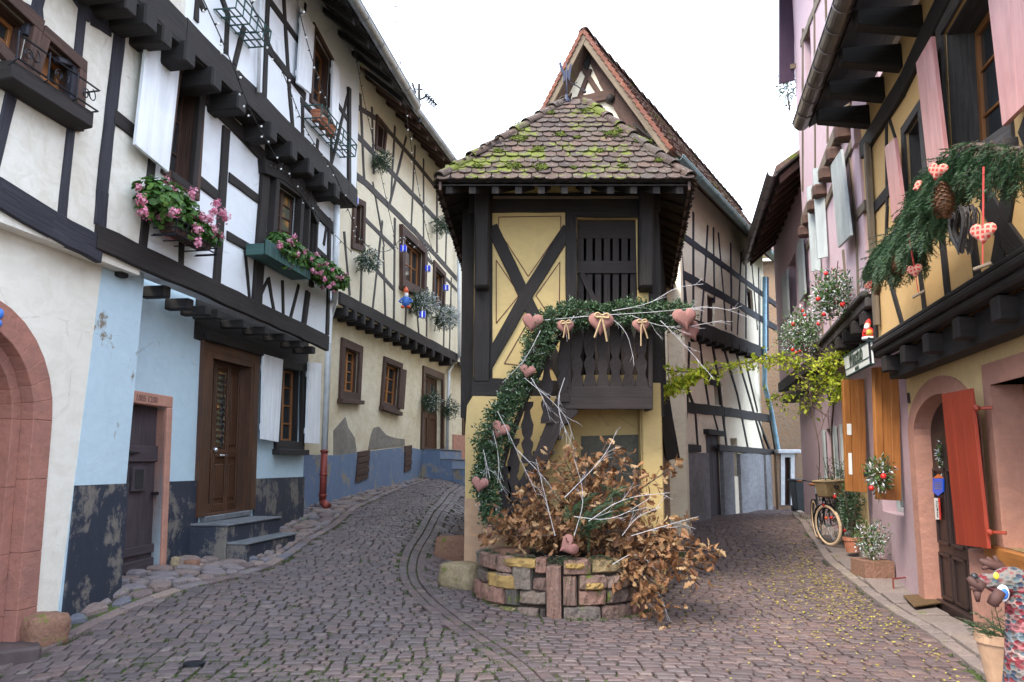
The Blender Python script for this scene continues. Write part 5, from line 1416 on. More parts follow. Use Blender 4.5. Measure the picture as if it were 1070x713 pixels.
tb = [([(688, 385), (704, 478)], .38, .10), ([(700, 424), (757, 430), (808, 438)], .24), ([(700, 467), (733, 469)], .16, .09), ([(752, 468), (815, 473)], .16, .09),
      ([(706, 358), (711, 384), (727, 428), (730, 468)], .10), ([(721, 358), (719, 424), (715, 467)], .10), ([(732, 358), (735, 384), (742, 428)], .10), ([(745, 360), (752, 400), (760, 467)], .14),
      ([(757, 364), (771, 412), (782, 468)], .12), ([(769, 366), (785, 420), (799, 470)], .11), ([(780, 380), (792, 430)], .10), ([(745, 428), (752, 454)], .08), ([(757, 428), (758, 456)], .09), ([(792, 436), (806, 472)], .10), ([(806, 438), (812, 474)], .12), ([(702, 384), (800, 396)], .0001), ([(740, 395), (750, 398)], .3)]
beams(CW, [t for t in tb if t[1] > .001], 'timber_frame', M['dark_timber'], HG.root, d=.025)
mb = MB(); beam(mb, CU, (726, 341), (798, 369), .34, .06, .2); mb.build('jetty_beam', M['black_timber'], HG.root)
mb = MB()
for i in range(9): t = i/8; p = CU.hit(733+t*62, 352+t*21, .02); mb.box(p-CU.n*.1, .16, .3, .2, CU.u, CU.n)
mb.each('joist', M['black_timber'], HG.root, bevel=.02)
W1 = Quad(CU, [(739, 307), (747, 312), (747, 341), (739, 337)]); W2 = Quad(CU, [(780, 300), (786, 304), (788, 331), (782, 327)])
for q in (W1, W2): HG.hole(CU, q)
HG.wall(CU, [(SG(CU, yg0), zj2-.1), (SG(CU, yg1), zj2-.1), (SG(CU, yg1), zG+.5), (SG(CU, yg0), zG+.5)], M['peach_panel'], 'upper_wall')
for q in (W1, W2):
    mb = MB(); q.ring(mb, .06, -.12, -.06); q.bar(mb, .47, 0, .53, 1, -.12, -.07); o = mb.build('window', M['brown_timber'], HG.root); mb = MB(); q.bar(mb, 0, 0, 1, 1, -.14, -.125); mb.build('pane', M['glass'], o)
tb = [([(705, 240), (760, 280), (815, 321)], .17), ([(700, 279), (755, 309), (812, 343)], .20), ([(725, 222), (725, 330)], .12), ([(740, 236), (737, 290), (733, 336)], .09), ([(746, 238), (747, 316)], .10), ([(751, 243), (756, 300), (759, 345)], .09),
      ([(764, 254), (765, 346)], .11), ([(775, 264), (771, 350)], .09), ([(780, 268), (780, 354)], .11), ([(786, 275), (792, 345)], .08), ([(793, 280), (794, 362)], .10), ([(712, 258), (718, 320)], .09), ([(702, 262), (706, 316)], .12), ([(803, 290), (803, 366)], .12), ([(715, 286), (716, 335)], .08)]
beams(CU, tb, 'timber_frame', M['bluish_timber'], HG.root, d=.02)
mb = MB(); s0, s1 = SG(CG, yg0-1.0), SG(CG, yg1)
mb.hexa([CG.at(s0, zG, -.02), CG.at(s1, zG, -.02), CG.at(s1, zG+.75, -.75), CG.at(s0, zG+.75, -.75), CG.at(s0, zG+.03, -.02), CG.at(s1, zG+.03, -.02), CG.at(s1, zG+.8, -.75), CG.at(s0, zG+.8, -.75)]); mb.build('soffit', M['black_timber'], HG.root)
gutter(HG, CG.at(s0+.3, zG+.05, .06), CG.at(s1, zG+.05, .06), .1, M['green_zinc'], CG.n, ribs=8)
# roof: ridge parallel to the flank, gable towards the camera
gy = 16.0
rp = at(610, 34, gy); 
E0 = CG.at(s0, zG+.06, .02); E1 = CG.at(s1, zG+.06, .02)
print('ridge', rp, 'eave start', E0)
u_ = CG.u; R0 = V((rp.x, rp.y, rp.z)); R1 = R0+u_*((E1-E0).length-.2)+(E0-R0-u_*((E0-R0).dot(u_))).normalized()*1.15
n_h = CG.n
Lh = (R0-E0).dot(n_h)   # negative: how far behind the eave
L0 = R0+n_h*(-abs(Lh)*.85)+V((0, 0, -(R0.z-E0.z)*.85)); L1_ = L0+(R1-R0)
E0b = V(E0)
mb = MB(); thick(mb, [E0b, E1, R1, R0], .10); thick(mb, [L1_, L0, R0, R1], .10); rg = mb.build('roof', M['old_tiles'], HG.root)
mb = MB(); tiles(mb, [E0b, E1, R1, R0], E0b, E1, tw=.19, row=.17, jit=1); tiles(mb, [L1_, L0, R0, R1], L1_, L0, tw=.19, row=.17); mb.build('roof_tiles', M['old_tiles'], rg, recalc=False)
mb = MB(); ridge_tiles(mb, R0, R1, .11, .35); mb.build('ridge_tiles', M['old_tiles'], rg, recalc=False)
mb = MB()
for (P, Q) in ((E0b, R0), (L0, R0)):
    n = 22
    for k in range(n):
        a, b = P.lerp(Q, k/n), P.lerp(Q, (k+1)/n); d = (b-a).normalized(); w = V(u_)*.16; up_ = w.cross(d).normalized(); up_ = up_ if up_.z > 0 else -up_
        a = a-V(u_)*.07; b = b-V(u_)*.07
        mb.hexa([a-up_*.01, b-up_*.035, b-up_*.035+w, a-up_*.01+w, a+up_*.07, b+up_*.045, b+up_*.045+w, a+up_*.07+w])
mb.build('verge_tiles', M['orange_tiles'], rg)
mb = MB()
for (P, Q) in ((E0b, R0), (L0, R0)):
    d = (Q-P).normalized(); w = V(u_)*.05; up_ = w.cross(d).normalized(); up_ = up_ if up_.z > 0 else -up_
    a, b = P-V(u_)*.04-up_*.02, Q-V(u_)*.04-up_*.02
    mb.hexa([a-up_*.12, b-up_*.12, b-up_*.12+w, a-up_*.12+w, a, b, b+w, a+w])
mb.build('barge_board', M['tan_timber'], rg)
# gable triangle set back under the verge, with beams
gW = Wall((R0.x+u_.x*.35, R0.y+u_.y*.35), (n_h.x, n_h.y), 1)
if gW.n.y > 0: gW.n = -gW.n
mb = MB(); Eg, Lg, Rg = E0b+V(u_)*.35, L0+V(u_)*.35, R0+V(u_)*.35
mb.prism([Eg, Rg, Lg], V(u_)*.15); mb.build('gable_wall', M['peach_panel'], HG.root)
mb = MB(); mb.hexa([Eg+V((0, 0, -8)), Lg+V((0, 0, -8)), Lg, Eg, Eg+V((0, 0, -8))+V(u_)*.15, Lg+V((0, 0, -8))+V(u_)*.15, Lg+V(u_)*.15, Eg+V(u_)*.15]); mb.build('gable_wall', M['peach_panel'], HG.root)
tb = [([(607, 40), (583, 106)], .16), ([(613, 40), (632, 82), (678, 160)], .30), ([(603, 62), (626, 98)], .10), ([(616, 72), (604, 104)], .10), ([(598, 107), (642, 97)], .22, .05), ([(640, 98), (655, 130)], .12), ([(606, 66), (618, 60)], .1)]
beams(gW, tb, 'gable_frame', M['brown_timber'], HG.root, d=.03)
q = Quad(gW, [(611, 48), (618, 62), (614, 74), (606, 66)], .02); mb = MB(); q.bar(mb, 0, 0, 1, 1, 0, .03); mb.build('gable_hatch', M['black_timber'], HG.root)
mb = MB(); p = gW.hit(638, 104, .02); mb.ball(p, .10, .12, .10, 10, 6); mb.build('beam_end', M['black_timber'], HG.root, smooth=True)
mb = MB(); mb.hexa([L0+V((0, 0, -8.5)), L1_+V((0, 0, -8.5)), L1_, L0, L0+V((0, 0, -8.5))+n_h*.2, L1_+V((0, 0, -8.5))+n_h*.2, L1_+n_h*.2, L0+n_h*.2]); mb.build('left_wall', M['yellow_panel'], HG.root)
mb = MB(); e1 = CW.at(SG(CW, yg1), 0, 0); mb.hexa([V((e1.x, e1.y, -.4)), V((L1_.x, L1_.y, -.4)), V((L1_.x, L1_.y, L1_.z)), V((e1.x, e1.y, zG+.4))]+[p+V(u_)*-.2 for p in (V((e1.x, e1.y, -.4)), V((L1_.x, L1_.y, -.4)), V((L1_.x, L1_.y, L1_.z)), V((e1.x, e1.y, zG+.4)))]); mb.build('end_wall', M['peach_panel'], HG.root)
# blue downpipe
mb = MB(); P = [CU.hit(799, 290, .12), CU.hit(799, 366, .12), CU.hit(799, 403, .10), CW.hit(806, 430, .12), CW.hit(814, 475, .14), CW.hit(815, 500, .14)]
mb.tube(P, .07, 8); mb.build('downpipe', M['blue_pipe'], HG.root, smooth=True)
mb = MB(); mb.tube([P[-1], CW.hit(816, 526, .14)], .075, 8); mb.build('downpipe_shoe', M['red_pipe'], HG.root, smooth=True)
# rubble stone pier between tower and flank
RW = Wall((2.3, 13.0), (1, .1), 1)
mb = MB(); q = Quad(RW, [(684, 455), (699, 458), (701, 560), (684, 566)]); q.bar(mb, 0, 0, 1, 1, -.5, 0); mb.build('rubble_pier', M['rubble_stone'], HT.root)
mb = MB(); q = Quad(RW, [(682, 330), (697, 345), (699, 457), (683, 454)]); q.bar(mb, 0, 0, 1, 1, -.5, 0.02); mb.build('pier_wall', M['peach_panel'], HT.root)
beams(RW, [([(686, 380), (704, 480)], .22, .12)], 'x', M['dark_timber'], HT.root)
# ================================================================ RIGHT SIDE
G1 = kwall(2.75, .2, -1); V1 = kwall(2.4, .2, -1); GU1 = kwall(1.72, .2, -1)
G2 = kwall(2.35, .24, -1); V2 = kwall(1.97, .24, -1); X2 = kwall(1.90, .24, -1)
YR1 = 9.88; YR2 = 15.4; YG2 = 18.7
HR = House('half_timbered_house', 'ochre half-timbered house with red shutters and an arched door, at the right edge', 'house', (5, 7, 0))
zr1 = 2.95; zw = V1.hit(902, 146).z; zgu = GU1.hit(841, 138).z
print('R1', zr1, zw, zgu)
ar0 = S(G1, 8.72)
def ell(s0, r, zs, e, zb, n=16): return [(s0-r, zb)]+[(s0-r*math.cos(math.pi*i/n), zs+e*math.sin(math.pi*i/n)) for i in range(n+1)]+[(s0+r, zb)]
HR.holes.setdefault(id(G1), []).append(ell(ar0, 1.06, 1.93, .46, -.3))
SQ = Quad(G1, [(1034, 403), (1150, 383), (1180, 600), (1055, 571)]); 
sq0 = G1.sz(1034, 403)[0]; sq1 = S(G1, 5.15); zq0 = G1.sz(1045, 571)[1]; zq1 = G1.sz(1034, 403)[1]
sqL = G1.sz(1054, 571)[0]; sq0 = (sq0+sqL)/2
WQR = Quad(G1, [(sq0, zq1), (sq1, zq1), (sq1, zq0), (sq0, zq0)], px=False); HR.hole(G1, WQR)
HR.wall(G1, [(S(G1, 3.2), -.4), (S(G1, YR1), -.4), (S(G1, YR1), zr1+.05), (S(G1, 3.2), zr1+.05)], M['ochre_wall'], 'ground_wall', depth=.35)
# arch surround in salmon stone (elliptical)
mb = MB(); n = 18
for i in range(n):
    t0, t1 = math.pi*i/n, math.pi*(i+1)/n; o = []
    for (rr, ee, t) in ((.98, .40, t0), (1.22, .585, t0), (1.22, .585, t1), (.98, .40, t1)): o.append((ar0-rr*math.cos(t), 1.93+ee*math.sin(t)))
    mb.hexa([G1.at(s, z, -.34) for s, z in o]+[G1.at(s, z, .012) for s, z in o])
for sg in (-1, 1):
    o = [(ar0+sg*.98, 1.93), (ar0+sg*1.22, 1.93), (ar0+sg*1.22, -.3), (ar0+sg*.98, -.3)]; mb.hexa([G1.at(s, z, -.34) for s, z in o]+[G1.at(s, z, .012) for s, z in o])
mb.build('stone_arch', M['salmon_stone'], HR.root)
# door in the arch
mb = MB(); mb.prism([G1.at(s, z, -.17) for s, z in ell(ar0, .97, 1.93, .39, .02)], -G1.n*.05); da = mb.build('door', M['door_dark'], HR.root)
mb = MB()
for s0_ in (-.95, -.46, .03, .5):
    for (za, zb_) in ((.12, .62), (.72, 1.55)):
        for (a, b, c, d) in ((0, .40, za, za+.03), (0, .40, zb_-.03, zb_), (0, .03, za, zb_), (.37, .40, za, zb_)):
            mb.hexa([G1.at(ar0+s0_+.03+a, c, -.17), G1.at(ar0+s0_+.03+b, c, -.17), G1.at(ar0+s0_+.03+b, d, -.17), G1.at(ar0+s0_+.03+a, d, -.17), G1.at(ar0+s0_+.03+a, c, -.145), G1.at(ar0+s0_+.03+b, c, -.145), G1.at(ar0+s0_+.03+b, d, -.145), G1.at(ar0+s0_+.03+a, d, -.145)])
mb.build('door_moulding', M['door_dark'], da, bevel=.004)
mb = MB(); mb.hexa([G1.at(ar0-1.0, -.2, -.20), G1.at(ar0+1.0, -.2, -.20), G1.at(ar0+1.0, .10, -.20), G1.at(ar0-1.0, .10, -.20), G1.at(ar0-1.0, -.2, -.10), G1.at(ar0+1.0, -.2, -.10), G1.at(ar0+1.0, .10, -.10), G1.at(ar0-1.0, .10, -.10)]); mb.build('threshold', M['door_dark'], HR.root, bevel=.01)
def frontp(W, px, py, d): return W.hit(px, py, d)
# blue award-like plaque and a small notice on the door
def plate(W, pts, d, th, mat, name, parent):
    mb = MB(); mb.prism([W.hit(*p, d) for p in pts], -W.n*th); return mb.build(name, mat, parent)
pl = plate(G1, [(974.5, 500), (985.5, 500), (985.5, 514), (980, 518.5), (974.5, 514)], -.132, .012, M['plaque_blue'], 'plaque', da)
plate(G1, [(974.8, 499.8), (980, 495.5), (985.2, 499.8)], -.132, .012, M['plaque_orange'], 'plaque_top', pl)
for k in range(4): plate(G1, [(976.5, 504.2+k*2.0), (983.5, 504.1+k*2.0), (983.5, 505.1+k*2.0), (976.5, 505.2+k*2.0)], -.1315, .002, M['zinc'], 'text_line', pl)
nb = plate(G1, [(975.8, 520.5), (980.5, 520.5), (982, 543), (977.5, 543)], -.132, .006, M['sign_white'], 'notice', da)
plate(G1, [(980, 520.5), (981.6, 520.5), (983, 543), (981.4, 543)], -.1315, .006, M['red_gloss'], 'notice_edge', nb)
text(G1, 0, 'menu', 979.2, 532, -.1305, .085, M['sign_text'], nb, rot90=True, name='lettering')
# window with salmon surround and timber casement
mb = MB(); WQR.frame_out(mb, .17, -.3, .02, top=.19, bot=0); mb.build('window_surround', M['salmon_stone'], HR.root, bevel=.012)
mb = MB(); WQR.bar(mb, -.13, 1.0, 1.1, 1.10, -.32, .09); mb.build('window_sill', M['orange_wood'], HR.root, bevel=.01)
mb = MB(); WQR.ring(mb, .07, -.30, -.24); WQR.bar(mb, .47, 0, .53, 1, -.30, -.235); WQR.bar(mb, 0, .33, 1, .35, -.29, -.25); wr = mb.build('casement', M['casement_wood'], HR.root, bevel=.005)
mb = MB(); WQR.bar(mb, 0, 0, 1, 1, -.285, -.275); mb.build('pane', M['glass'], wr)
mb = MB(); a0 = G1.sz(1020, 600)[0]
o = [(a0, -.3), (S(G1, 3.2), -.3), (S(G1, 3.2), zq0-.08), (a0, zq0-.08)]; mb.hexa([G1.at(s, z, -.1) for s, z in o]+[G1.at(s, z, .06) for s, z in o]); mb.build('base_wall', M['salmon_stone'], HR.root, bevel=.02)
so, sq_ = shutter(G1, [(985.5, 412), (1016, 406), (1034, 573.5), (1001, 569)], .16, M['red_paint'], HR.root, planks=3, battens=False, label='plain red lower shutter folded back over the edge of the arch', th=.03)
mb = MB()
for v in (.13, .9): p = sq_.q(1.0, v, 0); mb.tube([p-G1.u*.0, p-G1.u*.07-G1.n*.12], .014, 6); mb.ball(p-G1.u*.05, .028, n=8, m=5)
mb.build('hinge', M['red_paint'], so)
p = G1.hit(949, 416, .02); mb = MB(); mb.box(p, .07, .01, .12, G1.u, G1.n); mb.build('house_number_plate', M['bin_plastic'], HR.root)
# jetty
mb = MB()
def strip(mb, W, y0, y1, z0, z1, d0, d1):
    a, b = S(W, y0), S(W, y1); mb.hexa([W.at(a, z0, d0), W.at(b, z0, d0), W.at(b, z1, d0), W.at(a, z1, d0), W.at(a, z0, d1), W.at(b, z0, d1), W.at(b, z1, d1), W.at(a, z1, d1)])
strip(mb, V1, 3.2, YR1-.05, zr1-.10, zr1-.02, -.1, .03); strip(mb, V1, 3.2, YR1-.05, zr1-.02, zr1+.05, -.1, .075); strip(mb, V1, 3.2, YR1-.05, zr1+.05, zr1+.11, -.1, .05)
mb.build('moulded_beam', M['dark_timber'], HR.root, bevel=.018)
mb = MB(); strip(mb, V1, 3.2, YR1-.1, zr1-.36, zr1-.10, -.3, -.12); mb.build('jetty_beam', M['black_timber'], HR.root)
mb = MB()
for (x_, y_) in ((925, 388), (945, 379), (969, 367), (1001, 352), (1042, 329), (1098, 300)):
    p = V1.hit(x_, y_, 0); mb.box(V1.p0+V1.u*((p-V1.p0).dot(V1.u))+V1.n*-.15+V((0, 0, zr1-.21)), .17, .34, .19, V1.u, V1.n)
mb.each('joist', M['dark_timber'], HR.root, bevel=.015)
# upper floor
sw = [(947, 140), (962, 116), (968, 190), (951, 226)]
HR.window(V1, sw, (M['grey_timber'], M['door_dark']), fw=.10, fd=.03, depth=.22, nu=2, nv=3, sill=False)
bw = Quad(V1, [(986, 38), (1036, -52), (1052, 132), (993, 172)])
HR.window(V1, [(986, 36), (1036, -50), (1052, 132), (993, 174)], (M['grey_timber'], M['casement_wood']), fw=.12, fd=.03, depth=.26, nu=2, nv=3, sill=True, casement=.07)
HR.wall(V1, [(S(V1, 3.2), zr1), (S(V1, YR1), zr1), (S(V1, YR1), zw+.35), (S(V1, 3.2), zw+.35)], M['orange_panel'], 'upper_wall', depth=.35)
tb = [([(905, 140), (908, 240), (915, 370)], .14, .03), ([(898, 158), (940, 90), (983, 0), (1010, -50)], .22, .05), ([(925, 112), (926, 215), (925, 245)], .07), ([(909, 222), (929, 197)], .14), ([(928, 290), (945, 352)], .10),
      ([(960, 284), (967, 340)], .10), ([(982, 240), (991, 326)], .13), ([(1013, 232), (1022, 308)], .13), ([(1056, 170), (1046, 240), (1037, 296)], .22), ([(1026, 205), (1048, 244), (1076, 282)], .22), ([(1066, 130), (1120, 250)], .16), ([(936, 232), (985, 172)], .10), ([(926, 118), (936, 150)], .05)]
beams(V1, tb, 'timber_frame', M['dark_timber'], HR.root, d=.02)
for pts, lb in (([(959, 66), (975, 38), (990, 164), (971, 175)], 'faded red shutter between the two upper windows'), ([(926, 154), (936, 144), (946.5, 224), (934, 232)], 'small faded red shutter at the far side of the narrow upper window'), ([(1034, -10), (1080, -60), (1085, 98), (1050, 132)], 'wide faded red shutter nearest the viewer')):
    so, sq_ = shutter(V1, pts, .12, M['faded_red_paint'], HR.root, planks=2, battens=False, label=lb)
    mb = MB(); 
    for v in (.15, .85): mb.tube([sq_.q(0, v, -.03), sq_.q(-.08, v, -.1)], .015, 5)
    mb.build('hinge', M['red_paint'], so)
# eaves
mb = MB(); a, b = S(GU1, 3.2), S(GU1, YR1)
mb.hexa([GU1.at(a, zgu, -.03), GU1.at(b, zgu, -.03), GU1.at(b, zgu+.42, -.75), GU1.at(a, zgu+.42, -.75), GU1.at(a, zgu+.03, -.03), GU1.at(b, zgu+.03, -.03), GU1.at(b, zgu+.46, -.75), GU1.at(a, zgu+.46, -.75)]); mb.build('soffit', M['black_timber'], HR.root)
mb = MB()
for i in range(9):
    s_ = a+(b-a)*(i+.6)/9.2; p0_ = V1.at(s_, zw+.02, .0)
    e0 = GU1.at(s_, zgu-.02, -.06)
    mb.hexa([e0-GU1.u*.08-V((0, 0, .1)), e0+GU1.u*.08-V((0, 0, .1)), p0_+GU1.u*.08, p0_-GU1.u*.08, e0-GU1.u*.08+V((0, 0, .05)), e0+GU1.u*.08+V((0, 0, .05)), p0_+GU1.u*.08+V((0, 0, .26)), p0_-GU1.u*.08+V((0, 0, .26))])
mb.each('rafter', M['black_timber'], HR.root, bevel=.01)
gutter(HR, GU1.at(a, zgu+.07, .06), GU1.at(b, zgu+.07, .06), .10, M['dark_zinc'], GU1.n, ribs=17)
mb = MB(); roof_slab(mb, GU1, a, b, zgu+.06, .02, 3.2, 4.6); mb.build('roof', M['old_tiles'], HR.root)
quadwall(tuple(V1.at(S(V1, YR1), 0, -.02).xy), tuple((V1.at(S(V1, YR1), 0, -7)).xy), zr1, zw+.3, .2, M['orange_panel'], 'side_wall', HR.root)

# ---- pink house
HP = House('half_timbered_house', 'tall pink house with pale shutters and orange wooden shop shutters, beyond the ochre house', 'house', (6.5, 14, 0))
zp1 = V2.hit(866, 352).z; zp2 = X2.hit(865, 168).z
print('R2 z', zp1, zp2, [V2.sz(*p) for p in ((826, 398), (906, 312))], [X2.sz(*p) for p in ((841, 203), (890, 134))])
AW = [(s, z) for s, z in ell(S(G2, 13.6), .62, 1.75, .62, -.4)]
HP.holes.setdefault(id(G2), []).append(ell(S(G2, 13.6), .70, 1.75, .70, -.4))
SWn = Quad(G2, [(S(G2, 11.75), 2.45), (S(G2, 10.45), 2.45), (S(G2, 10.45), .95), (S(G2, 11.75), .95)], px=False); HP.hole(G2, SWn)
W3 = Quad(G2, [(S(G2, 17.0), 2.3), (S(G2, 16.0), 2.3), (S(G2, 16.0), 1.0), (S(G2, 17.0), 1.0)], px=False); HP.hole(G2, W3)
W4 = Quad(G2, [(S(G2, 15.4), 2.3), (S(G2, 14.9), 2.3), (S(G2, 14.9), .3), (S(G2, 15.4), .3)], px=False); HP.hole(G2, W4)
HP.wall(G2, [(S(G2, YR1+.01), -.4), (S(G2, YG2), -.4), (S(G2, YG2), zp1), (S(G2, YR1+.01), zp1)], M['pink_wall'], 'ground_wall', depth=.35)
for q in (SWn, W3, W4):
    mb = MB(); q.ring(mb, .06, -.24, -.18); q.bar(mb, .46, 0, .54, 1, -.24, -.18); o = mb.build('window', M['grey_paint'], HP.root); mb = MB(); q.bar(mb, 0, 0, 1, 1, -.23, -.22); mb.build('pane', M['glass'], o)
    if q is not SWn:
        mb = MB(); q.bar(mb, -.28, 0, -.02, 1, .02, .06); q.bar(mb, 1.02, 0, 1.28, 1, .02, .06); mb.each('shutter', M['grey_paint'], HP.root)
mb = MB(); mb.prism([G2.at(s, z, -.3) for s, z in ell(S(G2, 13.6), .61, 1.75, .61, -.3)], -G2.n*.04); mb.build('niche_back', M['rough_render'], HP.root)
mb = MB(); s0_ = S(G2, 13.6)
for i in range(14):
    t0, t1 = math.pi*i/14, math.pi*(i+1)/14; o = [(s0_-r*math.cos(t), 1.75+r*math.sin(t)) for r, t in ((.62, t0), (.80, t0), (.80, t1), (.62, t1))]
    mb.hexa([G2.at(s, z, -.2) for s, z in o]+[G2.at(s, z, .02) for s, z in o])
for sg in (-1, 1):
    o = [(s0_+sg*.62, 1.75), (s0_+sg*.80, 1.75), (s0_+sg*.80, -.3), (s0_+sg*.62, -.3)]; mb.hexa([G2.at(s, z, -.2) for s, z in o]+[G2.at(s, z, .02) for s, z in o])
mb.build('stone_arch', M['ochre_wall'], HP.root)
mb = MB(); 
o = [(S(G2, 12.6), -.4), (S(G2, 15.6), -.4), (S(G2, 15.6), .38), (S(G2, 12.6), .38)]; mb.hexa([G2.at(s, z, -.1) for s, z in o]+[G2.at(s, z, .16) for s, z in o]); mb.build('stone_ledge', M['slab_stone'], HP.root, bevel=.02)
# two orange wooden shop shutters standing open at right angles
for (yy_, x0, x1, y0, y1, lb) in ((12.35, 880.5, 903.5, 396, 514.5, 'orange wooden shop shutter standing open, the farther of the pair'), (10.25, 912.5, 939.5, 383, 523, 'orange wooden shop shutter standing open, the nearer of the pair')):
    hg = G2.at(S(G2, yy_), 0, .02); ow = Wall((hg.x, hg.y), (-1, -.10), 1)
    ow.n = V((0, -1, 0)).lerp(V((-.1, 0, 0)), 0); ow.n = V((-ow.u.y, ow.u.x, 0)); ow.n = ow.n if ow.n.y < 0 else -ow.n
    q = Quad(ow, [(x0, y0+1), (x1, y0), (x1+3, y1+.5), (x0+4, y1-1)])
    mb = MB(); q.bar(mb, 0, 0, .30, 1, -.05, 0.012); 
    for i in range(2): q.bar(mb, .31+i*.345, 0, .65+i*.345, 1, -.05, .0)
    o = mb.build('shutter', M['orange_wood'], HP.root, bevel=.005); o['label'] = lb
    if yy_ > 12:
        mb = MB(); q.bar(mb, .1, .40, .30, .50, .014, .018); q.bar(mb, .12, .66, .28, .85, .014, .018); mb.build('paper_notice', M['sign_white'], o)
        mb = MB(); q.bar(mb, .82, .80, 1.25, .86, .01, .02); mb.build('slate_tag', M['bin_plastic'], o)
# jetty bands
mb = MB(); strip(mb, V2, YR1+.05, YR2, zp1-.16, zp1-.03, -.1, .03); strip(mb, V2, YR1+.05, YR2, zp1-.03, zp1+.05, -.1, .08); mb.build('moulded_beam', M['grey_timber'], HP.root, bevel=.02)
mb = MB()
for i in range(8): p = V2.at(S(V2, YR1+.3+i*.7), zp1-.27, -.12); mb.box(p, .18, .36, .2, V2.u, V2.n)
mb.each('joist', M['dark_timber'], HP.root, bevel=.03)
Wp = []
for pts in ([(857, 192), (870, 172), (878, 258), (863, 276)],):
    q = Quad(V2, pts); HP.hole(V2, q); Wp.append(q)
HP.wall(V2, [(S(V2, YR1+.01), zp1), (S(V2, YR2), zp1), (S(V2, YR2), zp2+.1), (S(V2, YR1+.01), zp2+.1)], M['pink_panel'], 'upper_wall', depth=.35)
for q in Wp:
    mb = MB(); q.ring(mb, .07, -.26, -.2); q.bar(mb, .46, 0, .54, 1, -.26, -.2); o = mb.build('window', M['brown_timber'], HP.root); mb = MB(); q.bar(mb, 0, 0, 1, 1, -.25, -.24); mb.build('pane', M['glass'], o)
shutter(V2, [(869, 173), (880, 156), (890, 246), (877, 259)], .12, M['grey_paint'], HP.root, planks=2, battens=False)
def fin(W, yy_, d, z0, z1, mat, root, name='shutter', th=.05, skew=.12):
    mb = MB(); s_ = S(W, yy_); mb.hexa([W.at(s_, z0, .03), W.at(s_+th, z0, .03), W.at(s_+th, z1, .03), W.at(s_, z1, .03), W.at(s_+skew, z0, d), W.at(s_+th+skew, z0, d), W.at(s_+th+skew, z1, d), W.at(s_+skew, z1, d)]); return mb.build(name, mat, root)
za, zb_ = V2.sz(858, 278)[1], V2.sz(851, 202)[1]
for yy_ in (V2.hit(851, 240, .1).y, V2.hit(859, 240, .1).y): fin(V2, yy_, .17, za-.1, zb_, M['grey_paint'], HP.root)
tb = [([(903, 150), (908, 250), (913, 340)], .12, .03), ([(886, 160), (893, 230), (897, 330)], .10), ([(893, 226), (903, 214)], .13), ([(862, 282), (868, 350)], .10), ([(880, 262), (886, 330)], .09), ([(855, 290), (860, 360)], .1), ]
beams(V2, tb, 'timber_frame', M['tan_timber'], HP.root, d=.02)
# upper jetty with brackets
mb = MB(); strip(mb, X2, YR1+.05, YR2, zp2-.05, zp2+.16, -.15, .04); strip(mb, V2, YR1+.05, YR2, zp2-.5, zp2-.34, -.1, .03); mb.build('jetty_beam', M['tan_timber'], HP.root, bevel=.02)
mb = MB()
for i in range(7):
    s_ = S(X2, YR1+.55+i*.78); c = X2.at(s_, zp2-.2, -.05); mb.box(c, .2, .36, .22, X2.u, X2.n)
mb.each('bracket', M['brown_timber'], HP.root, bevel=.04)
zt2 = 11.25
W5 = Quad(X2, [(840, 40), (846, 20), (849, 92), (843, 104)]); HP.hole(X2, W5)
HP.wall(X2, [(S(X2, YR1+.01), zp2), (S(X2, YR2), zp2), (S(X2, YR2), zt2), (S(X2, YR1+.01), zt2)], M['pink_panel'], 'top_wall', depth=.35)
mb = MB(); W5.ring(mb, .07, -.26, -.2); o = mb.build('window', M['brown_timber'], HP.root); mb = MB(); W5.bar(mb, 0, 0, 1, 1, -.25, -.24); mb.build('pane', M['glass'], o)
tb = [([(838, 30), (838, 200)], .14), ([(850, 0), (851, 185)], .10), ([(836, 46), (858, -10)], .14), ([(838, 128), (860, 80)], .12), ([(862, 0), (864, 150)], .1)]
beams(X2, tb, 'timber_frame', M['tan_timber'], HP.root, d=.02)
e = X2.hit(831, 50); ow = Wall((e.x, YR2-.2), (1, 0), 1); q = Quad(ow, [(814, -30), (828, -30), (830, 84), (814, 88)]); mb = MB(); q.bar(mb, 0, 0, 1, 1, -.03, .03); o = mb.build('shutter', M['purple_paint'], HP.root); o['label'] = 'dark purple shutter sticking out at the far corner of the top floor'
mb = MB(); q.bar(mb, .7, .86, 1.1, .9, .03, .06); mb.build('hinge', M['tan_timber'], o)
gP = kwall(1.1, .24, -1); mb = MB(); roof_slab(mb, gP, S(gP, YR1), S(gP, YR2+.3), zt2-.1, .0, 2.6, 5); mb.build('roof', M['old_tiles'], HP.root)
quadwall(tuple(V2.at(S(V2, YR2), 0, -.02).xy), tuple(V2.at(S(V2, YR2), 0, -7).xy), zp1, zt2, .2, M['pink_panel'], 'side_wall', HP.root)
quadwall(tuple(X2.at(S(X2, YR1+.01), 0, -.02).xy), tuple(X2.at(S(X2, YR1+.01), 0, -7).xy), zw, zt2, -.2, M['pink_panel'], 'side_wall', HP.root)

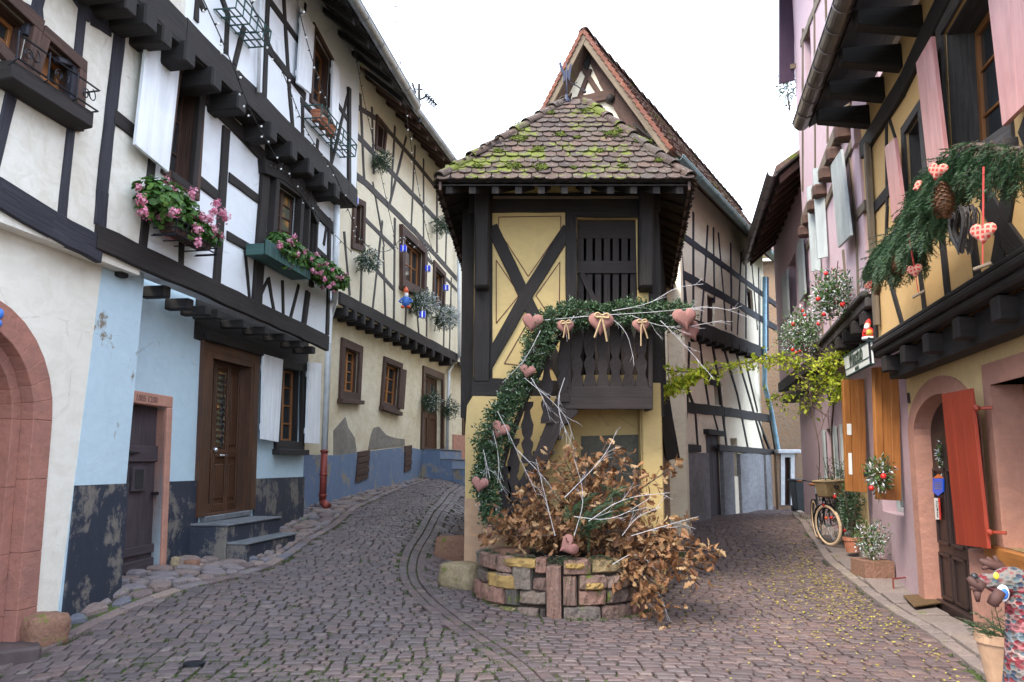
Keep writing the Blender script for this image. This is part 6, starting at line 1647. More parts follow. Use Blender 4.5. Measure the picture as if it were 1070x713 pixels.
# ---- small pink house with the low roof
G3 = kwall(3.15, .2, -1); V3 = kwall(2.85, .2, -1); Gt3 = kwall(2.05, .2, -1)
H3 = House('half_timbered_house', 'lower pink house with projecting gutter beyond the tall pink house', 'house', (7.6, 22, .2))
z3 = Gt3.hit(793, 236).z
print('R3', [Gt3.sz(*p) for p in ((806, 195), (780, 276))], zp1)
y30, y31 = YR2+.02, 22.8
W6 = Quad(V3, [(824, 278), (831, 264), (833, 318), (826, 330)]); H3.hole(V3, W6); W7 = Quad(V3, [(839.5, 234), (847, 220), (851, 290), (844, 302)]); H3.hole(V3, W7)
H3.wall(G3, [(S(G3, YG2+.02), -.4), (S(G3, 21.4), -.4), (S(G3, 21.4), zp1+.4), (S(G3, YG2+.02), zp1+.4)], M['pink_wall'], 'ground_wall')
H3.wall(V3, [(S(V3, y30), zp1), (S(V3, y31), zp1), (S(V3, y31), z3+.6), (S(V3, y30), z3+.6)], M['pink_panel'], 'upper_wall')
for W_ in (W6, W7): mb = MB(); W_.ring(mb, .07, -.26, -.2); o = mb.build('window', M['brown_timber'], H3.root); mb = MB(); W_.bar(mb, 0, 0, 1, 1, -.25, -.24); mb.build('pane', M['glass'], o)
q = Quad(V3, [(817, 290), (823, 281), (825, 330), (819, 338)], .1); mb = MB(); q.bar(mb, 0, 0, 1, 1, -.02, .02); mb.build('shutter', M['grey_paint'], H3.root)
q = Quad(V3, [(833, 256), (838.5, 247), (842, 306), (836, 316)], .1); mb = MB(); q.bar(mb, 0, 0, 1, 1, -.02, .02); mb.build('shutter', M['grey_paint'], H3.root)
mb = MB(); a, b = S(Gt3, y30), S(Gt3, y31); mb.hexa([Gt3.at(a, z3, 0), Gt3.at(b, z3, 0), Gt3.at(b, z3+.7, -.9), Gt3.at(a, z3+.7, -.9), Gt3.at(a, z3+.04, 0), Gt3.at(b, z3+.04, 0), Gt3.at(b, z3+.75, -.9), Gt3.at(a, z3+.75, -.9)]); mb.build('soffit', M['black_timber'], H3.root)
mb = MB()
for i in range(12):
    s_ = a+(b-a)*(i+.3)/12; mb.hexa([Gt3.at(s_-.06, z3-.14, -.08), Gt3.at(s_+.06, z3-.14, -.08), Gt3.at(s_+.06, z3+.5, -.85), Gt3.at(s_-.06, z3+.5, -.85), Gt3.at(s_-.06, z3, -.08), Gt3.at(s_+.06, z3, -.08), Gt3.at(s_+.06, z3+.64, -.85), Gt3.at(s_-.06, z3+.64, -.85)])
mb.each('rafter', M['brown_timber'], H3.root)
gutter(H3, Gt3.at(a, z3+.06, .06), Gt3.at(b, z3+.06, .06), .10, M['dark_zinc'], Gt3.n, ribs=10)
mb = MB(); roof_slab(mb, Gt3, a, b, z3+.05, 0, 2.4, 3.6); mb.build('roof', M['old_tiles'], H3.root)
mb = MB(); strip(mb, V3, y30, y31, zp1-.1, zp1+.15, -.1, .05); strip(mb, V3, y30, y31, zp1-.4, zp1-.1, -.4, -.05); mb.build('jetty_beam', M['dark_timber'], H3.root)
# ---- stone house and garden wall closing the lane
HS = House('stone_house', 'rough pale stone house closing the far end of the right-hand lane', 'house', (8.7, 29, .2))
SW2 = Wall((5.6, 28.5), (1, -.12), 1)
q1 = Quad(SW2, [(840, 430), (844, 430), (844, 468), (840, 468)]); HS.hole(SW2, q1)
HS.wall(SW2, [(-3, -.4), (6, -.4), (6, 8.6), (-3, 8.6)], M['rubble_stone'], 'wall')
mb = MB(); q1.bar(mb, 0, 0, 1, 1, -.2, -.15); mb.build('window', M['brown_timber'], HS.root)
mb = MB(); mb.hexa([SW2.at(-3, 8.6, .4), SW2.at(6, 8.6, .4), SW2.at(6, 10.6, -3), SW2.at(-3, 10.6, -3), SW2.at(-3, 8.75, .4), SW2.at(6, 8.75, .4), SW2.at(6, 10.75, -3), SW2.at(-3, 10.75, -3)]); mb.build('roof', M['old_tiles'], HS.root)
mb = MB(); mb.hexa([SW2.at(-3, -.4, -7), SW2.at(6, -.4, -7), SW2.at(6, 8, -7), SW2.at(-3, 8, -7), SW2.at(-3, -.4, -.31), SW2.at(6, -.4, -.31), SW2.at(6, 6.6, -.31), SW2.at(-3, 6.6, -.31)]); mb.build('house_body', M['rubble_stone'], HS.root)
GW = Wall((6.4, 25.6), (1, -.05), 1)
gt = House('garden_wall', 'small whitewashed stone wall with a door frame at the far end of the lane', 'wall', (7.9, 25.6, .2))
dq = Quad(GW, [(820, 478), (826, 478), (826, 528), (820, 528)]); gt.hole(GW, dq)
a, b = GW.sz(812, 500)[0], GW.sz(834, 500)[0]
gt.wall(GW, [(a, -.3), (b, -.3), (b, GW.hit(825, 472).z), (a, GW.hit(825, 470).z)], M['rubble_stone'], 'wall', depth=.3)
mb = MB(); dq.frame_out(mb, .12, -.3, .03, top=.22, bot=0); mb.build('door_frame', M['white_pipe'], gt.root); mb = MB(); dq.bar(mb, 0, 0, 1, 1, -.2, -.16); mb.build('door', M['brown_timber'], gt.root)
mb = MB(); a_ = GW.hit(811, 471, .05); b_ = GW.hit(835, 473, .05); mb.box((a_+b_)/2, (b_-a_).length, .45, .12, GW.u, GW.n); mb.build('coping', M['white_pipe'], gt.root, bevel=.02)
# distant roof peeking between the eaves
HO = House('distant_house', 'far house of which only an orange tiled roof shows between the gutters', 'house', (12, 40, 0))
mb = MB(); p = at(789, 236, 40); mb.hexa([V((p.x-5, 40, p.z-9)), V((p.x+6, 40, p.z-9)), V((p.x+6, 40, p.z-.6)), V((p.x-5, 40, p.z-.6)), V((p.x-5, 46, p.z-9)), V((p.x+6, 46, p.z-9)), V((p.x+6, 46, p.z-.6)), V((p.x-5, 46, p.z-.6))]); mb.build('wall', M['cream_wall'], HO.root)
mb = MB(); thick(mb, [V((p.x-5.3, 39.6, p.z-.7)), V((p.x+6.3, 39.6, p.z-.7)), V((p.x+6.3, 43, p.z+.75)), V((p.x-5.3, 43, p.z+.75))], .2); mb.build('roof', M['orange_tiles'], HO.root)
# ================================================================ PLANTING AND DECORATION
def frame_of(d):
    d = d.normalized(); a = V((0, 0, 1)) if abs(d.z) < .9 else V((1, 0, 0)); s = d.cross(a).normalized(); return d, s, s.cross(d)
def rdir(zb=0):
    v = V((R.gauss(0, 1), R.gauss(0, 1), R.gauss(0, 1)+zb)); return v.normalized()
def leaf(mb, p, d, L, w, fold=.25, curl=0.0, up=None):
    """a small folded leaf: stem end p, direction d"""
    d, s, n_ = frame_of(d)
    a = R.uniform(0, 6.28) if up is None else up
    s2 = s*math.cos(a)+n_*math.sin(a); n2 = n_*math.cos(a)-s*math.sin(a)
    m = p+d*L*.5
    mb.add([p, m+s2*w*.5+n2*w*fold, p+d*L+n2*L*curl, m-s2*w*.5+n2*w*fold, m-n2*w*.02], [(0, 4, 1), (1, 4, 2), (2, 4, 3), (3, 4, 0)])
def oak_leaf(mb, p, d, L):
    """dry lobed leaf, crumpled"""
    d, s, n_ = frame_of(d); a = R.uniform(0, 6.28)
    s, n_ = s*math.cos(a)+n_*math.sin(a), n_*math.cos(a)-s*math.sin(a)
    cu = R.uniform(.15, .55); ben = R.uniform(-.35, .5)
    prof = [(0, .02), (.18, .16), (.3, .10), (.45, .30), (.56, .17), (.72, .30), (.84, .14), (1, .02)]
    mid = [p+d*(t*L)+n_*(ben*L*t*t) for t, w in prof]; vs = []; fs = []
    for i, (t, w) in enumerate(prof):
        k = n_*(w*L*cu+R.uniform(-.02, .02)*L)
        vs += [mid[i]+s*w*L+k, mid[i], mid[i]-s*w*L+k]
    for i in range(len(prof)-1): fs += [(3*i, 3*i+1, 3*i+4, 3*i+3), (3*i+1, 3*i+2, 3*i+5, 3*i+4)]
    mb.add(vs, fs)
def fir_spray(mb, tw, p, d, L, droop=.25, nl=.030, nw=.0060, dens=1.0, side=2):
    """one fir twig with needles on both sides and side twigs"""
    d = d.normalized(); pts = [V(p)]; n = max(4, int(L/.035)); q = V(p); dd = d.copy()
    for i in range(n):
        dd = (dd+V((0, 0, -droop/n))+rdir()*.03).normalized(); q = q+dd*(L/n); pts.append(q.copy())
    tw.tube(pts, [.004*(1-.6*i/len(pts)) for i in range(len(pts))], 3, cap=False)
    def needles(pts):
        for a, b in zip(pts, pts[1:]):
            dr, s, u = frame_of(b-a); m = max(2, int((b-a).length/.0042*dens))
            for k in range(m):
                t = R.random(); o = a.lerp(b, t); an = R.uniform(-.5, .9)+(0 if R.random() < .5 else math.pi-.4)
                v = (s*math.cos(an)+u*math.sin(an)+dr*.75).normalized(); w = dr.cross(v).normalized()*nw/2
                mb.add([o-w, o+w, o+v*nl*R.uniform(.7, 1.1)], [(0, 1, 2)])
    needles(pts)
    if side and L > .1:
        for i in range(1, n, 1):
            for sg in (-1, 1):
                if R.random() < .75:
                    dr, s, u = frame_of(pts[i]-pts[i-1]); l = L*(.42*(1-i/n)+.10)
                    v = (dr*.8+s*sg*.75+u*R.uniform(-.3, .1)).normalized(); sp = [pts[i]]; c = pts[i].copy(); m = max(2, int(l/.03))
                    for k in range(m): v = (v+V((0, 0, -droop/n))).normalized(); c = c+v*(l/m); sp.append(c.copy())
                    needles(sp)
def smooth_path(P, n=3):
    P = [V(p) for p in P]
    for _ in range(n):
        Q = [P[0]]
        for a, b in zip(P, P[1:]): Q += [a*.75+b*.25, a*.25+b*.75]
        Q.append(P[-1]); P = Q
    return P
def path_pts(P, n):
    cum = [0]
    for a, b in zip(P, P[1:]): cum.append(cum[-1]+(b-a).length)
    out = []; i = 0
    for k in range(n):
        s = cum[-1]*k/(n-1)
        while i < len(P)-2 and cum[i+1] < s: i += 1
        t = (s-cum[i])/max(1e-6, cum[i+1]-cum[i]); out.append(P[i].lerp(P[i+1], min(1, t)))
    return out
def twig_tree(mb, p, d, L, r, lev, spread=.5, n=3):
    """crooked branching twig; returns tips"""
    pts = [V(p)]; q = V(p); dd = d.normalized(); m = 5
    for i in range(m): dd = (dd+rdir()*.16).normalized(); q = q+dd*L/m; pts.append(q.copy())
    mb.tube(pts, [r*(1-.5*i/m) for i in range(m+1)], 4, cap=False); tips = [(pts[-1], dd)]
    if lev > 0:
        for k in range(n):
            i = R.randint(1, m-1); v = (dd+rdir()*spread*1.6).normalized(); tips += twig_tree(mb, pts[i], v, L*R.uniform(.45, .7), r*.6, lev-1, spread, n)
    return tips

# ---------------- stone planter
pl = thing('stone_planter', 'low round planter of rough red, grey and yellow stones at the foot of the tower', 'planter', (PLC[0], PLC[1], 0))
zt0 = .60
mb = MB()
def arc_stone(mb, a0, a1, z0, z1, ro, dep=.22):
    n = 7; vs = []; b = .016; jr = R.uniform(-.02, .03)
    rows = [(ro-dep, z0, 0), (ro+jr-.012, z0+.002, .006), (ro+jr+.012, z0+b, .012), (ro+jr+.016, (z0+z1)/2, .012), (ro+jr+.010, z1-b, .012), (ro+jr-.025, z1-.004, .012), (ro-dep, z1, 0)]
    jj = [R.uniform(-.014, .014) for _ in range((n+1)*7)]
    for j, (r, z, e) in enumerate(rows):
        for i in range(n+1):
            t = i/n; ea = e/ro*.5; a = a0+ea+(a1-a0-2*ea)*t; rr = r+jj[j*(n+1)+i]*(1 if 0 < j < 6 else 0)-(.016*(abs(t-.5)*2)**6 if 1 <= j <= 5 else 0)
            vs.append(V((PLC[0]+rr*math.cos(a), PLC[1]+rr*math.sin(a), z+(jj[j*(n+1)+i]*.5 if 0 < j < 6 else 0))))
    m = n+1; fs = [(j*m+i, j*m+i+1, (j+1)*m+i+1, (j+1)*m+i) for j in range(6) for i in range(n)]
    fs += [tuple(j*m for j in range(7)), tuple(j*m+n for j in reversed(range(7))), tuple([6*m+i for i in range(m)]+[i for i in reversed(range(m))])]
    mb.add(vs, fs)
A0, A1 = math.pi*.93, math.pi*2.07
zz = -.05; rows_ = [-.05, .08, .20, .31, .44, .56, .66][:6]; rows_ = [-.05, .11, .28, .43, .60]
nc = 44; occ = [[False]*nc for _ in range(4)]; skipA = (math.pi*1.42, math.pi*1.475)
def cell_a(i): return A0+(A1-A0)*i/nc
for r_i in range(4):
    i = 0
    while i < nc:
        if occ[r_i][i] or skipA[0] < (cell_a(i)+cell_a(i+1))/2 < skipA[1]: i += 1; continue
        L = R.choice([2, 3, 3, 4, 4, 5, 6]); j = i
        while j < nc and j < i+L and not occ[r_i][j] and not (skipA[0] < (cell_a(j)+cell_a(j+1))/2 < skipA[1]): j += 1
        hgt = 2 if (r_i < 3 and j-i in (2, 3) and R.random() < .18) else 1
        for a in range(r_i, r_i+hgt):
            for b in range(i, j): occ[a][b] = True
        z0 = rows_[r_i]+R.uniform(-.02, .02)*(r_i > 0); z1 = rows_[r_i+hgt]+R.uniform(-.02, .02)
        arc_stone(mb, cell_a(i)+R.uniform(.004, .016), cell_a(j)-R.uniform(.002, .014), z0+.006, z1-.006, PLR-.01*r_i+R.uniform(-.02, .02))
        i = j
zz = .60
arc_stone(mb, skipA[0]+.005, skipA[1]-.01, -.02, zz-.06, PLR+.01)
top_pl = zz
mb.build('stone_ring', M['planter_stone'], pl, smooth=False)
mb = MB(); mb.lathe((PLC[0], PLC[1], -.1), [(PLR-.06, 0), (PLR-.09, top_pl-.0)], 36); mb.build('mortar_core', M['soil'], pl)
mb = MB(); mb.lathe((PLC[0], PLC[1], top_pl-.10), [(PLR-.10, 0), (PLR-.14, .04), (.3, .10)], 30); mb.build('soil', M['soil'], pl, smooth=True)
# yellow accent stones
mb = MB()
for (a0, a1, z0, z1) in ((1.27, 1.385, .50, .60), (1.18, 1.31, .27, .42), (1.55, 1.61, .29, .37), (1.485, 1.55, .50, .57)):
    arc_stone(mb, a0*math.pi, a1*math.pi, z0, z1, PLR+.005, .1)
plaster('yellow_stone', (.40, .26, .08), dcol=(.25, .16, .07), dirt=.5, bumps=1.0)
mb.each('yellow_stone', M['yellow_stone'], pl)
boulder('top_stone', None, (PLC[0]-.62, PLC[1]-.42, top_pl-.08), .34, .26, .16, M['boulder_stone'], .4, 4, parent=pl)

# ---------------- heap of dry oak branches in the planter
br = thing('dry_branch_heap', 'big heap of dry brown oak branches spilling out of the stone planter', 'branches', (.7, 9.6, top_pl))
tw = MB(); lf = MB()
def px3(px_, py_, y): return at(px_, py_, y)
ends = [((600, 470), 9.9), ((575, 480), 9.9), ((560, 505), 9.9), ((555, 520), 9.6), ((635, 500), 9.5), ((655, 478), 9.8), ((630, 470), 10.0), ((670, 500), 9.7), ((590, 500), 9.5), ((612, 490), 9.7), ((545, 548), 9.3), ((518, 555), 9.3), ((535, 552), 9.5), ((575, 545), 9.3),
        ((600, 525), 9.4), ((640, 535), 9.1), ((668, 556), 9.0), ((680, 575), 8.9), ((700, 552), 9.0), ((722, 550), 9.1), ((690, 600), 8.8), ((700, 630), 8.7), ((715, 590), 8.8), ((740, 575), 8.9), ((735, 580), 9.0), ((742, 590), 8.7), ((685, 560), 9.1), ((668, 585), 8.85),
        ((690, 615), 8.75), ((660, 515), 9.6), ((565, 495), 9.7), ((625, 515), 9.4), ((580, 520), 9.4), ((705, 575), 8.9), ((675, 530), 9.3), ((688, 642), 8.65), ((728, 602), 8.75), ((556, 530), 9.4), ((530, 545), 9.3), ((510, 550), 9.25), ((522, 535), 9.4), ((540, 560), 9.1), ((560, 552), 9.1), ((575, 560), 9.05), ((595, 555), 9.1), ((545, 520), 9.5), ((610, 555), 9.1), ((648, 555), 9.1), ((590, 480), 10.0), ((643, 478), 9.9), ((700, 490), 9.8)]
root_ = V((.85, 9.75, top_pl-.05))
for (e, y) in ends:
    E = px3(*e, y); a = root_+V((R.uniform(-.45, .35), R.uniform(-.15, .2), 0)); mid = a.lerp(E, .5)+V((R.uniform(-.08, .08), R.uniform(-.08, .08), .14*(1 if e[1] > 540 else .5)))
    P = path_pts(smooth_path([a, mid, E], 3), 14); tw.tube(P, [.012*(1-.6*i/14) for i in range(14)], 4, cap=False)
    for i in range(4, 14):
        for k in range(3):
            o = P[i]+rdir()*.01; v = ((P[i]-P[i-1]).normalized()*.6+rdir()*1.0).normalized(); l = R.uniform(.05, .16)
            q = o+v*l; tw.tube([o, q], .003, 3, cap=False)
            for _ in range(R.choice([1, 2, 3, 3])):
                oak_leaf(lf, q+rdir()*.035, (v*.4+rdir(-.25)).normalized(), R.uniform(.055, .13))
tw.build('branches', M['bark'], br, recalc=False); lf.build('dry_leaves', M['dry_leaves'], br, recalc=False)
# fir sprig and low greenery in the planter
fs_ = thing('fir_sprig', 'green fir sprig stuck among the dry brown leaves', 'fir sprig', tuple(px3(630, 520, 9.15)))
mb = MB(); tw = MB()
for (a, b) in (((600, 560), (640, 498)), ((590, 548), (612, 505)), ((605, 565), (650, 510)), ((618, 555), (633, 520)), ((612, 530), (618, 575)), ((625, 505), (652, 512)), ((612, 520), (606, 560))):
    A = px3(*a, 9.2); B = px3(*b, 8.98); fir_spray(mb, tw, A, B-A, (B-A).length, .5, .04, .006, .8)
mb.build('needles', M['fir_needles'], fs_, recalc=False); tw.build('twig', M['bark'], fs_, recalc=False)
fe_ = thing('fir_edging', 'flat dark fir twigs laid along the rim of the stone planter', 'fir twigs', (PLC[0], PLC[1]-.8, top_pl))
mb = MB(); tw = MB()
for k in range(30):
    a = math.pi*R.uniform(1.08, 1.72); r_ = PLR-.12; p = V((PLC[0]+r_*math.cos(a), PLC[1]+r_*math.sin(a), top_pl+.03)); v = V((math.cos(a), math.sin(a), 0))*.35+V((-math.sin(a), math.cos(a), 0))*R.choice([-1, 1])+V((0, 0, .1)); fir_spray(mb, tw, p, v, .24, .9, .03, .005, .6)
mb.build('needles', M['fir_needles'], fe_, recalc=False); tw.build('twig', M['bark'], fe_, recalc=False)
# ---------------- evergreen garland
gy0 = 9.95
gl = thing('evergreen_garland', 'long thick evergreen garland draped along the balcony rail and down the stair', 'garland', (0.2, gy0, 2))
GPATH = [(718, 330), (700, 328), (670, 326), (640, 324), (610, 325), (585, 328), (566, 338), (562, 360), (553, 385), (538, 405), (520, 440), (510, 470), (508, 500), (512, 525), (516, 545)]
P = path_pts(smooth_path([px3(x, y, gy0-.02*i if i < 8 else gy0-.12) for i, (x, y) in enumerate(GPATH)], 3), 240)
mb = MB(); tw = MB(); fw_ = MB(); tw.tube(P[::6], .03, 6)
def thickness(t): return .128+.03*math.sin(t*19)+.025*math.sin(t*43+1)+(.01 if t > .5 else 0)
for i, p in enumerate(P):
    t = i/240; d = (P[min(i+1, 239)]-P[max(0, i-1)]).normalized(); rr = thickness(t)
    for _ in range(11):
        v = rdir(); v = (v-d*v.dot(d)*.6).normalized(); o = p+v*rr*.25; tip = o+v*rr*R.uniform(.7, 1.25)+V((0, 0, -.03))
        n_ = 9
        for k in range(n_):
            q = o.lerp(tip, (k+1)/n_)+rdir()*.008; leaf(mb, q, ((tip-o).normalized()*.7+rdir()*.8), R.uniform(.030, .052), R.uniform(.016, .026), .15)
for i in range(0, 240, 3):
    p = P[i]; fir_spray(mb, tw, p, (rdir()*.8+V((0, -.2, -.4))), R.uniform(.14, .24), .5, .028, .005, .55, side=0)
mb.build('greenery', M['box_leaves'], gl, recalc=False); tw.build('stem', M['bark'], gl, recalc=False)
mb = MB()
for i in range(110, 235, 1):
    if R.random() < .5: 
        p = P[i]+V((R.gauss(0, .08), -.08-.04*R.random(), R.gauss(0, .06)))
        for _ in range(5): leaf(mb, p+rdir()*.03, rdir(), .035, .007, .1)
mb.build('frosted_tips', M['frosty_twigs'], gl, recalc=False)
# white-lacquered birch twigs
def twig_thing(label, lst, y, r=.0045):
    t = thing('white_twigs', label, 'twigs', tuple(px3(*lst[0][0], y)), 'white twigs worked into the tower decoration'); mb = MB()
    for pts in lst:
        Q = path_pts(smooth_path([px3(a, b, y+R.uniform(-.05, .05)) for a, b in pts], 2), 10); mb.tube(Q, [r*(1-.55*i/10) for i in range(10)], 4, cap=False)
        for i in range(2, 10, 2):
            if R.random() < .8:
                v = ((Q[i]-Q[i-1]).normalized()+rdir()*.55).normalized(); twig_tree(mb, Q[i], v, R.uniform(.12, .25), r*.5, 1, .4, 2)
    mb.build('twig', M['birch_twig'], t, recalc=False); return t
twig_thing('white twigs sprayed across the garland on the balcony rail', [[(566, 335), (620, 330), (690, 326), (740, 320)], [(630, 326), (655, 345), (662, 375)], [(660, 330), (700, 345), (755, 335)], [(690, 335), (715, 360), (745, 395)], [(640, 325), (680, 318), (705, 300), (735, 297)], [(700, 330), (745, 318), (790, 335)], [(600, 330), (590, 345), (600, 335)]], 9.72)
twig_thing('white twigs hanging down the left part of the garland beside the stair', [[(565, 345), (550, 375), (525, 400)], [(555, 395), (570, 420), (575, 440)], [(520, 430), (535, 460), (548, 490), (560, 515)], [(548, 395), (590, 430), (600, 460)], [(590, 395), (580, 425), (600, 470)], [(515, 450), (522, 480), (520, 505)], [(540, 470), (570, 500), (590, 530)], [(505, 470), (512, 500)]], 9.62, .004)
twig_thing('white twigs crossing the heap of dry leaves', [[(600, 560), (612, 520), (600, 480)], [(590, 520), (630, 480), (645, 450)], [(615, 545), (650, 520), (700, 515)], [(650, 560), (665, 540), (690, 530)], [(640, 590), (665, 575), (690, 600)], [(660, 560), (700, 548), (730, 540)], [(670, 600), (690, 620), (700, 650)], [(580, 560), (570, 520), (560, 480)], [(600, 540), (640, 545), (680, 520)]], 8.9, .004)
# ---------------- hearts
def heart_mesh(name, w, t, mat, checks=True):
    n = 36; rings = 6; vs = []; fs = []; out = []
    for k in range(n):
        a = 2*math.pi*k/n; x = 16*math.sin(a)**3; z = 13*math.cos(a)-5*math.cos(2*a)-2*math.cos(3*a)-math.cos(4*a)
        out.append((x/32*w, (z+2)/32*w))
    mb = MB(); vs = []; uvs = []
    for sg in (-1, 1):
        for r in range(rings):
            s = 1-r/rings; th = t/2*math.sqrt(max(0, 1-s**2.4))
            for (x, z) in out: vs.append((x*s, sg*th, z*s+.002))
        vs.append((0, sg*t/2, .002))
    m = n*rings+1
    for side in (0, 1):
        o = side*m
        for r in range(rings-1):
            for k in range(n): fs.append((o+r*n+k, o+r*n+(k+1) % n, o+(r+1)*n+(k+1) % n, o+(r+1)*n+k))
        for k in range(n): fs.append((o+(rings-1)*n+k, o+(rings-1)*n+(k+1) % n, o+m-1))
    uvs = [[(vs[i][0]+.5, vs[i][2]+.5) for i in f] for f in fs]
    mb.add(vs, fs, uvs)
    return mb
def heart(label, p, w, mat='pink_check_cloth', tilt=0, yaw=0, roll=0, group='pink cloth hearts on the tower', ribbon=True, cord=None, stick=False, face=None):
    h = thing('cloth_heart', label, 'heart', (0, 0, 0), group)
    mb = heart_mesh('heart', w, w*.38, None); o = mb.build('cushion', M[mat], h, smooth=True)
    # wrinkles: shift vertices slightly
    for v in o.data.vertices: v.co.y += .04*w*math.sin(v.co.x*60/w*.1+v.co.z*70/w*.08); v.co.x *= R.uniform(.985, 1.015)
    if ribbon:
        rb_ = MB(); 
        for sg in (-1, 1):
            P = smooth_path([V((0, -.2*w, .30*w)), V((sg*.22*w, -.26*w, .42*w)), V((sg*.3*w, -.24*w, .22*w)), V((0.02*w*sg, -.24*w, .24*w))], 2); rb_.tube(P, .010*w/.2, 4)
            P = smooth_path([V((0, -.22*w, .26*w)), V((sg*.1*w, -.26*w, -.1*w)), V((sg*.16*w+R.uniform(-.1, .1)*w, -.2*w, -.55*w-R.uniform(0, .6)*w))], 2); rb_.tube(P, .008*w/.2, 4)
        rb_.build('ribbon', M['twine'], h, recalc=False)
    if cord:
        c_ = MB(); c_.tube([V((0, 0, w*.3)), V((0, 0, cord))], .006, 4); c_.tube([V((0, 0, -.4*w)), V((0, 0, -.4*w-.14))], .004, 4); c_.build('cord', M['ribbon_red'] if mat == 'red_check_cloth' else M['twine'], h)
        if stick: s_ = MB(); s_.tube([V((-.05, 0, -.4*w-.15)), V((.05, 0, -.4*w-.12))], .012, 6); s_.build('wooden_stick', M['tan_timber'], h)
    h.location = p; h.rotation_euler = (rad(tilt), rad(roll), rad(yaw)); return h
HY = 9.70
for (lab, px_, py_, y, w, roll, yaw) in (
    ('small pink heart at the bend of the garland, farthest left on the balcony rail', 556, 338, HY, .23, 8, -15), ('small pink heart with long ribbons, second from the left along the rail', 591, 343, HY, .19, -5, 5),
    ('biggest pink heart, hanging in the middle of the balcony rail', 628, 339, HY-.05, .27, 4, 0), ('small pink heart with trailing ribbons, right of the biggest heart', 670, 342, HY, .19, -4, 8),
    ('large pink heart at the right end of the balcony garland', 716, 334, HY, .27, -8, 10), ('dull pink heart tucked behind the large one at the right end of the garland', 723, 347, HY+.10, .24, -25, 20),
    ('pink heart beside the upper stair, below the bend of the garland', 551, 389, HY, .165, 12, -10), ('pink heart halfway down the hanging garland', 522, 450, HY-.05, .20, 25, -15),
    ('pink heart low on the garland, above the dry leaves', 501, 507, HY-.06, .18, 10, -10), ('pink heart lying tilted at the bottom end of the garland', 513, 556, HY-.3, .13, 35, -20),
    ('pink heart resting on the rim of the stone planter', 593, 571, 9.0, .20, 60, 0)):
    heart(lab, px3(px_, py_, y), w*1.12, roll=roll, yaw=yaw, ribbon='ribbons' in lab or 'middle' in lab)

# ---------------- geraniums on the white house
def geranium(mb, fl, c, ex, ey, ez, n, nf, flf=1.0):
    for _ in range(n):
        v = rdir(.3); r_ = R.random()**.45; o = V(c)+V((v.x*ex, v.y*ey, v.z*ez))*r_
        # rounded leaf: hexagon disc tilted outwards
        nrm = (v+rdir()*.6+V((0, 0, .5))).normalized(); a = nrm.orthogonal().normalized(); b = nrm.cross(a); s = R.uniform(.022, .048)
        vs = [o+nrm*.006]+[o+(a*math.cos(t*math.pi/3)+b*math.sin(t*math.pi/3))*s*R.uniform(.8, 1.1)+nrm*R.uniform(-.004, .01) for t in range(6)]
        mb.add(vs, [(0, k+1, (k+1) % 6+1) for k in range(6)])
    for _ in range(nf):
        v = rdir(.4); o = V(c)+V((v.x*ex, v.y*ey, v.z*ez))*R.uniform(.85, 1.15)
        blossom(fl, o, R.uniform(.03, .055)*flf)
def blossom(fl, o, s, n=26):
    for _ in range(int(n*1.3)):
        w = rdir(.3); p = o+w*s*abs(R.gauss(.6, .35)); nrm = (w+rdir()*.4).normalized(); a = nrm.orthogonal().normalized()*.013; b = nrm.cross(a).normalized()*.011
        fl.add([p-a-b, p+a-b, p+a+b, p-a+b], [(0, 1, 2, 3)])
gA_ = thing('geranium_box', 'wire basket of bushy green geraniums with pink heads below the tall shuttered window', 'flower box', tuple(U1.hit(190, 235, .2)), 'pink geranium boxes on the white house')
a, b = U1.hit(158, 228, .20), U1.hit(214, 250, .20); zb = a.z-.02
mb = MB(); fl = MB()
for k in range(9):
    t = k/8; p = a.lerp(b, t); h = (.30, .34, .36, .34, .28, .22, .18, .17, .15)[k]
    geranium(mb, fl, V((p.x, p.y, a.z+.10+(.12 if k < 5 else 0))), .20, .20, h*.75, 230, 3 if k < 5 else 8)
for (x_, y_) in ((226, 213), (223, 222), (232, 222), (212, 228), (219, 230), (235, 228), (206, 240), (182, 222), (147, 210), (150, 222), (201, 203), (206, 254)): blossom(fl, U1.hit(x_, y_, .42), .06, 50)
mb.build('foliage', M['geranium_leaves'], gA_, recalc=False); fl.build('blossoms', M['pink_petals'], gA_, recalc=False)
mb = MB(); A2, B2 = U1.hit(172, 232, .2), U1.hit(216, 252, .2); u_b = (V((B2.x, B2.y, 0))-V((A2.x, A2.y, 0))).normalized(); L = (V((B2.x, B2.y, 0))-V((A2.x, A2.y, 0))).length; c0 = V((A2.x, A2.y, U1.hit(195, 245, .2).z))
for dz in (-.12, -.05, .04):
    mb.tube([c0-U1.n*.12+V((0, 0, dz)), c0+U1.n*.14+V((0, 0, dz)), c0+u_b*L+U1.n*.14+V((0, 0, dz)), c0+u_b*L-U1.n*.12+V((0, 0, dz))], .009, 5)
for k in range(5): p = c0+u_b*L*k/4; mb.tube([p+U1.n*.14+V((0, 0, .04)), p+U1.n*.12+V((0, 0, -.13)), p-U1.n*.14+V((0, 0, -.13))], .008, 5)
mb.build('wire_basket', M['iron'], gA_)
mb = MB(); p = c0+u_b*L*.5-V((0, 0, .03)); mb.box(p, L*.92, .16, .12, U1.u, U1.n); mb.build('trough', M['brown_timber'], gA_, bevel=.015)
gB_ = thing('geranium_box', 'green wooden flower box of geraniums under the leaded window', 'flower box', tuple(U1.hit(310, 280, .25)), 'pink geranium boxes on the white house')
a, b = U1.hit(281, 262, .22), U1.hit(352, 297, .22)
q = Quad(U1, [(279, 254), (316, 271), (318, 293), (280, 273)], .34); zc_ = (q.c[0].z+q.c[1].z)/2
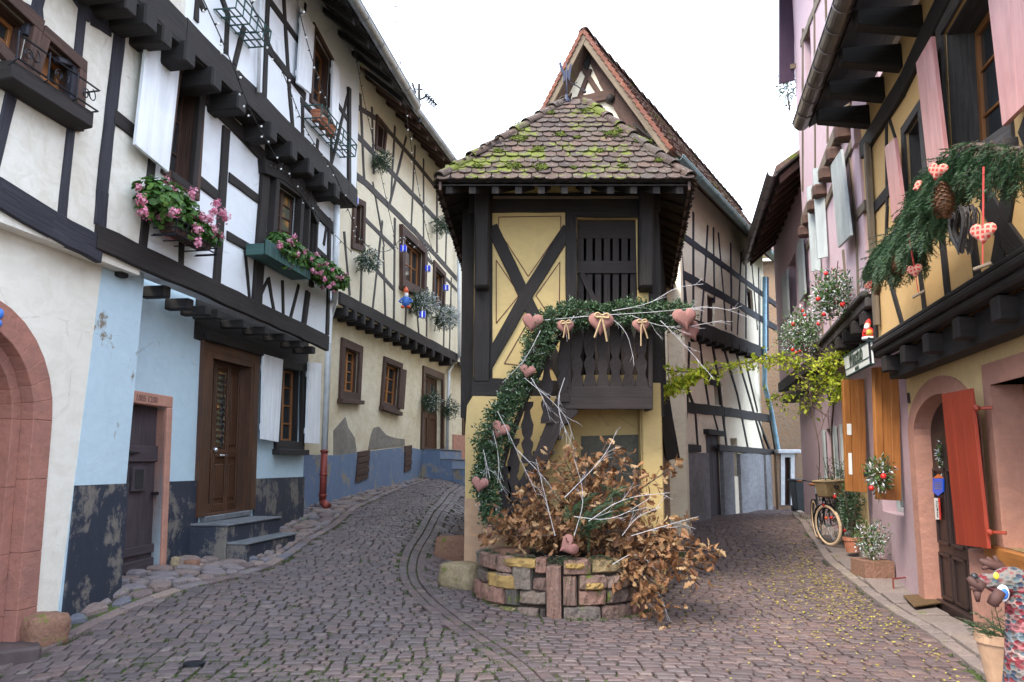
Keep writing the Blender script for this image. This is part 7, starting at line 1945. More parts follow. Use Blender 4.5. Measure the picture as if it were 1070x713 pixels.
s0, s1 = (q.c[0]-U1.p0).dot(U1.u), U1.sz(322, 275, .3)[0]
mb = MB(); zt_, zb_ = zc_+.02, zc_-.19
k = s0
while k < s1: mb.hexa([U1.at(k, zb_, .31), U1.at(k+.075, zb_, .31), U1.at(k+.075, zt_, .31), U1.at(k, zt_, .31), U1.at(k, zb_, .335), U1.at(k+.075, zb_, .335), U1.at(k+.075, zt_, .335), U1.at(k, zt_, .335)]); k += .085
mb.hexa([U1.at(s0, zb_, .05), U1.at(s1, zb_, .05), U1.at(s1, zb_+.15, .05), U1.at(s0, zb_+.15, .05), U1.at(s0, zb_, .30), U1.at(s1, zb_, .30), U1.at(s1, zb_+.15, .30), U1.at(s0, zb_+.15, .30)])
mb.build('wooden_box', M['green_paint'], gB_, bevel=.005)
mb = MB(); fl = MB()
for k in range(11):
    t = k/10; p = U1.hit(290+t*64, 258+t*36, .26); geranium(mb, fl, p, .19, .19, .20+.05*math.sin(k), 300, 3)
for (x_, y_) in ((302, 252), (292, 259), (311, 266), (325, 271), (333, 277), (341, 276), (347, 282), (339, 292), (352, 290), (327, 283), (318, 263), (348, 297), (335, 285), (357, 291), (344, 300)): blossom(fl, U1.hit(x_, y_, .42), .042, 32)
mb.build('foliage', M['geranium_leaves'], gB_, recalc=False); fl.build('blossoms', M['pink_petals'], gB_, recalc=False)
# empty window racks of the top storey
def rack(label, a, b, zoff, pots):
    t = thing('window_rack', label, 'flower rack', tuple(a), 'green iron window racks on the top storey'); mb = MB(); u = V((b.x-a.x, b.y-a.y, 0)); L = u.length; u.normalize(); z = a.z
    A = V((a.x, a.y, z)); 
    for dn, dz in ((.0, 0), (.08, 0), (.16, 0), (.24, 0), (.26, .10), (.27, .20)): mb.tube([A+U2.n*dn+V((0, 0, dz)), A+U2.n*dn+V((0, 0, dz))+u*L], .012, 4)
    for k in range(6): p = A+u*L*k/5; mb.tube([p-U2.n*.02, p+U2.n*.25, p+U2.n*.27+V((0, 0, .2))], .012, 4)
    for e in (A, A+u*L): mb.tube([e+V((0, 0, .2))-U2.n*.02, e+U2.n*.27+V((0, 0, .2))], .012, 4)
    mb.build('iron_rack', M['green_paint'], t)
    return t, A, u, L
t_, A_r, u_r, L_r = rack('green iron rack with empty terracotta pots under the top-floor shuttered window', U2.hit(318, 124, .02), U2.hit(356, 165, .02), 0, True)
for k in range(3):
    p = A_r+u_r*(.15+.28*k)+U2.n*.13+V((0, 0, .01)); o = thing('terracotta_pot', ('empty terracotta pot in the window rack, %s' % ['the nearest of three', 'the middle of three', 'the farthest of three'][k]), 'flower pot', p, 'empty pots in the window rack'); mb = MB(); mb.lathe(p, [(.06, 0), (.085, .13), (.095, .13), (.095, .16), (.08, .16), (.07, .04)], 14); mb.build('pot_body', M['terracotta'], o, smooth=False)
rack('bare green iron rack at the top edge of the white house', U2.hit(225, 10, .02), U2.hit(262, 36, .02), 0, False)

# ---------------- decorations on the yellow house
def spray_clump(mb, c, ex, ey, ez, n, L=.03, w=.012):
    for _ in range(n):
        v = rdir(); o = V(c)+V((v.x*ex, v.y*ey, v.z*ez))*R.random()**.4; leaf(mb, o, (v+rdir()).normalized(), L*R.uniform(.8, 2.4), w, .2)
def fir_bunch(label, px_, py_, d, r, n, W=L2u, frost=.3, name='fir_bunch', group='fir bunches on the yellow house', mat='fir_needles', droop=.9, cat='fir bunch'):
    p = W.hit(px_, py_, d); t = thing(name, label, cat, tuple(p), group); mb = MB(); tw = MB()
    for _ in range(n): fir_spray(mb, tw, p+rdir()*r*.3, rdir(-.2), r*R.uniform(.4, .85), droop, .04, .008, .45, side=1)
    spray_clump(mb, p+W.n*r*.25, r*.62, r*.5, r*.7, int(n*26), .035, .018)
    mb.build('needles', M[mat], t, recalc=False); tw.build('twig', M['bark'], t, recalc=False)
    if frost:
        mb = MB(); spray_clump(mb, p+W.n*r*.4, r*.6, r*.6, r*.6, int(220*frost), .04, .02); mb.build('frosted_tips', M['frosty_twigs'], t, recalc=False)
    return t
fir_bunch('round fir bunch hanging below the small top window', 396, 168, .15, .33, 26, frost=.1)
fir_bunch('frosted fir bunch below the tall narrow window beside the downpipe', 381, 273, .18, .34, 30, frost=1.0)
fir_bunch('fir bunch high up near the far downpipe, close to the tower roof', 459, 236, .2, .38, 26, frost=.3)
fir_bunch('fir garland hanging left of the far door with the steps', 447, 420, .15, .42, 30, W=L2g, frost=.4); fir_bunch('fir garland hanging right of the far door with the steps', 467, 428, .15, .42, 28, W=L2g, frost=.4)
fir_bunch('thick fir and silver garland under the middle window', 438, 318, .25, .50, 40, frost=2.5); fir_bunch('silver frosted garland on the window ledge nearest the tower', 461, 332, .25, .50, 36, frost=4.0)
gn = thing('garden_gnome', 'small painted gnome figure with an orange cap on the window ledge of the yellow house', 'gnome', tuple(L2u.hit(424, 321, .4)))
p = L2u.hit(424, 321, .4); mb = MB(); mb.lathe(p, [(.09, 0), (.12, .12), (.10, .28), (.05, .34)], 12); mb.build('coat', M['blue_paint'], gn, smooth=True)
mb = MB(); mb.ball(p+V((0, 0, .40)), .075); mb.build('face', M['skin'], gn, smooth=True); mb = MB(); mb.lathe(p+V((0, 0, .44)), [(.085, 0), (.07, .07), (.01, .17)], 12); mb.build('cap', M['orange_paint'], gn, smooth=True)
mb = MB(); mb.ball(p+V((.02, -.06, .34)), .06, .04, .07); mb.build('beard', M['frost_white'], gn, smooth=True)
mb = MB(); [mb.ball(p+V((sg*.08, -.02, .0)), .07, .08, .045) for sg in (-1, 1)]; mb.each('boot', M['orange_paint'], gn, smooth=True)
gn_loc = 1
mb = MB(); [mb.tube([p+V((sg*.10, 0, .26)), p+V((sg*.19, -.02, .16)), p+V((sg*.12, -.06, .12))], .028, 6) for sg in (-1, 1)]; mb.each('arm', M['blue_paint'], gn, smooth=True)
gn.scale = (.75,)*3
def lantern(label, p, s):
    t = thing('blue_lantern', label, 'lantern', p, 'blue parcels hanging on the yellow house'); mb = MB(); mb.box(p, s, s, s*1.1); mb.build('box', M['blue_lantern'], t, bevel=s*.12)
    mb = MB(); mb.box(p, s*1.02, s*.18, s*1.12); mb.box(p, s*.18, s*1.02, s*1.12); mb.tube([p+V((0, 0, s*.5)), p+V((0, 0, s*1.4))], .008, 4); mb.build('ribbon', M['silver'], t)
for lb, x_, y_, d in (('blue parcel hanging beside the white downpipe', 370.5, 210, .3), ('blue parcel at the left top of the middle window', 421.5, 260, .3), ('blue parcel between the two far windows', 447, 281, .3), ('blue parcel right of the far window', 466, 301, .3), ('blue parcel hanging among the silver garland', 441.5, 329, .6)):
    lantern(lb, L2u.hit(x_, y_, d), .135)

# ---------------- light strings and wires
def string(label, pts, bulbs=.32, r=.006):
    P = smooth_path([px3(a, b, y) for a, b, y in pts], 3); n = 60; Q = path_pts(P, n)
    t = thing('light_string', label, 'string lights', tuple(Q[0]), 'strings of small lights above the left lane'); mb = MB(); mb.tube(Q, r, 4, cap=False); mb.build('cable', M['wire'], t, recalc=False)
    L = sum((a-b).length for a, b in zip(Q, Q[1:])); m = int(L/bulbs); mb = MB(); bl = MB()
    for i, p in enumerate(path_pts(P, m)):
        v = (rdir(-.5)).normalized(); mb.tube([p, p+v*.035], .009, 5); bl.ball(p+v*.05, .014, n=6, m=4)
    mb.build('sockets', M['wire'], t); tag(bl.build('bulbs', M['bulb'], t, smooth=True), kind=None)
string('string of lights from the top left corner down to the leaded window', [(208, -10, 6.0), (240, 60, 7.5), (262, 118, 9), (286, 160, 10.5), (320, 215, 12), (366, 262, 13.5)])
string('string of lights crossing the middle of the white house', [(256, -10, 7), (275, 30, 8), (296, 76, 9), (320, 140, 11), (352, 182, 12.5), (372, 245, 14), (400, 275, 16)])
string('string of lights passing the top-floor shutters', [(308, -8, 9), (322, 50, 10), (335, 88, 11), (344, 118, 12), (360, 165, 13)])
string('string of lights dropping from the zinc gutter to the fir bunch', [(363, 0, 12), (370, 50, 13), (380, 105, 14.5), (392, 155, 16), (405, 215, 17), (415, 260, 18)])
string('long string of lights hanging in front of the yellow house', [(411, -10, 12), (418, 60, 13.5), (425, 125, 15), (434, 180, 16.5), (444, 235, 18), (452, 262, 19)])
string('looped white string of lights under the middle windows', [(368, 240, 15.0), (388, 262, 16), (408, 264, 17), (424, 242, 18), (432, 262, 18.5), (443, 250, 19), (452, 275, 20)], .2)
wt = thing('overhead_wire', 'thin electric wire crossing the sky beside the yellow roof', 'wire', tuple(px3(412, 60, 14))); mb = MB(); mb.tube(path_pts([px3(395, 45, 13), px3(440, 102, 17), px3(478, 150, 20)], 12), .008, 4); mb.build('cable', M['wire'], wt)

# ---------------- loose stones, drain cover, mat, bin
for (nm, lb, px_, py_, sx, sy, sz, mt, sd_) in (('boulder', 'reddish boulder beside the step of the stone archway', 43, 672, .34, .32, .27, 'boulder_stone', 2), ('loose_stone', 'small loose stone beside the steps of the brown door', 200, 592, .15, .13, .10, 'boulder_stone', 6), ('loose_stone', 'tiny loose stone at the foot of the navy plinth by the plum door', 183, 591, .10, .10, .12, 'corner_stone', 7)):
    p = gpx(px_, py_); boulder(nm, lb, (p.x, p.y, g(p.x, p.y)-.02), sx, sy, sz, M[mt], .5*sd_, sd_)
p = gpx(203, 694); dc = MB(); dc.lathe((p.x, p.y, g(p.x, p.y)+.004), [(.085, -.04), (.085, .006), (.06, .012)], 20); tag(dc.build('drain_cover', M['iron']), 'small round iron cover set in the cobbles at lower left', 'drain cover')
dm = thing('doormat', 'brown coir doormat on the pavement before the arched door', 'doormat', tuple(gpx(966, 633)))
q = [gpx(*p) for p in ((944, 629), (982, 626), (991, 637), (956, 642))]; zz = max(g(v.x, v.y) for v in q)+.052
mb = MB(); mb.prism([V((v.x, v.y, zz)) for v in q], V((0, 0, .018))); mb.build('mat', M['doormat'], dm, bevel=.004)
cm_ = sum(q, V((0, 0, 0)))/4; mb = MB(); flat_leaf(mb, cm_.x, cm_.y, .06)
bs = thing('boot_scraper', 'thin rusty iron boot scraper loop by the pink wall', 'boot scraper', tuple(gpx(938, 617)))
a, b = gpx(934, 619), gpx(951, 617); mb = MB(); mb.tube([a, a+V((0, 0, .16)), b+V((0, 0, .16)), b], .012, 6); mb.build('iron_loop', M['red_pipe'], bs)
bn = thing('waste_bin', 'dark plastic wheeled bin at the far end of the right-hand lane', 'bin', (8.05, 24.2, .3))
p = at(838, 530, 24.0); p.z = g(p.x, p.y); bn.location = p; mb = MB(); mb.hexa([p+V((-.2, -.2, 0)), p+V((.2, -.2, 0)), p+V((.2, .2, 0)), p+V((-.2, .2, 0)), p+V((-.26, -.26, .85)), p+V((.26, -.26, .85)), p+V((.26, .26, .85)), p+V((-.26, .26, .85))]); mb.build('bin_body', M['bin_plastic'], bn, bevel=.02)
mb = MB(); mb.box(p+V((0, 0, .88)), .58, .58, .06); mb.build('lid', M['bin_plastic'], bn, bevel=.02); mb = MB(); [mb.lathe(p+V((sg*.2, .2, .08)), [(.08, -.02), (.08, .02)], 12, ax=V((1, 0, 0))) for sg in (-1, 1)]; mb.each('wheel', M['bin_plastic'], bn)

# ---------------- bicycle
def bicycle(label, pr, pf):
    """pr, pf: ground points of the rear and front wheel"""
    t = thing('bicycle', label, 'bicycle', tuple((pr+pf)/2)); r = .33
    f = (pf-pr); f.z = 0; L = f.length; f.normalize(); s = V((f.y, -f.x, 0)); up = (V((0, 0, 1))+s*.06).normalized()
    Rr, Rf = pr+up*r, pf+up*r; fy = (f*math.cos(.45)-s*math.sin(.45)).normalized()
    def wheel(c, fdir, nm):
        ax = fdir.cross(up).normalized(); e1 = fdir; mb = MB(); n = 36
        pts = [c+(e1*math.cos(2*math.pi*k/n)+up*math.sin(2*math.pi*k/n))*(r-.02) for k in range(n+1)]; mb.tube(pts, .027, 8, cap=False); w = mb.build('wheel', M['rubber_tan'], t, smooth=True)
        mb = MB(); mb.tube([c+(e1*math.cos(2*math.pi*k/n)+up*math.sin(2*math.pi*k/n))*(r-.045) for k in range(n+1)], .012, 6, cap=False)
        mb.build('rim', M['black_metal'], w, smooth=True); mb = MB()
        for k in range(28):
            a = 2*math.pi*k/28; sg = .025*(1 if k % 2 else -1); b = a+.5*(1 if k % 4 < 2 else -1); mb.tube([c+ax*sg+(e1*math.cos(b)+up*math.sin(b))*.02, c+(e1*math.cos(a)+up*math.sin(a))*(r-.05)], .0022, 3, cap=False)
        mb.lathe(c, [(.022, -.04), (.022, .04)], 10, ax=ax); mb.build('spokes', M['zinc'], w, recalc=False)
        # mudguard
        vs = []; fs_ = []; m = 20
        for k in range(m+1):
            a = math.pi*(-.05+1.05*k/m) if nm == 'r' else math.pi*(.25+.72*k/m)
            a = math.pi-a if nm == 'r' else a
            o = c+(e1*math.cos(a)+up*math.sin(a))*(r+.025); vs += [o-ax*.03, o+ax*.03]
        for k in range(m): fs_.append((2*k, 2*k+1, 2*k+3, 2*k+2))
        g_ = MB(); g_.add(vs, fs_); g_.build('mudguard', M['black_metal'], t, recalc=False)
    wheel(Rr, f, 'r'); wheel(Rf, fy, 'f')
    bb = Rr+f*.44-up*.05; seat = bb-f*.20+up*.50; head = Rf-f*.14+up*.50; headl = Rf-f*.07+up*.36
    mb = MB(); mb.tube([bb, seat], .017, 8); mb.tube([bb, (bb+headl)/2-up*.07, headl], .020, 8); mb.tube([bb+(seat-bb)*.35, (bb+headl)/2+up*.02, head-up*.03], .016, 8); mb.tube([head, headl], .021, 8)
    for sg in (-1, 1): mb.tube([Rr+s*sg*.05, bb+s*sg*.03], .010, 6); mb.tube([Rr+s*sg*.05, bb+(seat-bb)*.75], .009, 6); mb.tube([headl, headl+s*sg*.045-up*.05, Rf+s*sg*.05], .012, 6)
    mb.tube([head, head+up*.16-f*.02], .014, 8); mb.build('frame', M['black_metal'], t, smooth=True)
    mb = MB(); hb = head+up*.18-f*.02; sx = fy.cross(up).normalized(); P = smooth_path([hb-sx*.30-fy*.24+up*.05, hb-sx*.26-fy*.05+up*.07, hb-sx*.1+fy*.04, hb+sx*.1+fy*.04, hb+sx*.26-fy*.05+up*.07, hb+sx*.30-fy*.24+up*.05], 2); mb.tube(P, .012, 8); mb.build('handlebar', M['black_metal'], t, smooth=True)
    mb = MB(); [mb.tube([hb+sx*sg*.30-fy*.24+up*.05, hb+sx*sg*.29-fy*.12+up*.06], .018, 8) for sg in (-1, 1)]; mb.each('grip', M['leather'], t, smooth=True)
    mb = MB(); sp = seat+up*.14; mb.tube([seat, sp], .013, 8); mb.build('seat_post', M['zinc'], t)
    mb = MB(); pts = [sp+f*.16, sp+f*.05+s*.03, sp-f*.10+s*.09, sp-f*.16+s*.06, sp-f*.16-s*.06, sp-f*.10-s*.09, sp+f*.05-s*.03]; mb.prism([p+up*.0 for p in pts], up*.05); mb.build('saddle', M['leather'], t, bevel=.018)
    mb = MB(); c = bb+s*.05; mb.lathe(c, [(.09, -.004), (.09, .004)], 20, ax=s); mb.tube([c, c+f*.12-up*.12], .010, 6); mb.tube([bb-s*.07, bb-s*.07-f*.12+up*.12], .010, 6); mb.box(c+f*.12-up*.12+s*.04, .09, .08, .02, f, s, up); mb.box(bb-s*.11-f*.12+up*.12, .09, .08, .02, f, s, up); mb.build('crank', M['zinc'], t)
    mb = MB(); mb.tube([bb+s*.05+up*.08, Rr+s*.05+up*.04], .006, 4); mb.tube([bb+s*.05-up*.08, Rr+s*.05-up*.04], .006, 4); mb.build('chain', M['iron'], t)
    mb = MB(); cb = head+fy*.22+up*.10; 
    h_, w_, d_ = .13, .21, .16
    lo = [cb-up*h_+sx*a*(w_-.03)+fy*b*(d_-.03) for a, b in ((-1, -1), (1, -1), (1, 1), (-1, 1))]; hi = [cb+up*h_+sx*a*w_+fy*b*d_ for a, b in ((-1, -1), (1, -1), (1, 1), (-1, 1))]
    mb.hexa(lo+hi); bk = mb.build('basket', M['wicker'], t, bevel=.02)
    mb = MB(); mb.tube(hi+[hi[0]], .018, 6); mb.build('basket_rim', M['twine'], bk); mb = MB(); mb.box(cb+fy*(d_+.0)+up*.04, .09, .012, .035, sx, fy, up); mb.build('handle_hole', M['interior_dark'], bk)
    mb = MB(); mb.ball(Rf+up*.12+sx*.02, .03, n=8, m=5); mb.build('reflector', M['orange_paint'], t)
    return t
p1, p2 = gpx(852, 563), gpx(868, 573)
p1 = V((p1.x, p1.y, g(p1.x, p1.y)+.04)); p2 = V((p2.x, p2.y, g(p2.x, p2.y)+.04)); d = (p1-p2); d.z = 0
p1 = p2+d.normalized()*1.05; p1.z = g(p1.x, p1.y)+.04
print('bike', p1, p2)
bicycle('dark city bicycle with cream tyres and wicker basket leaning by the pink house', p1, p2)

# ---------------- planting along the right-hand houses
def bush(name, label, cat, c, ex, ey, ez, n, mat, L=.05, w=.02, group=None, pot=None, baubles=0, potmat='terracotta', frost=0, twigs=0):
    t = thing(name, label, cat, tuple(c), group); mb = MB()
    cc = V(c)+V((0, 0, ez+(pot or 0)))
    for _ in range(n):
        v = rdir(); r_ = R.random()**.5*(1+.25*math.sin(v.x*7+v.z*5)); o = cc+V((v.x*ex, v.y*ey, v.z*ez))*r_; leaf(mb, o, (v*.8+rdir()+V((0, 0, .3))).normalized(), L*R.uniform(.6, 1.4), w, .2)
    mb.build('foliage', M[mat], t, recalc=False)
    if frost:
        mb = MB(); spray_clump(mb, cc, ex, ey, ez, frost, .03, .02); mb.build('frosted_tips', M['frosty_twigs'], t, recalc=False)
    tw = MB()
    for _ in range(8+twigs): tw.tube([cc-V((0, 0, ez)), cc+V((R.uniform(-ex, ex), R.uniform(-ey, ey), R.uniform(-.2, 1.2)*ez))], .006, 4)
    tw.build('stems', M['bark'], t, recalc=False)
    if pot:
        mb = MB(); r0 = min(ex, ey)*.8
        if 'square' in label:
            q_ = [V((c.x+a*r0*1.1, c.y+b*r0*1.3, c.z)) for a, b in ((-1, -1), (1, -1), (1, 1), (-1, 1))]; mb.hexa(q_+[v_+V((0, 0, pot)) for v_ in q_])
        else: mb.lathe(c, [(r0*.75, 0), (r0, pot*.8), (r0*1.1, pot*.8), (r0*1.1, pot), (r0*.9, pot), (r0*.8, pot*.6)], 18)
        mb.build('pot', M[potmat], t)
    for k in range(baubles):
        v = rdir(); v.x = -abs(v.x); v.y = -abs(v.y); p = cc+V((v.x*ex, v.y*ey, v.z*ez))*.98
        if k == 0:
            b_ = thing('red_bauble', 'shiny red bauble in the greenery of %s' % label.split(' ', 2)[2][:60] if False else 'shiny red bauble hanging in the decorated greenery on the pink house', 'bauble', p, 'red baubles in the greenery'); m_ = MB(); m_.ball(p, .032, n=12, m=8); m_.build('ball', M['red_gloss'], b_, smooth=True); m_ = MB(); m_.lathe(p+V((0, 0, .038)), [(.012, 0), (.012, .014)], 8); m_.tube([p+V((0, 0, .05)), p+V((0, 0, .09))], .003, 3); m_.build('cap', M['silver'], b_)
            bush.proto = b_
        else: dup(bush.proto, p, 0, scale=R.uniform(.8, 1.15))
    return t
# window boxes on the pink house
c = V2.hit(868, 300, .25); bush('winter_window_box', 'winter window box of green leaves, white frosting and red baubles below the pale shutters', 'window box', c-V((0, 0, .45)), .24, .5, .34, 1400, 'wreath_mix', .055, .028, 'decorated window boxes on the pink house', baubles=4, frost=260)
c = V2.hit(838, 342, .25); bush('winter_window_box', 'larger frosted window box with many red baubles, farther along the pink house', 'window box', c-V((0, 0, .55)), .28, 1.0, .42, 2200, 'wreath_mix', .06, .03, 'decorated window boxes on the pink house', baubles=7, frost=600)
c = at(824, 100, 16.5); bush('balcony_plant', 'sparse fir plant at the top far corner of the pink house', 'plant', c-V((0, 0, .35)), .28, .3, .5, 260, 'box_leaves', .10, .03, None)
# christmas greenery by the arched niche
c = G2.at(S(G2, 14.0), .42, .22); bush('decorated_fir', 'small fir with red baubles standing behind the bicycle in the niche', 'fir tree', c, .30, .38, .62, 2000, 'box_leaves', .06, .018, None, baubles=5, frost=200, twigs=10)
c = G2.at(S(G2, 12.9), g(5.2, 12.8)+.1, .25); bush('potted_shrub', 'dark green shrub in a terracotta pot under the farther orange shutter', 'potted plant', c, .16, .18, .42, 700, 'box_leaves', .06, .025, None, pot=.22)
c = G2.at(S(G2, 11.3), g(4.6, 11.2)+.03, .26); bush('heather_trough', 'square stone trough of frosted heather and trailing ivy against the pink wall', 'planter', c, .22, .26, .25, 800, 'wreath_mix', .045, .018, None, pot=.22, potmat='boulder_stone', frost=160)
c = at(919, 503, 10.15); bush('wreath_bunch', 'bunch of green sprigs tied to the bottom of the nearer orange shutter', 'sprig bunch', c-V((0, 0, .15)), .15, .16, .22, 420, 'wreath_mix', .07, .02, None, baubles=2, frost=70)
c = G1.hit(985, 478, -.18); bush('door_garland', 'narrow strip of red and white decoration hanging on the dark arched door', 'garland', c-V((0, 0, .22)), .05, .05, .24, 260, 'wreath_mix', .035, .02, None, frost=60)
# yellow-green vine reaching from the pink house across the lane
vn = thing('climbing_vine', 'climbing vine with yellow-green leaves stretching from the pink wall across the lane', 'vine', tuple(G2.at(S(G2, 12.95), .3, .05)))
st = MB(); lf = MB()
stem = smooth_path([G2.hit(872, 500, .12), G2.hit(868, 450, .15), G2.hit(872, 420, .15), G2.hit(866, 395, .2), at(858, 385, 13.0)], 3); st.tube(path_pts(stem, 20), .018, 6)
stem2 = smooth_path([G2.hit(852, 540, .10), G2.hit(858, 470, .12), G2.hit(850, 440, .2), G2.hit(845, 400, .2)], 3); st.tube(path_pts(stem2, 16), .010, 5)
def vine(pts, dens, spread, r=.008):
    P = path_pts(smooth_path([at(a, b, y) for a, b, y in pts], 3), 60); st.tube(P, r, 4, cap=False)
    for i, p in enumerate(P):
        for _ in range(dens):
            v = rdir(-.3); o = p+v*abs(R.gauss(0, spread)); st.tube([p, o], .003, 3, cap=False)
            for _ in range(3): leaf(lf, o+rdir()*.03, (rdir(-.3)), R.uniform(.045, .09), R.uniform(.03, .05), .12)
vine([(862, 385, 13), (840, 372, 13), (815, 372, 12.6), (785, 378, 12.2), (750, 385, 11.6), (715, 390, 11.0), (690, 385, 10.7)], 3, .10)
vine([(865, 395, 13), (840, 400, 13), (820, 412, 12.8), (800, 420, 12.6)], 1, .16); vine([(860, 380, 13), (845, 385, 13), (825, 380, 12.9), (800, 372, 12.6)], 1, .16); vine([(735, 388, 11.3), (715, 400, 11.1), (695, 408, 10.8)], 4, .07); vine([(868, 390, 13), (850, 405, 13), (838, 430, 13)], 1, .14)
vine([(895, 375, 12.2), (880, 372, 12.3), (868, 368, 12.6), (862, 385, 13)], 2, .11); vine([(868, 395, 13), (880, 400, 12.6), (872, 415, 12.6)], 3, .1)
for _ in range(14): 
    p = at(R.uniform(835, 875), R.uniform(375, 425), 13); twig_tree(st, p, rdir(), .5, .008, 1)
st.build('stem', M['bark'], vn, recalc=False); lf.build('leaves', M['vine_leaves'], vn, recalc=False)
# shop sign with santa
sg_ = thing('shop_sign', 'small white hanging shop sign with dark gothic lettering above the orange shutters', 'sign', tuple(G2.hit(896, 375, .5)))
q = Quad(G2, [(881, 374), (908, 357), (910, 380), (884.5, 393.5)], .42)
mb = MB(); q.bar(mb, 0, 0, 1, 1, -.04, .0); sb = mb.build('board', M['sign_white'], sg_, bevel=.008)
mb = MB(); q.bar(mb, -.01, .66, 1.01, .69, .001, .006); q.bar(mb, -.02, -.03, 1.02, 0, -.04, .01); q.bar(mb, -.02, 1, 1.02, 1.03, -.04, .01); mb.build('rim', M['green_paint'], sb)
cs = q.q(.5, .33, .006); text(G2, 0, 'Winstub', 0, 0, 0, .30, M['sign_text'], sb, name='lettering', horiz=cs)
text(G2, 0, 'caveau', 0, 0, 0, .10, M['sign_text'], sb, name='lettering', horiz=q.q(.5, .85, .006))
mb = MB(); p = q.q(1, 0, 0); mb.tube([p-G2.n*.42, p+V((0, 0, .03))], .015, 6); mb.tube([q.q(1, 1, 0)+V((0, 0, 0)), p+V((0, 0, .05))], .014, 6); mb.build('bracket', M['iron'], sg_)
sa = thing('santa_figure', 'small red santa claus figurine above the shop sign', 'figurine', tuple(at(909, 355, 10.0)))
sa_loc = V(sa.location); p = at(908, 354, 9.95); n_obj0 = set(scene.objects); mb = MB(); mb.lathe(p, [(.10, 0), (.125, .04), (.12, .10), (.10, .18), (.05, .22)], 14); mb.build('coat', M['santa_red'], sa, smooth=True)
mb = MB(); mb.lathe(p, [(.12, -.02), (.135, 0), (.13, .03)], 16); mb.build('fur_hem', M['frost_white'], sa, smooth=True)
mb = MB(); mb.ball(p+V((-.02, -.02, .26)), .06); mb.build('face', M['skin'], sa, smooth=True); mb = MB(); mb.ball(p+V((-.05, -.05, .22)), .055, .05, .05); mb.build('beard', M['frost_white'], sa, smooth=True)
mb = MB(); mb.lathe(p+V((0, 0, .29)), [(.065, 0), (.05, .05), (.012, .11)], 12, ax=V((.3, 0, 1))); mb.build('cap', M['santa_red'], sa, smooth=True); mb = MB(); mb.ball(p+V((-.03, -.09, .10)), .07, .06, .07); mb.build('gift_sack', M['gold_cloth'], sa, smooth=True)
mb = MB(); [mb.tube([p+V((sg*.08, -.02, .18)), p+V((sg*.12, -.07, .12)), p+V((sg*.03, -.12, .10))], .028, 6) for sg in (-1, 1)]; mb.each('arm', M['santa_red'], sa, smooth=True)
sa.scale = (.62,)*3; sa.location = p
for o_ in sa.children: o_.location = V(o_.location)+V(sa_loc)-p
wl = thing('wall_lantern', 'small dark wall lamp on the pink wall below the vine', 'lamp', tuple(G2.hit(866, 408, .2))); p = G2.hit(868, 408, .25); mb = MB(); mb.tube([p-G2.n*.25+V((0, 0, .05)), p+V((0, 0, .08)), p], .014, 6); mb.build('bracket', M['iron'], wl); mb = MB(); mb.lathe(p-V((0, 0, .2)), [(.02, 0), (.05, .03), (.07, .16), (.09, .17), (.01, .22)], 8); mb.build('lamp_housing', M['iron'], wl)

# ---------------- fir swags on the ochre house
def swag(label, ridge, y_d, drops, n):
    P = path_pts(smooth_path([V1.hit(a, b, y_d) for a, b in ridge], 3), n); t = thing('fir_swag', label, 'fir swag', tuple(P[n//2]), 'fir swags under the upper windows'); mb = MB(); tw = MB(); tw.tube(P, .02, 5)
    for i, p in enumerate(P):
        tt = i/(n-1); dl = drops(tt)
        for _ in range(8):
            d = V((0, 0, -1))*R.uniform(.5, 1.0)+V1.u*R.uniform(-.2, .5)+V1.n*R.uniform(-.1, .5); fir_spray(mb, tw, p+rdir()*.05, d, dl*R.uniform(.6, 1.3), .5, .032, .0066, 1.1)
        if i % 2 == 0: fir_spray(mb, tw, p, V1.n*.7+V1.u*R.uniform(-1, 1)+V((0, 0, .35)), .16, .7, .028, .0060, 1.0)
    mb.build('needles', M['fir_needles'], t, recalc=False); tw.build('twig', M['bark'], t, recalc=False); return t
swag('large drooping fir swag hung under the wide upper window', [(1068, 156), (1045, 158), (1018, 150), (1000, 160), (980, 172), (966, 192), (955, 212)], .32, lambda t: .24+.30*math.exp(-((t-.62)/.16)**2)+.10*t, 30)
swag('smaller drooping fir swag hung under the narrow upper window', [(968, 236), (952, 236), (938, 240), (925, 252), (914, 272), (909, 285)], .32, lambda t: .16+.34*math.sin(min(1, t+.15)*3)*.8, 20)
def pinecone(label, p, h):
    t = thing('pine_cone', label, 'pine cone', p, 'big pine cones in the fir swags'); mb = MB(); core = MB(); core.lathe(p-V((0, 0, h)), [(.01, 0), (h*.22, h*.25), (h*.24, h*.5), (h*.14, h*.85), (.01, h)], 10); core.build('core', M['cone_brown'], t)
    n = 90
    for i in range(n):
        tt = i/n; a = i*2.39996; rr = h*.27*math.sin(math.pi*min(.97, tt*.85+.12)); c = p-V((0, 0, h*(1-tt)))+V((math.cos(a), math.sin(a), 0))*rr*.7; d = V((math.cos(a), math.sin(a), -.35)).normalized(); s = V((-math.sin(a), math.cos(a), 0)); w = h*.085
        mb.add([c-s*w*.5, c+s*w*.5, c+d*h*.13+s*w, c+d*h*.15, c+d*h*.13-s*w], [(0, 1, 2, 3, 4)])
    mb.build('scales', M['cone_brown'], t, recalc=False); return t
pinecone('big pine cone hanging in front of the large fir swag', V1.hit(984, 190, .55), .24); pinecone('pine cone half hidden in the smaller fir swag', V1.hit(937, 262, .42), .22); pinecone('pine cone at the lower tip of the smaller fir swag', V1.hit(916, 293, .45), .14)
heart('red checked heart pinned on top of the large fir swag', V1.hit(979, 180, .58), .135, 'red_check_cloth', roll=20, yaw=-50, group='red checked hearts on the ochre house', ribbon=False)
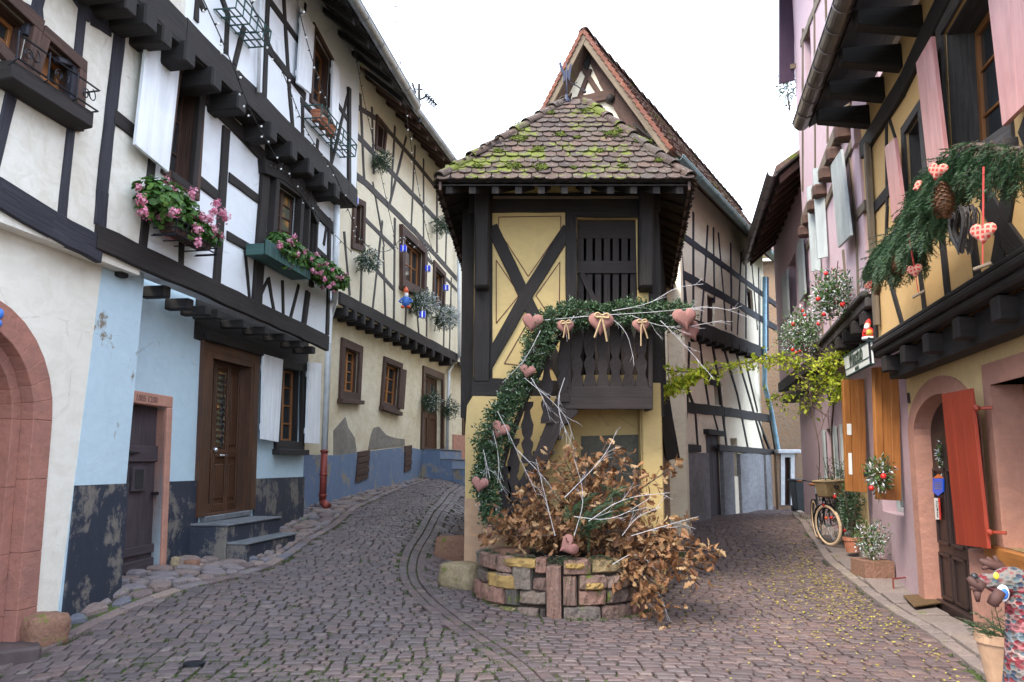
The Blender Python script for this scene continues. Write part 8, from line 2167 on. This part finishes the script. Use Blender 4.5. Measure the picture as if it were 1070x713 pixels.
heart('red checked heart with a wooden stick, hanging low at the right of the large swag', V1.hit(1027, 245, .50), .155, 'red_check_cloth', roll=5, yaw=-50, group='red checked hearts on the ochre house', ribbon=False, cord=.42, stick=True)
heart('small red checked heart with a wooden stick hanging below the smaller fir swag', V1.hit(956, 284, .48), .125, 'red_check_cloth', roll=-5, yaw=-50, group='red checked hearts on the ochre house', ribbon=False, cord=.32, stick=True)
heart('red checked heart at the tip of the smaller fir swag', V1.hit(908, 299, .5), .10, 'red_check_cloth', roll=-25, yaw=-60, group='red checked hearts on the ochre house', ribbon=False)
heart('red checked heart half hidden at the left of the large fir swag', V1.hit(959, 196, .5), .10, 'red_check_cloth', roll=70, yaw=-30, group='red checked hearts on the ochre house', ribbon=False)
wh = thing('wicker_heart', 'woven grey wicker heart hanging behind the red heart', 'wicker heart', tuple(V1.hit(1007, 235, .38))); c = V1.hit(1007, 238, .38); mb = MB()
for k in range(26):
    pts = []; jx, jz, jy = R.uniform(.75, 1.08), R.uniform(.75, 1.08), R.uniform(-.05, .05); ph = R.uniform(0, 6.28)
    for i in range(19):
        a = ph+2*math.pi*i/18*R.uniform(.98, 1.02); x = 16*math.sin(a)**3/32*.34*jx; z = (13*math.cos(a)-5*math.cos(2*a)-2*math.cos(3*a)-math.cos(4*a))/32*.34*jz; pts.append(c+V1.u*x*-1+V((0, 0, z))+V1.n*jy)
    mb.tube(pts, .006, 3, cap=False)
mb.build('wicker', M['grey_timber'], wh, recalc=False)

# ---------------- fabric reindeer and fir pot at lower right
RY = 4.75
def P5(a, b, y=RY): return at(a, b, y)
rd = thing('fabric_reindeer', 'tall patchwork cloth reindeer with brown antlers at the lower right corner', 'reindeer figure', tuple(P5(1080, 712)))
bm = bmesh.new()
vl = bm.verts.layers.skin.verify() if hasattr(bm.verts.layers, 'skin') else None
pts = [(1022, 603.5, .026), (1030, 607, .038), (1040, 610, .060), (1053, 606, .082), (1064, 608, .092), (1070, 625, .095), (1073, 660, .105), (1076, 700, .125), (1078, 770, .16), (1079, 840, .19)]
me = bpy.data.meshes.new('body'); me.from_pydata([tuple(P5(a, b)) for a, b, r in pts], [(i, i+1) for i in range(len(pts)-1)], []); ob = bpy.data.objects.new('body', me); COL.objects.link(ob)
md = ob.modifiers.new('s', 'SKIN'); md.use_smooth_shade = True
for i, (a, b, r) in enumerate(pts): me.skin_vertices[0].data[i].radius = (r, r*1.1)
me.skin_vertices[0].data[9].use_root = True
ms = ob.modifiers.new('ss', 'SUBSURF'); ms.levels = 2; ms.render_levels = 2
dg = bpy.context.evaluated_depsgraph_get(); dg.update(); m2 = bpy.data.meshes.new_from_object(ob.evaluated_get(dg)); bpy.data.objects.remove(ob); m2.materials.clear(); m2.materials.append(M['patchwork_cloth'])
ob = bpy.data.objects.new('body', m2); COL.objects.link(ob); ob.parent = rd; ob.location = -V(rd.location)
# four cloth legs standing on the pavement
bx_ = P5(1079, 840); mb = MB()
for (dx, dy) in ((-.10, -.08), (.12, -.08), (-.10, .14), (.12, .14)):
    x_, y_ = bx_.x+dx, bx_.y+dy; mb.tube([V((x_, y_, bx_.z+.05)), V((x_, y_, .35)), V((x_+.01, y_, g(x_, y_)+.05))], [.07, .05, .055], 10)
mb.each('leg', M['patchwork_cloth'], rd, smooth=True)
mb = MB(); mb.ball(P5(1018, 602.5), .020, n=12, m=8); mb.build('nose', M['blue_lantern'] if False else M['bin_plastic'], rd, smooth=True)
mb = MB(); mb.ball(P5(1041, 602, RY-.075), .016, .01, .02, 10, 6); mb.build('eye', M['yellow_paint'], rd, smooth=True)
mb = MB(); p = P5(1048, 620, RY-.10); mb.ball(p, .036, .014, .045, 12, 8); er = mb.build('ear', M['frost_white'], rd, smooth=True); mb = MB(); mb.ball(p+V((0, -.012, -.002)), .024, .008, .03, 10, 6); mb.build('ear_lining', M['blue_paint'], er, smooth=True)
def antler(base, pts_main, tines, y):
    mb = MB(); mb.tube([P5(a, b, y) for a, b in pts_main], [.028, .034, .026, .014][:len(pts_main)], 8)
    for tn in tines: mb.tube([P5(a, b, y) for a, b in tn], [.022, .010], 7)
    mb.build('antler', M['antler_brown'], rd, smooth=True)
antler(0, [(1050, 600), (1044, 592), (1034, 590), (1024, 586)], [[(1040, 590), (1031, 583)], [(1034, 591), (1026, 594)], [(1044, 591), (1039, 581)]], RY+.10)
antler(0, [(1046, 618), (1040, 626), (1036, 632)], [[(1040, 624), (1042, 634)]], RY-.14)
antler(0, [(1026, 608), (1022, 614), (1018, 610), (1012, 604)], [[(1022, 616), (1014, 614)], [(1021, 618), (1022, 629)]], RY-.16)
fp = thing('fir_pot', 'tapered terracotta pot of fir sprigs and red berries beside the cloth reindeer', 'potted plant', tuple(P5(1052, 712, 5.15)))
c = P5(1056, 700, 5.15); gz_ = g(c.x, c.y)+.03; topz = P5(1056, 662, 5.15).z; mb = MB(); mb.lathe((c.x, c.y, gz_), [(.08, 0), (.14, (topz-gz_)*.6), (.17, topz-gz_-.05), (.18, topz-gz_-.05), (.18, topz-gz_), (.15, topz-gz_), (.13, topz-gz_-.1)], 26); mb.build('pot', M['terracotta_pale'] if 'terracotta_pale' in M else M['terracotta'], fp, smooth=False)
mb = MB(); tw = MB()
for k in range(26): fir_spray(mb, tw, V((c.x, c.y, topz-.02))+V((R.uniform(-.08, .08), R.uniform(-.08, .08), 0)), V((R.gauss(-.25, .6), R.gauss(0, .5), R.uniform(.15, .9))), R.uniform(.14, .27), .5, .028, .003, .9)
mb.build('needles', M['fir_needles'], fp, recalc=False); tw.build('twig', M['bark'], fp, recalc=False)
mb = MB(); [mb.ball(V((c.x, c.y, topz+.05))+V((R.uniform(-.02, .1), R.uniform(-.14, -.05), R.uniform(-.04, .1))), .014, n=8, m=5) for _ in range(12)]; tag(mb.build('berries', M['red_gloss'], fp, smooth=True), kind='stuff')
# ---------------------------------------------------------------- light
w = bpy.data.worlds.new('World'); scene.world = w; w.use_nodes = True; t = w.node_tree; t.nodes.clear()
sky = t.nodes.new('ShaderNodeTexSky'); sky.sky_type = 'NISHITA'; sky.sun_disc = False
SE, SR = rad(50), rad(222)
sky.sun_elevation = SE; sky.sun_rotation = SR; sky.air_density = 1; sky.dust_density = 4; sky.ozone_density = 1
n = N(t)
tc = t.nodes.new('ShaderNodeTexCoord')
cl = n.noise(n.mapv(tc.outputs['Generated'], (1, 1, 2.5)), 1.6, 5, .6)
cc = n.ramp(cl, [(.3, (7.2, 8.4, 10.2)), (.7, (9.0, 10.1, 11.8))])
c = n.mix(.86, sky.outputs[0], cc)
bg = t.nodes.new('ShaderNodeBackground'); bg.inputs[1].default_value = .085; t.links.new(c, bg.inputs[0])
o = t.nodes.new('ShaderNodeOutputWorld'); t.links.new(bg.outputs[0], o.inputs[0])
sd = bpy.data.lights.new('sun', 'SUN'); sd.energy = 1.2; sd.angle = rad(20); sd.color = (1, .90, .76); so = bpy.data.objects.new('sun', sd); COL.objects.link(so)
dv = V((math.sin(SR)*math.cos(SE), math.cos(SR)*math.cos(SE), math.sin(SE))); so.rotation_euler = dv.to_track_quat('Z', 'Y').to_euler()
so.location = (0, 0, 30)
scene.view_settings.view_transform = 'Standard'; scene.view_settings.look = 'None'; scene.view_settings.exposure = EXPO; scene.view_settings.gamma = 1; scene.view_settings.use_curve_mapping = False
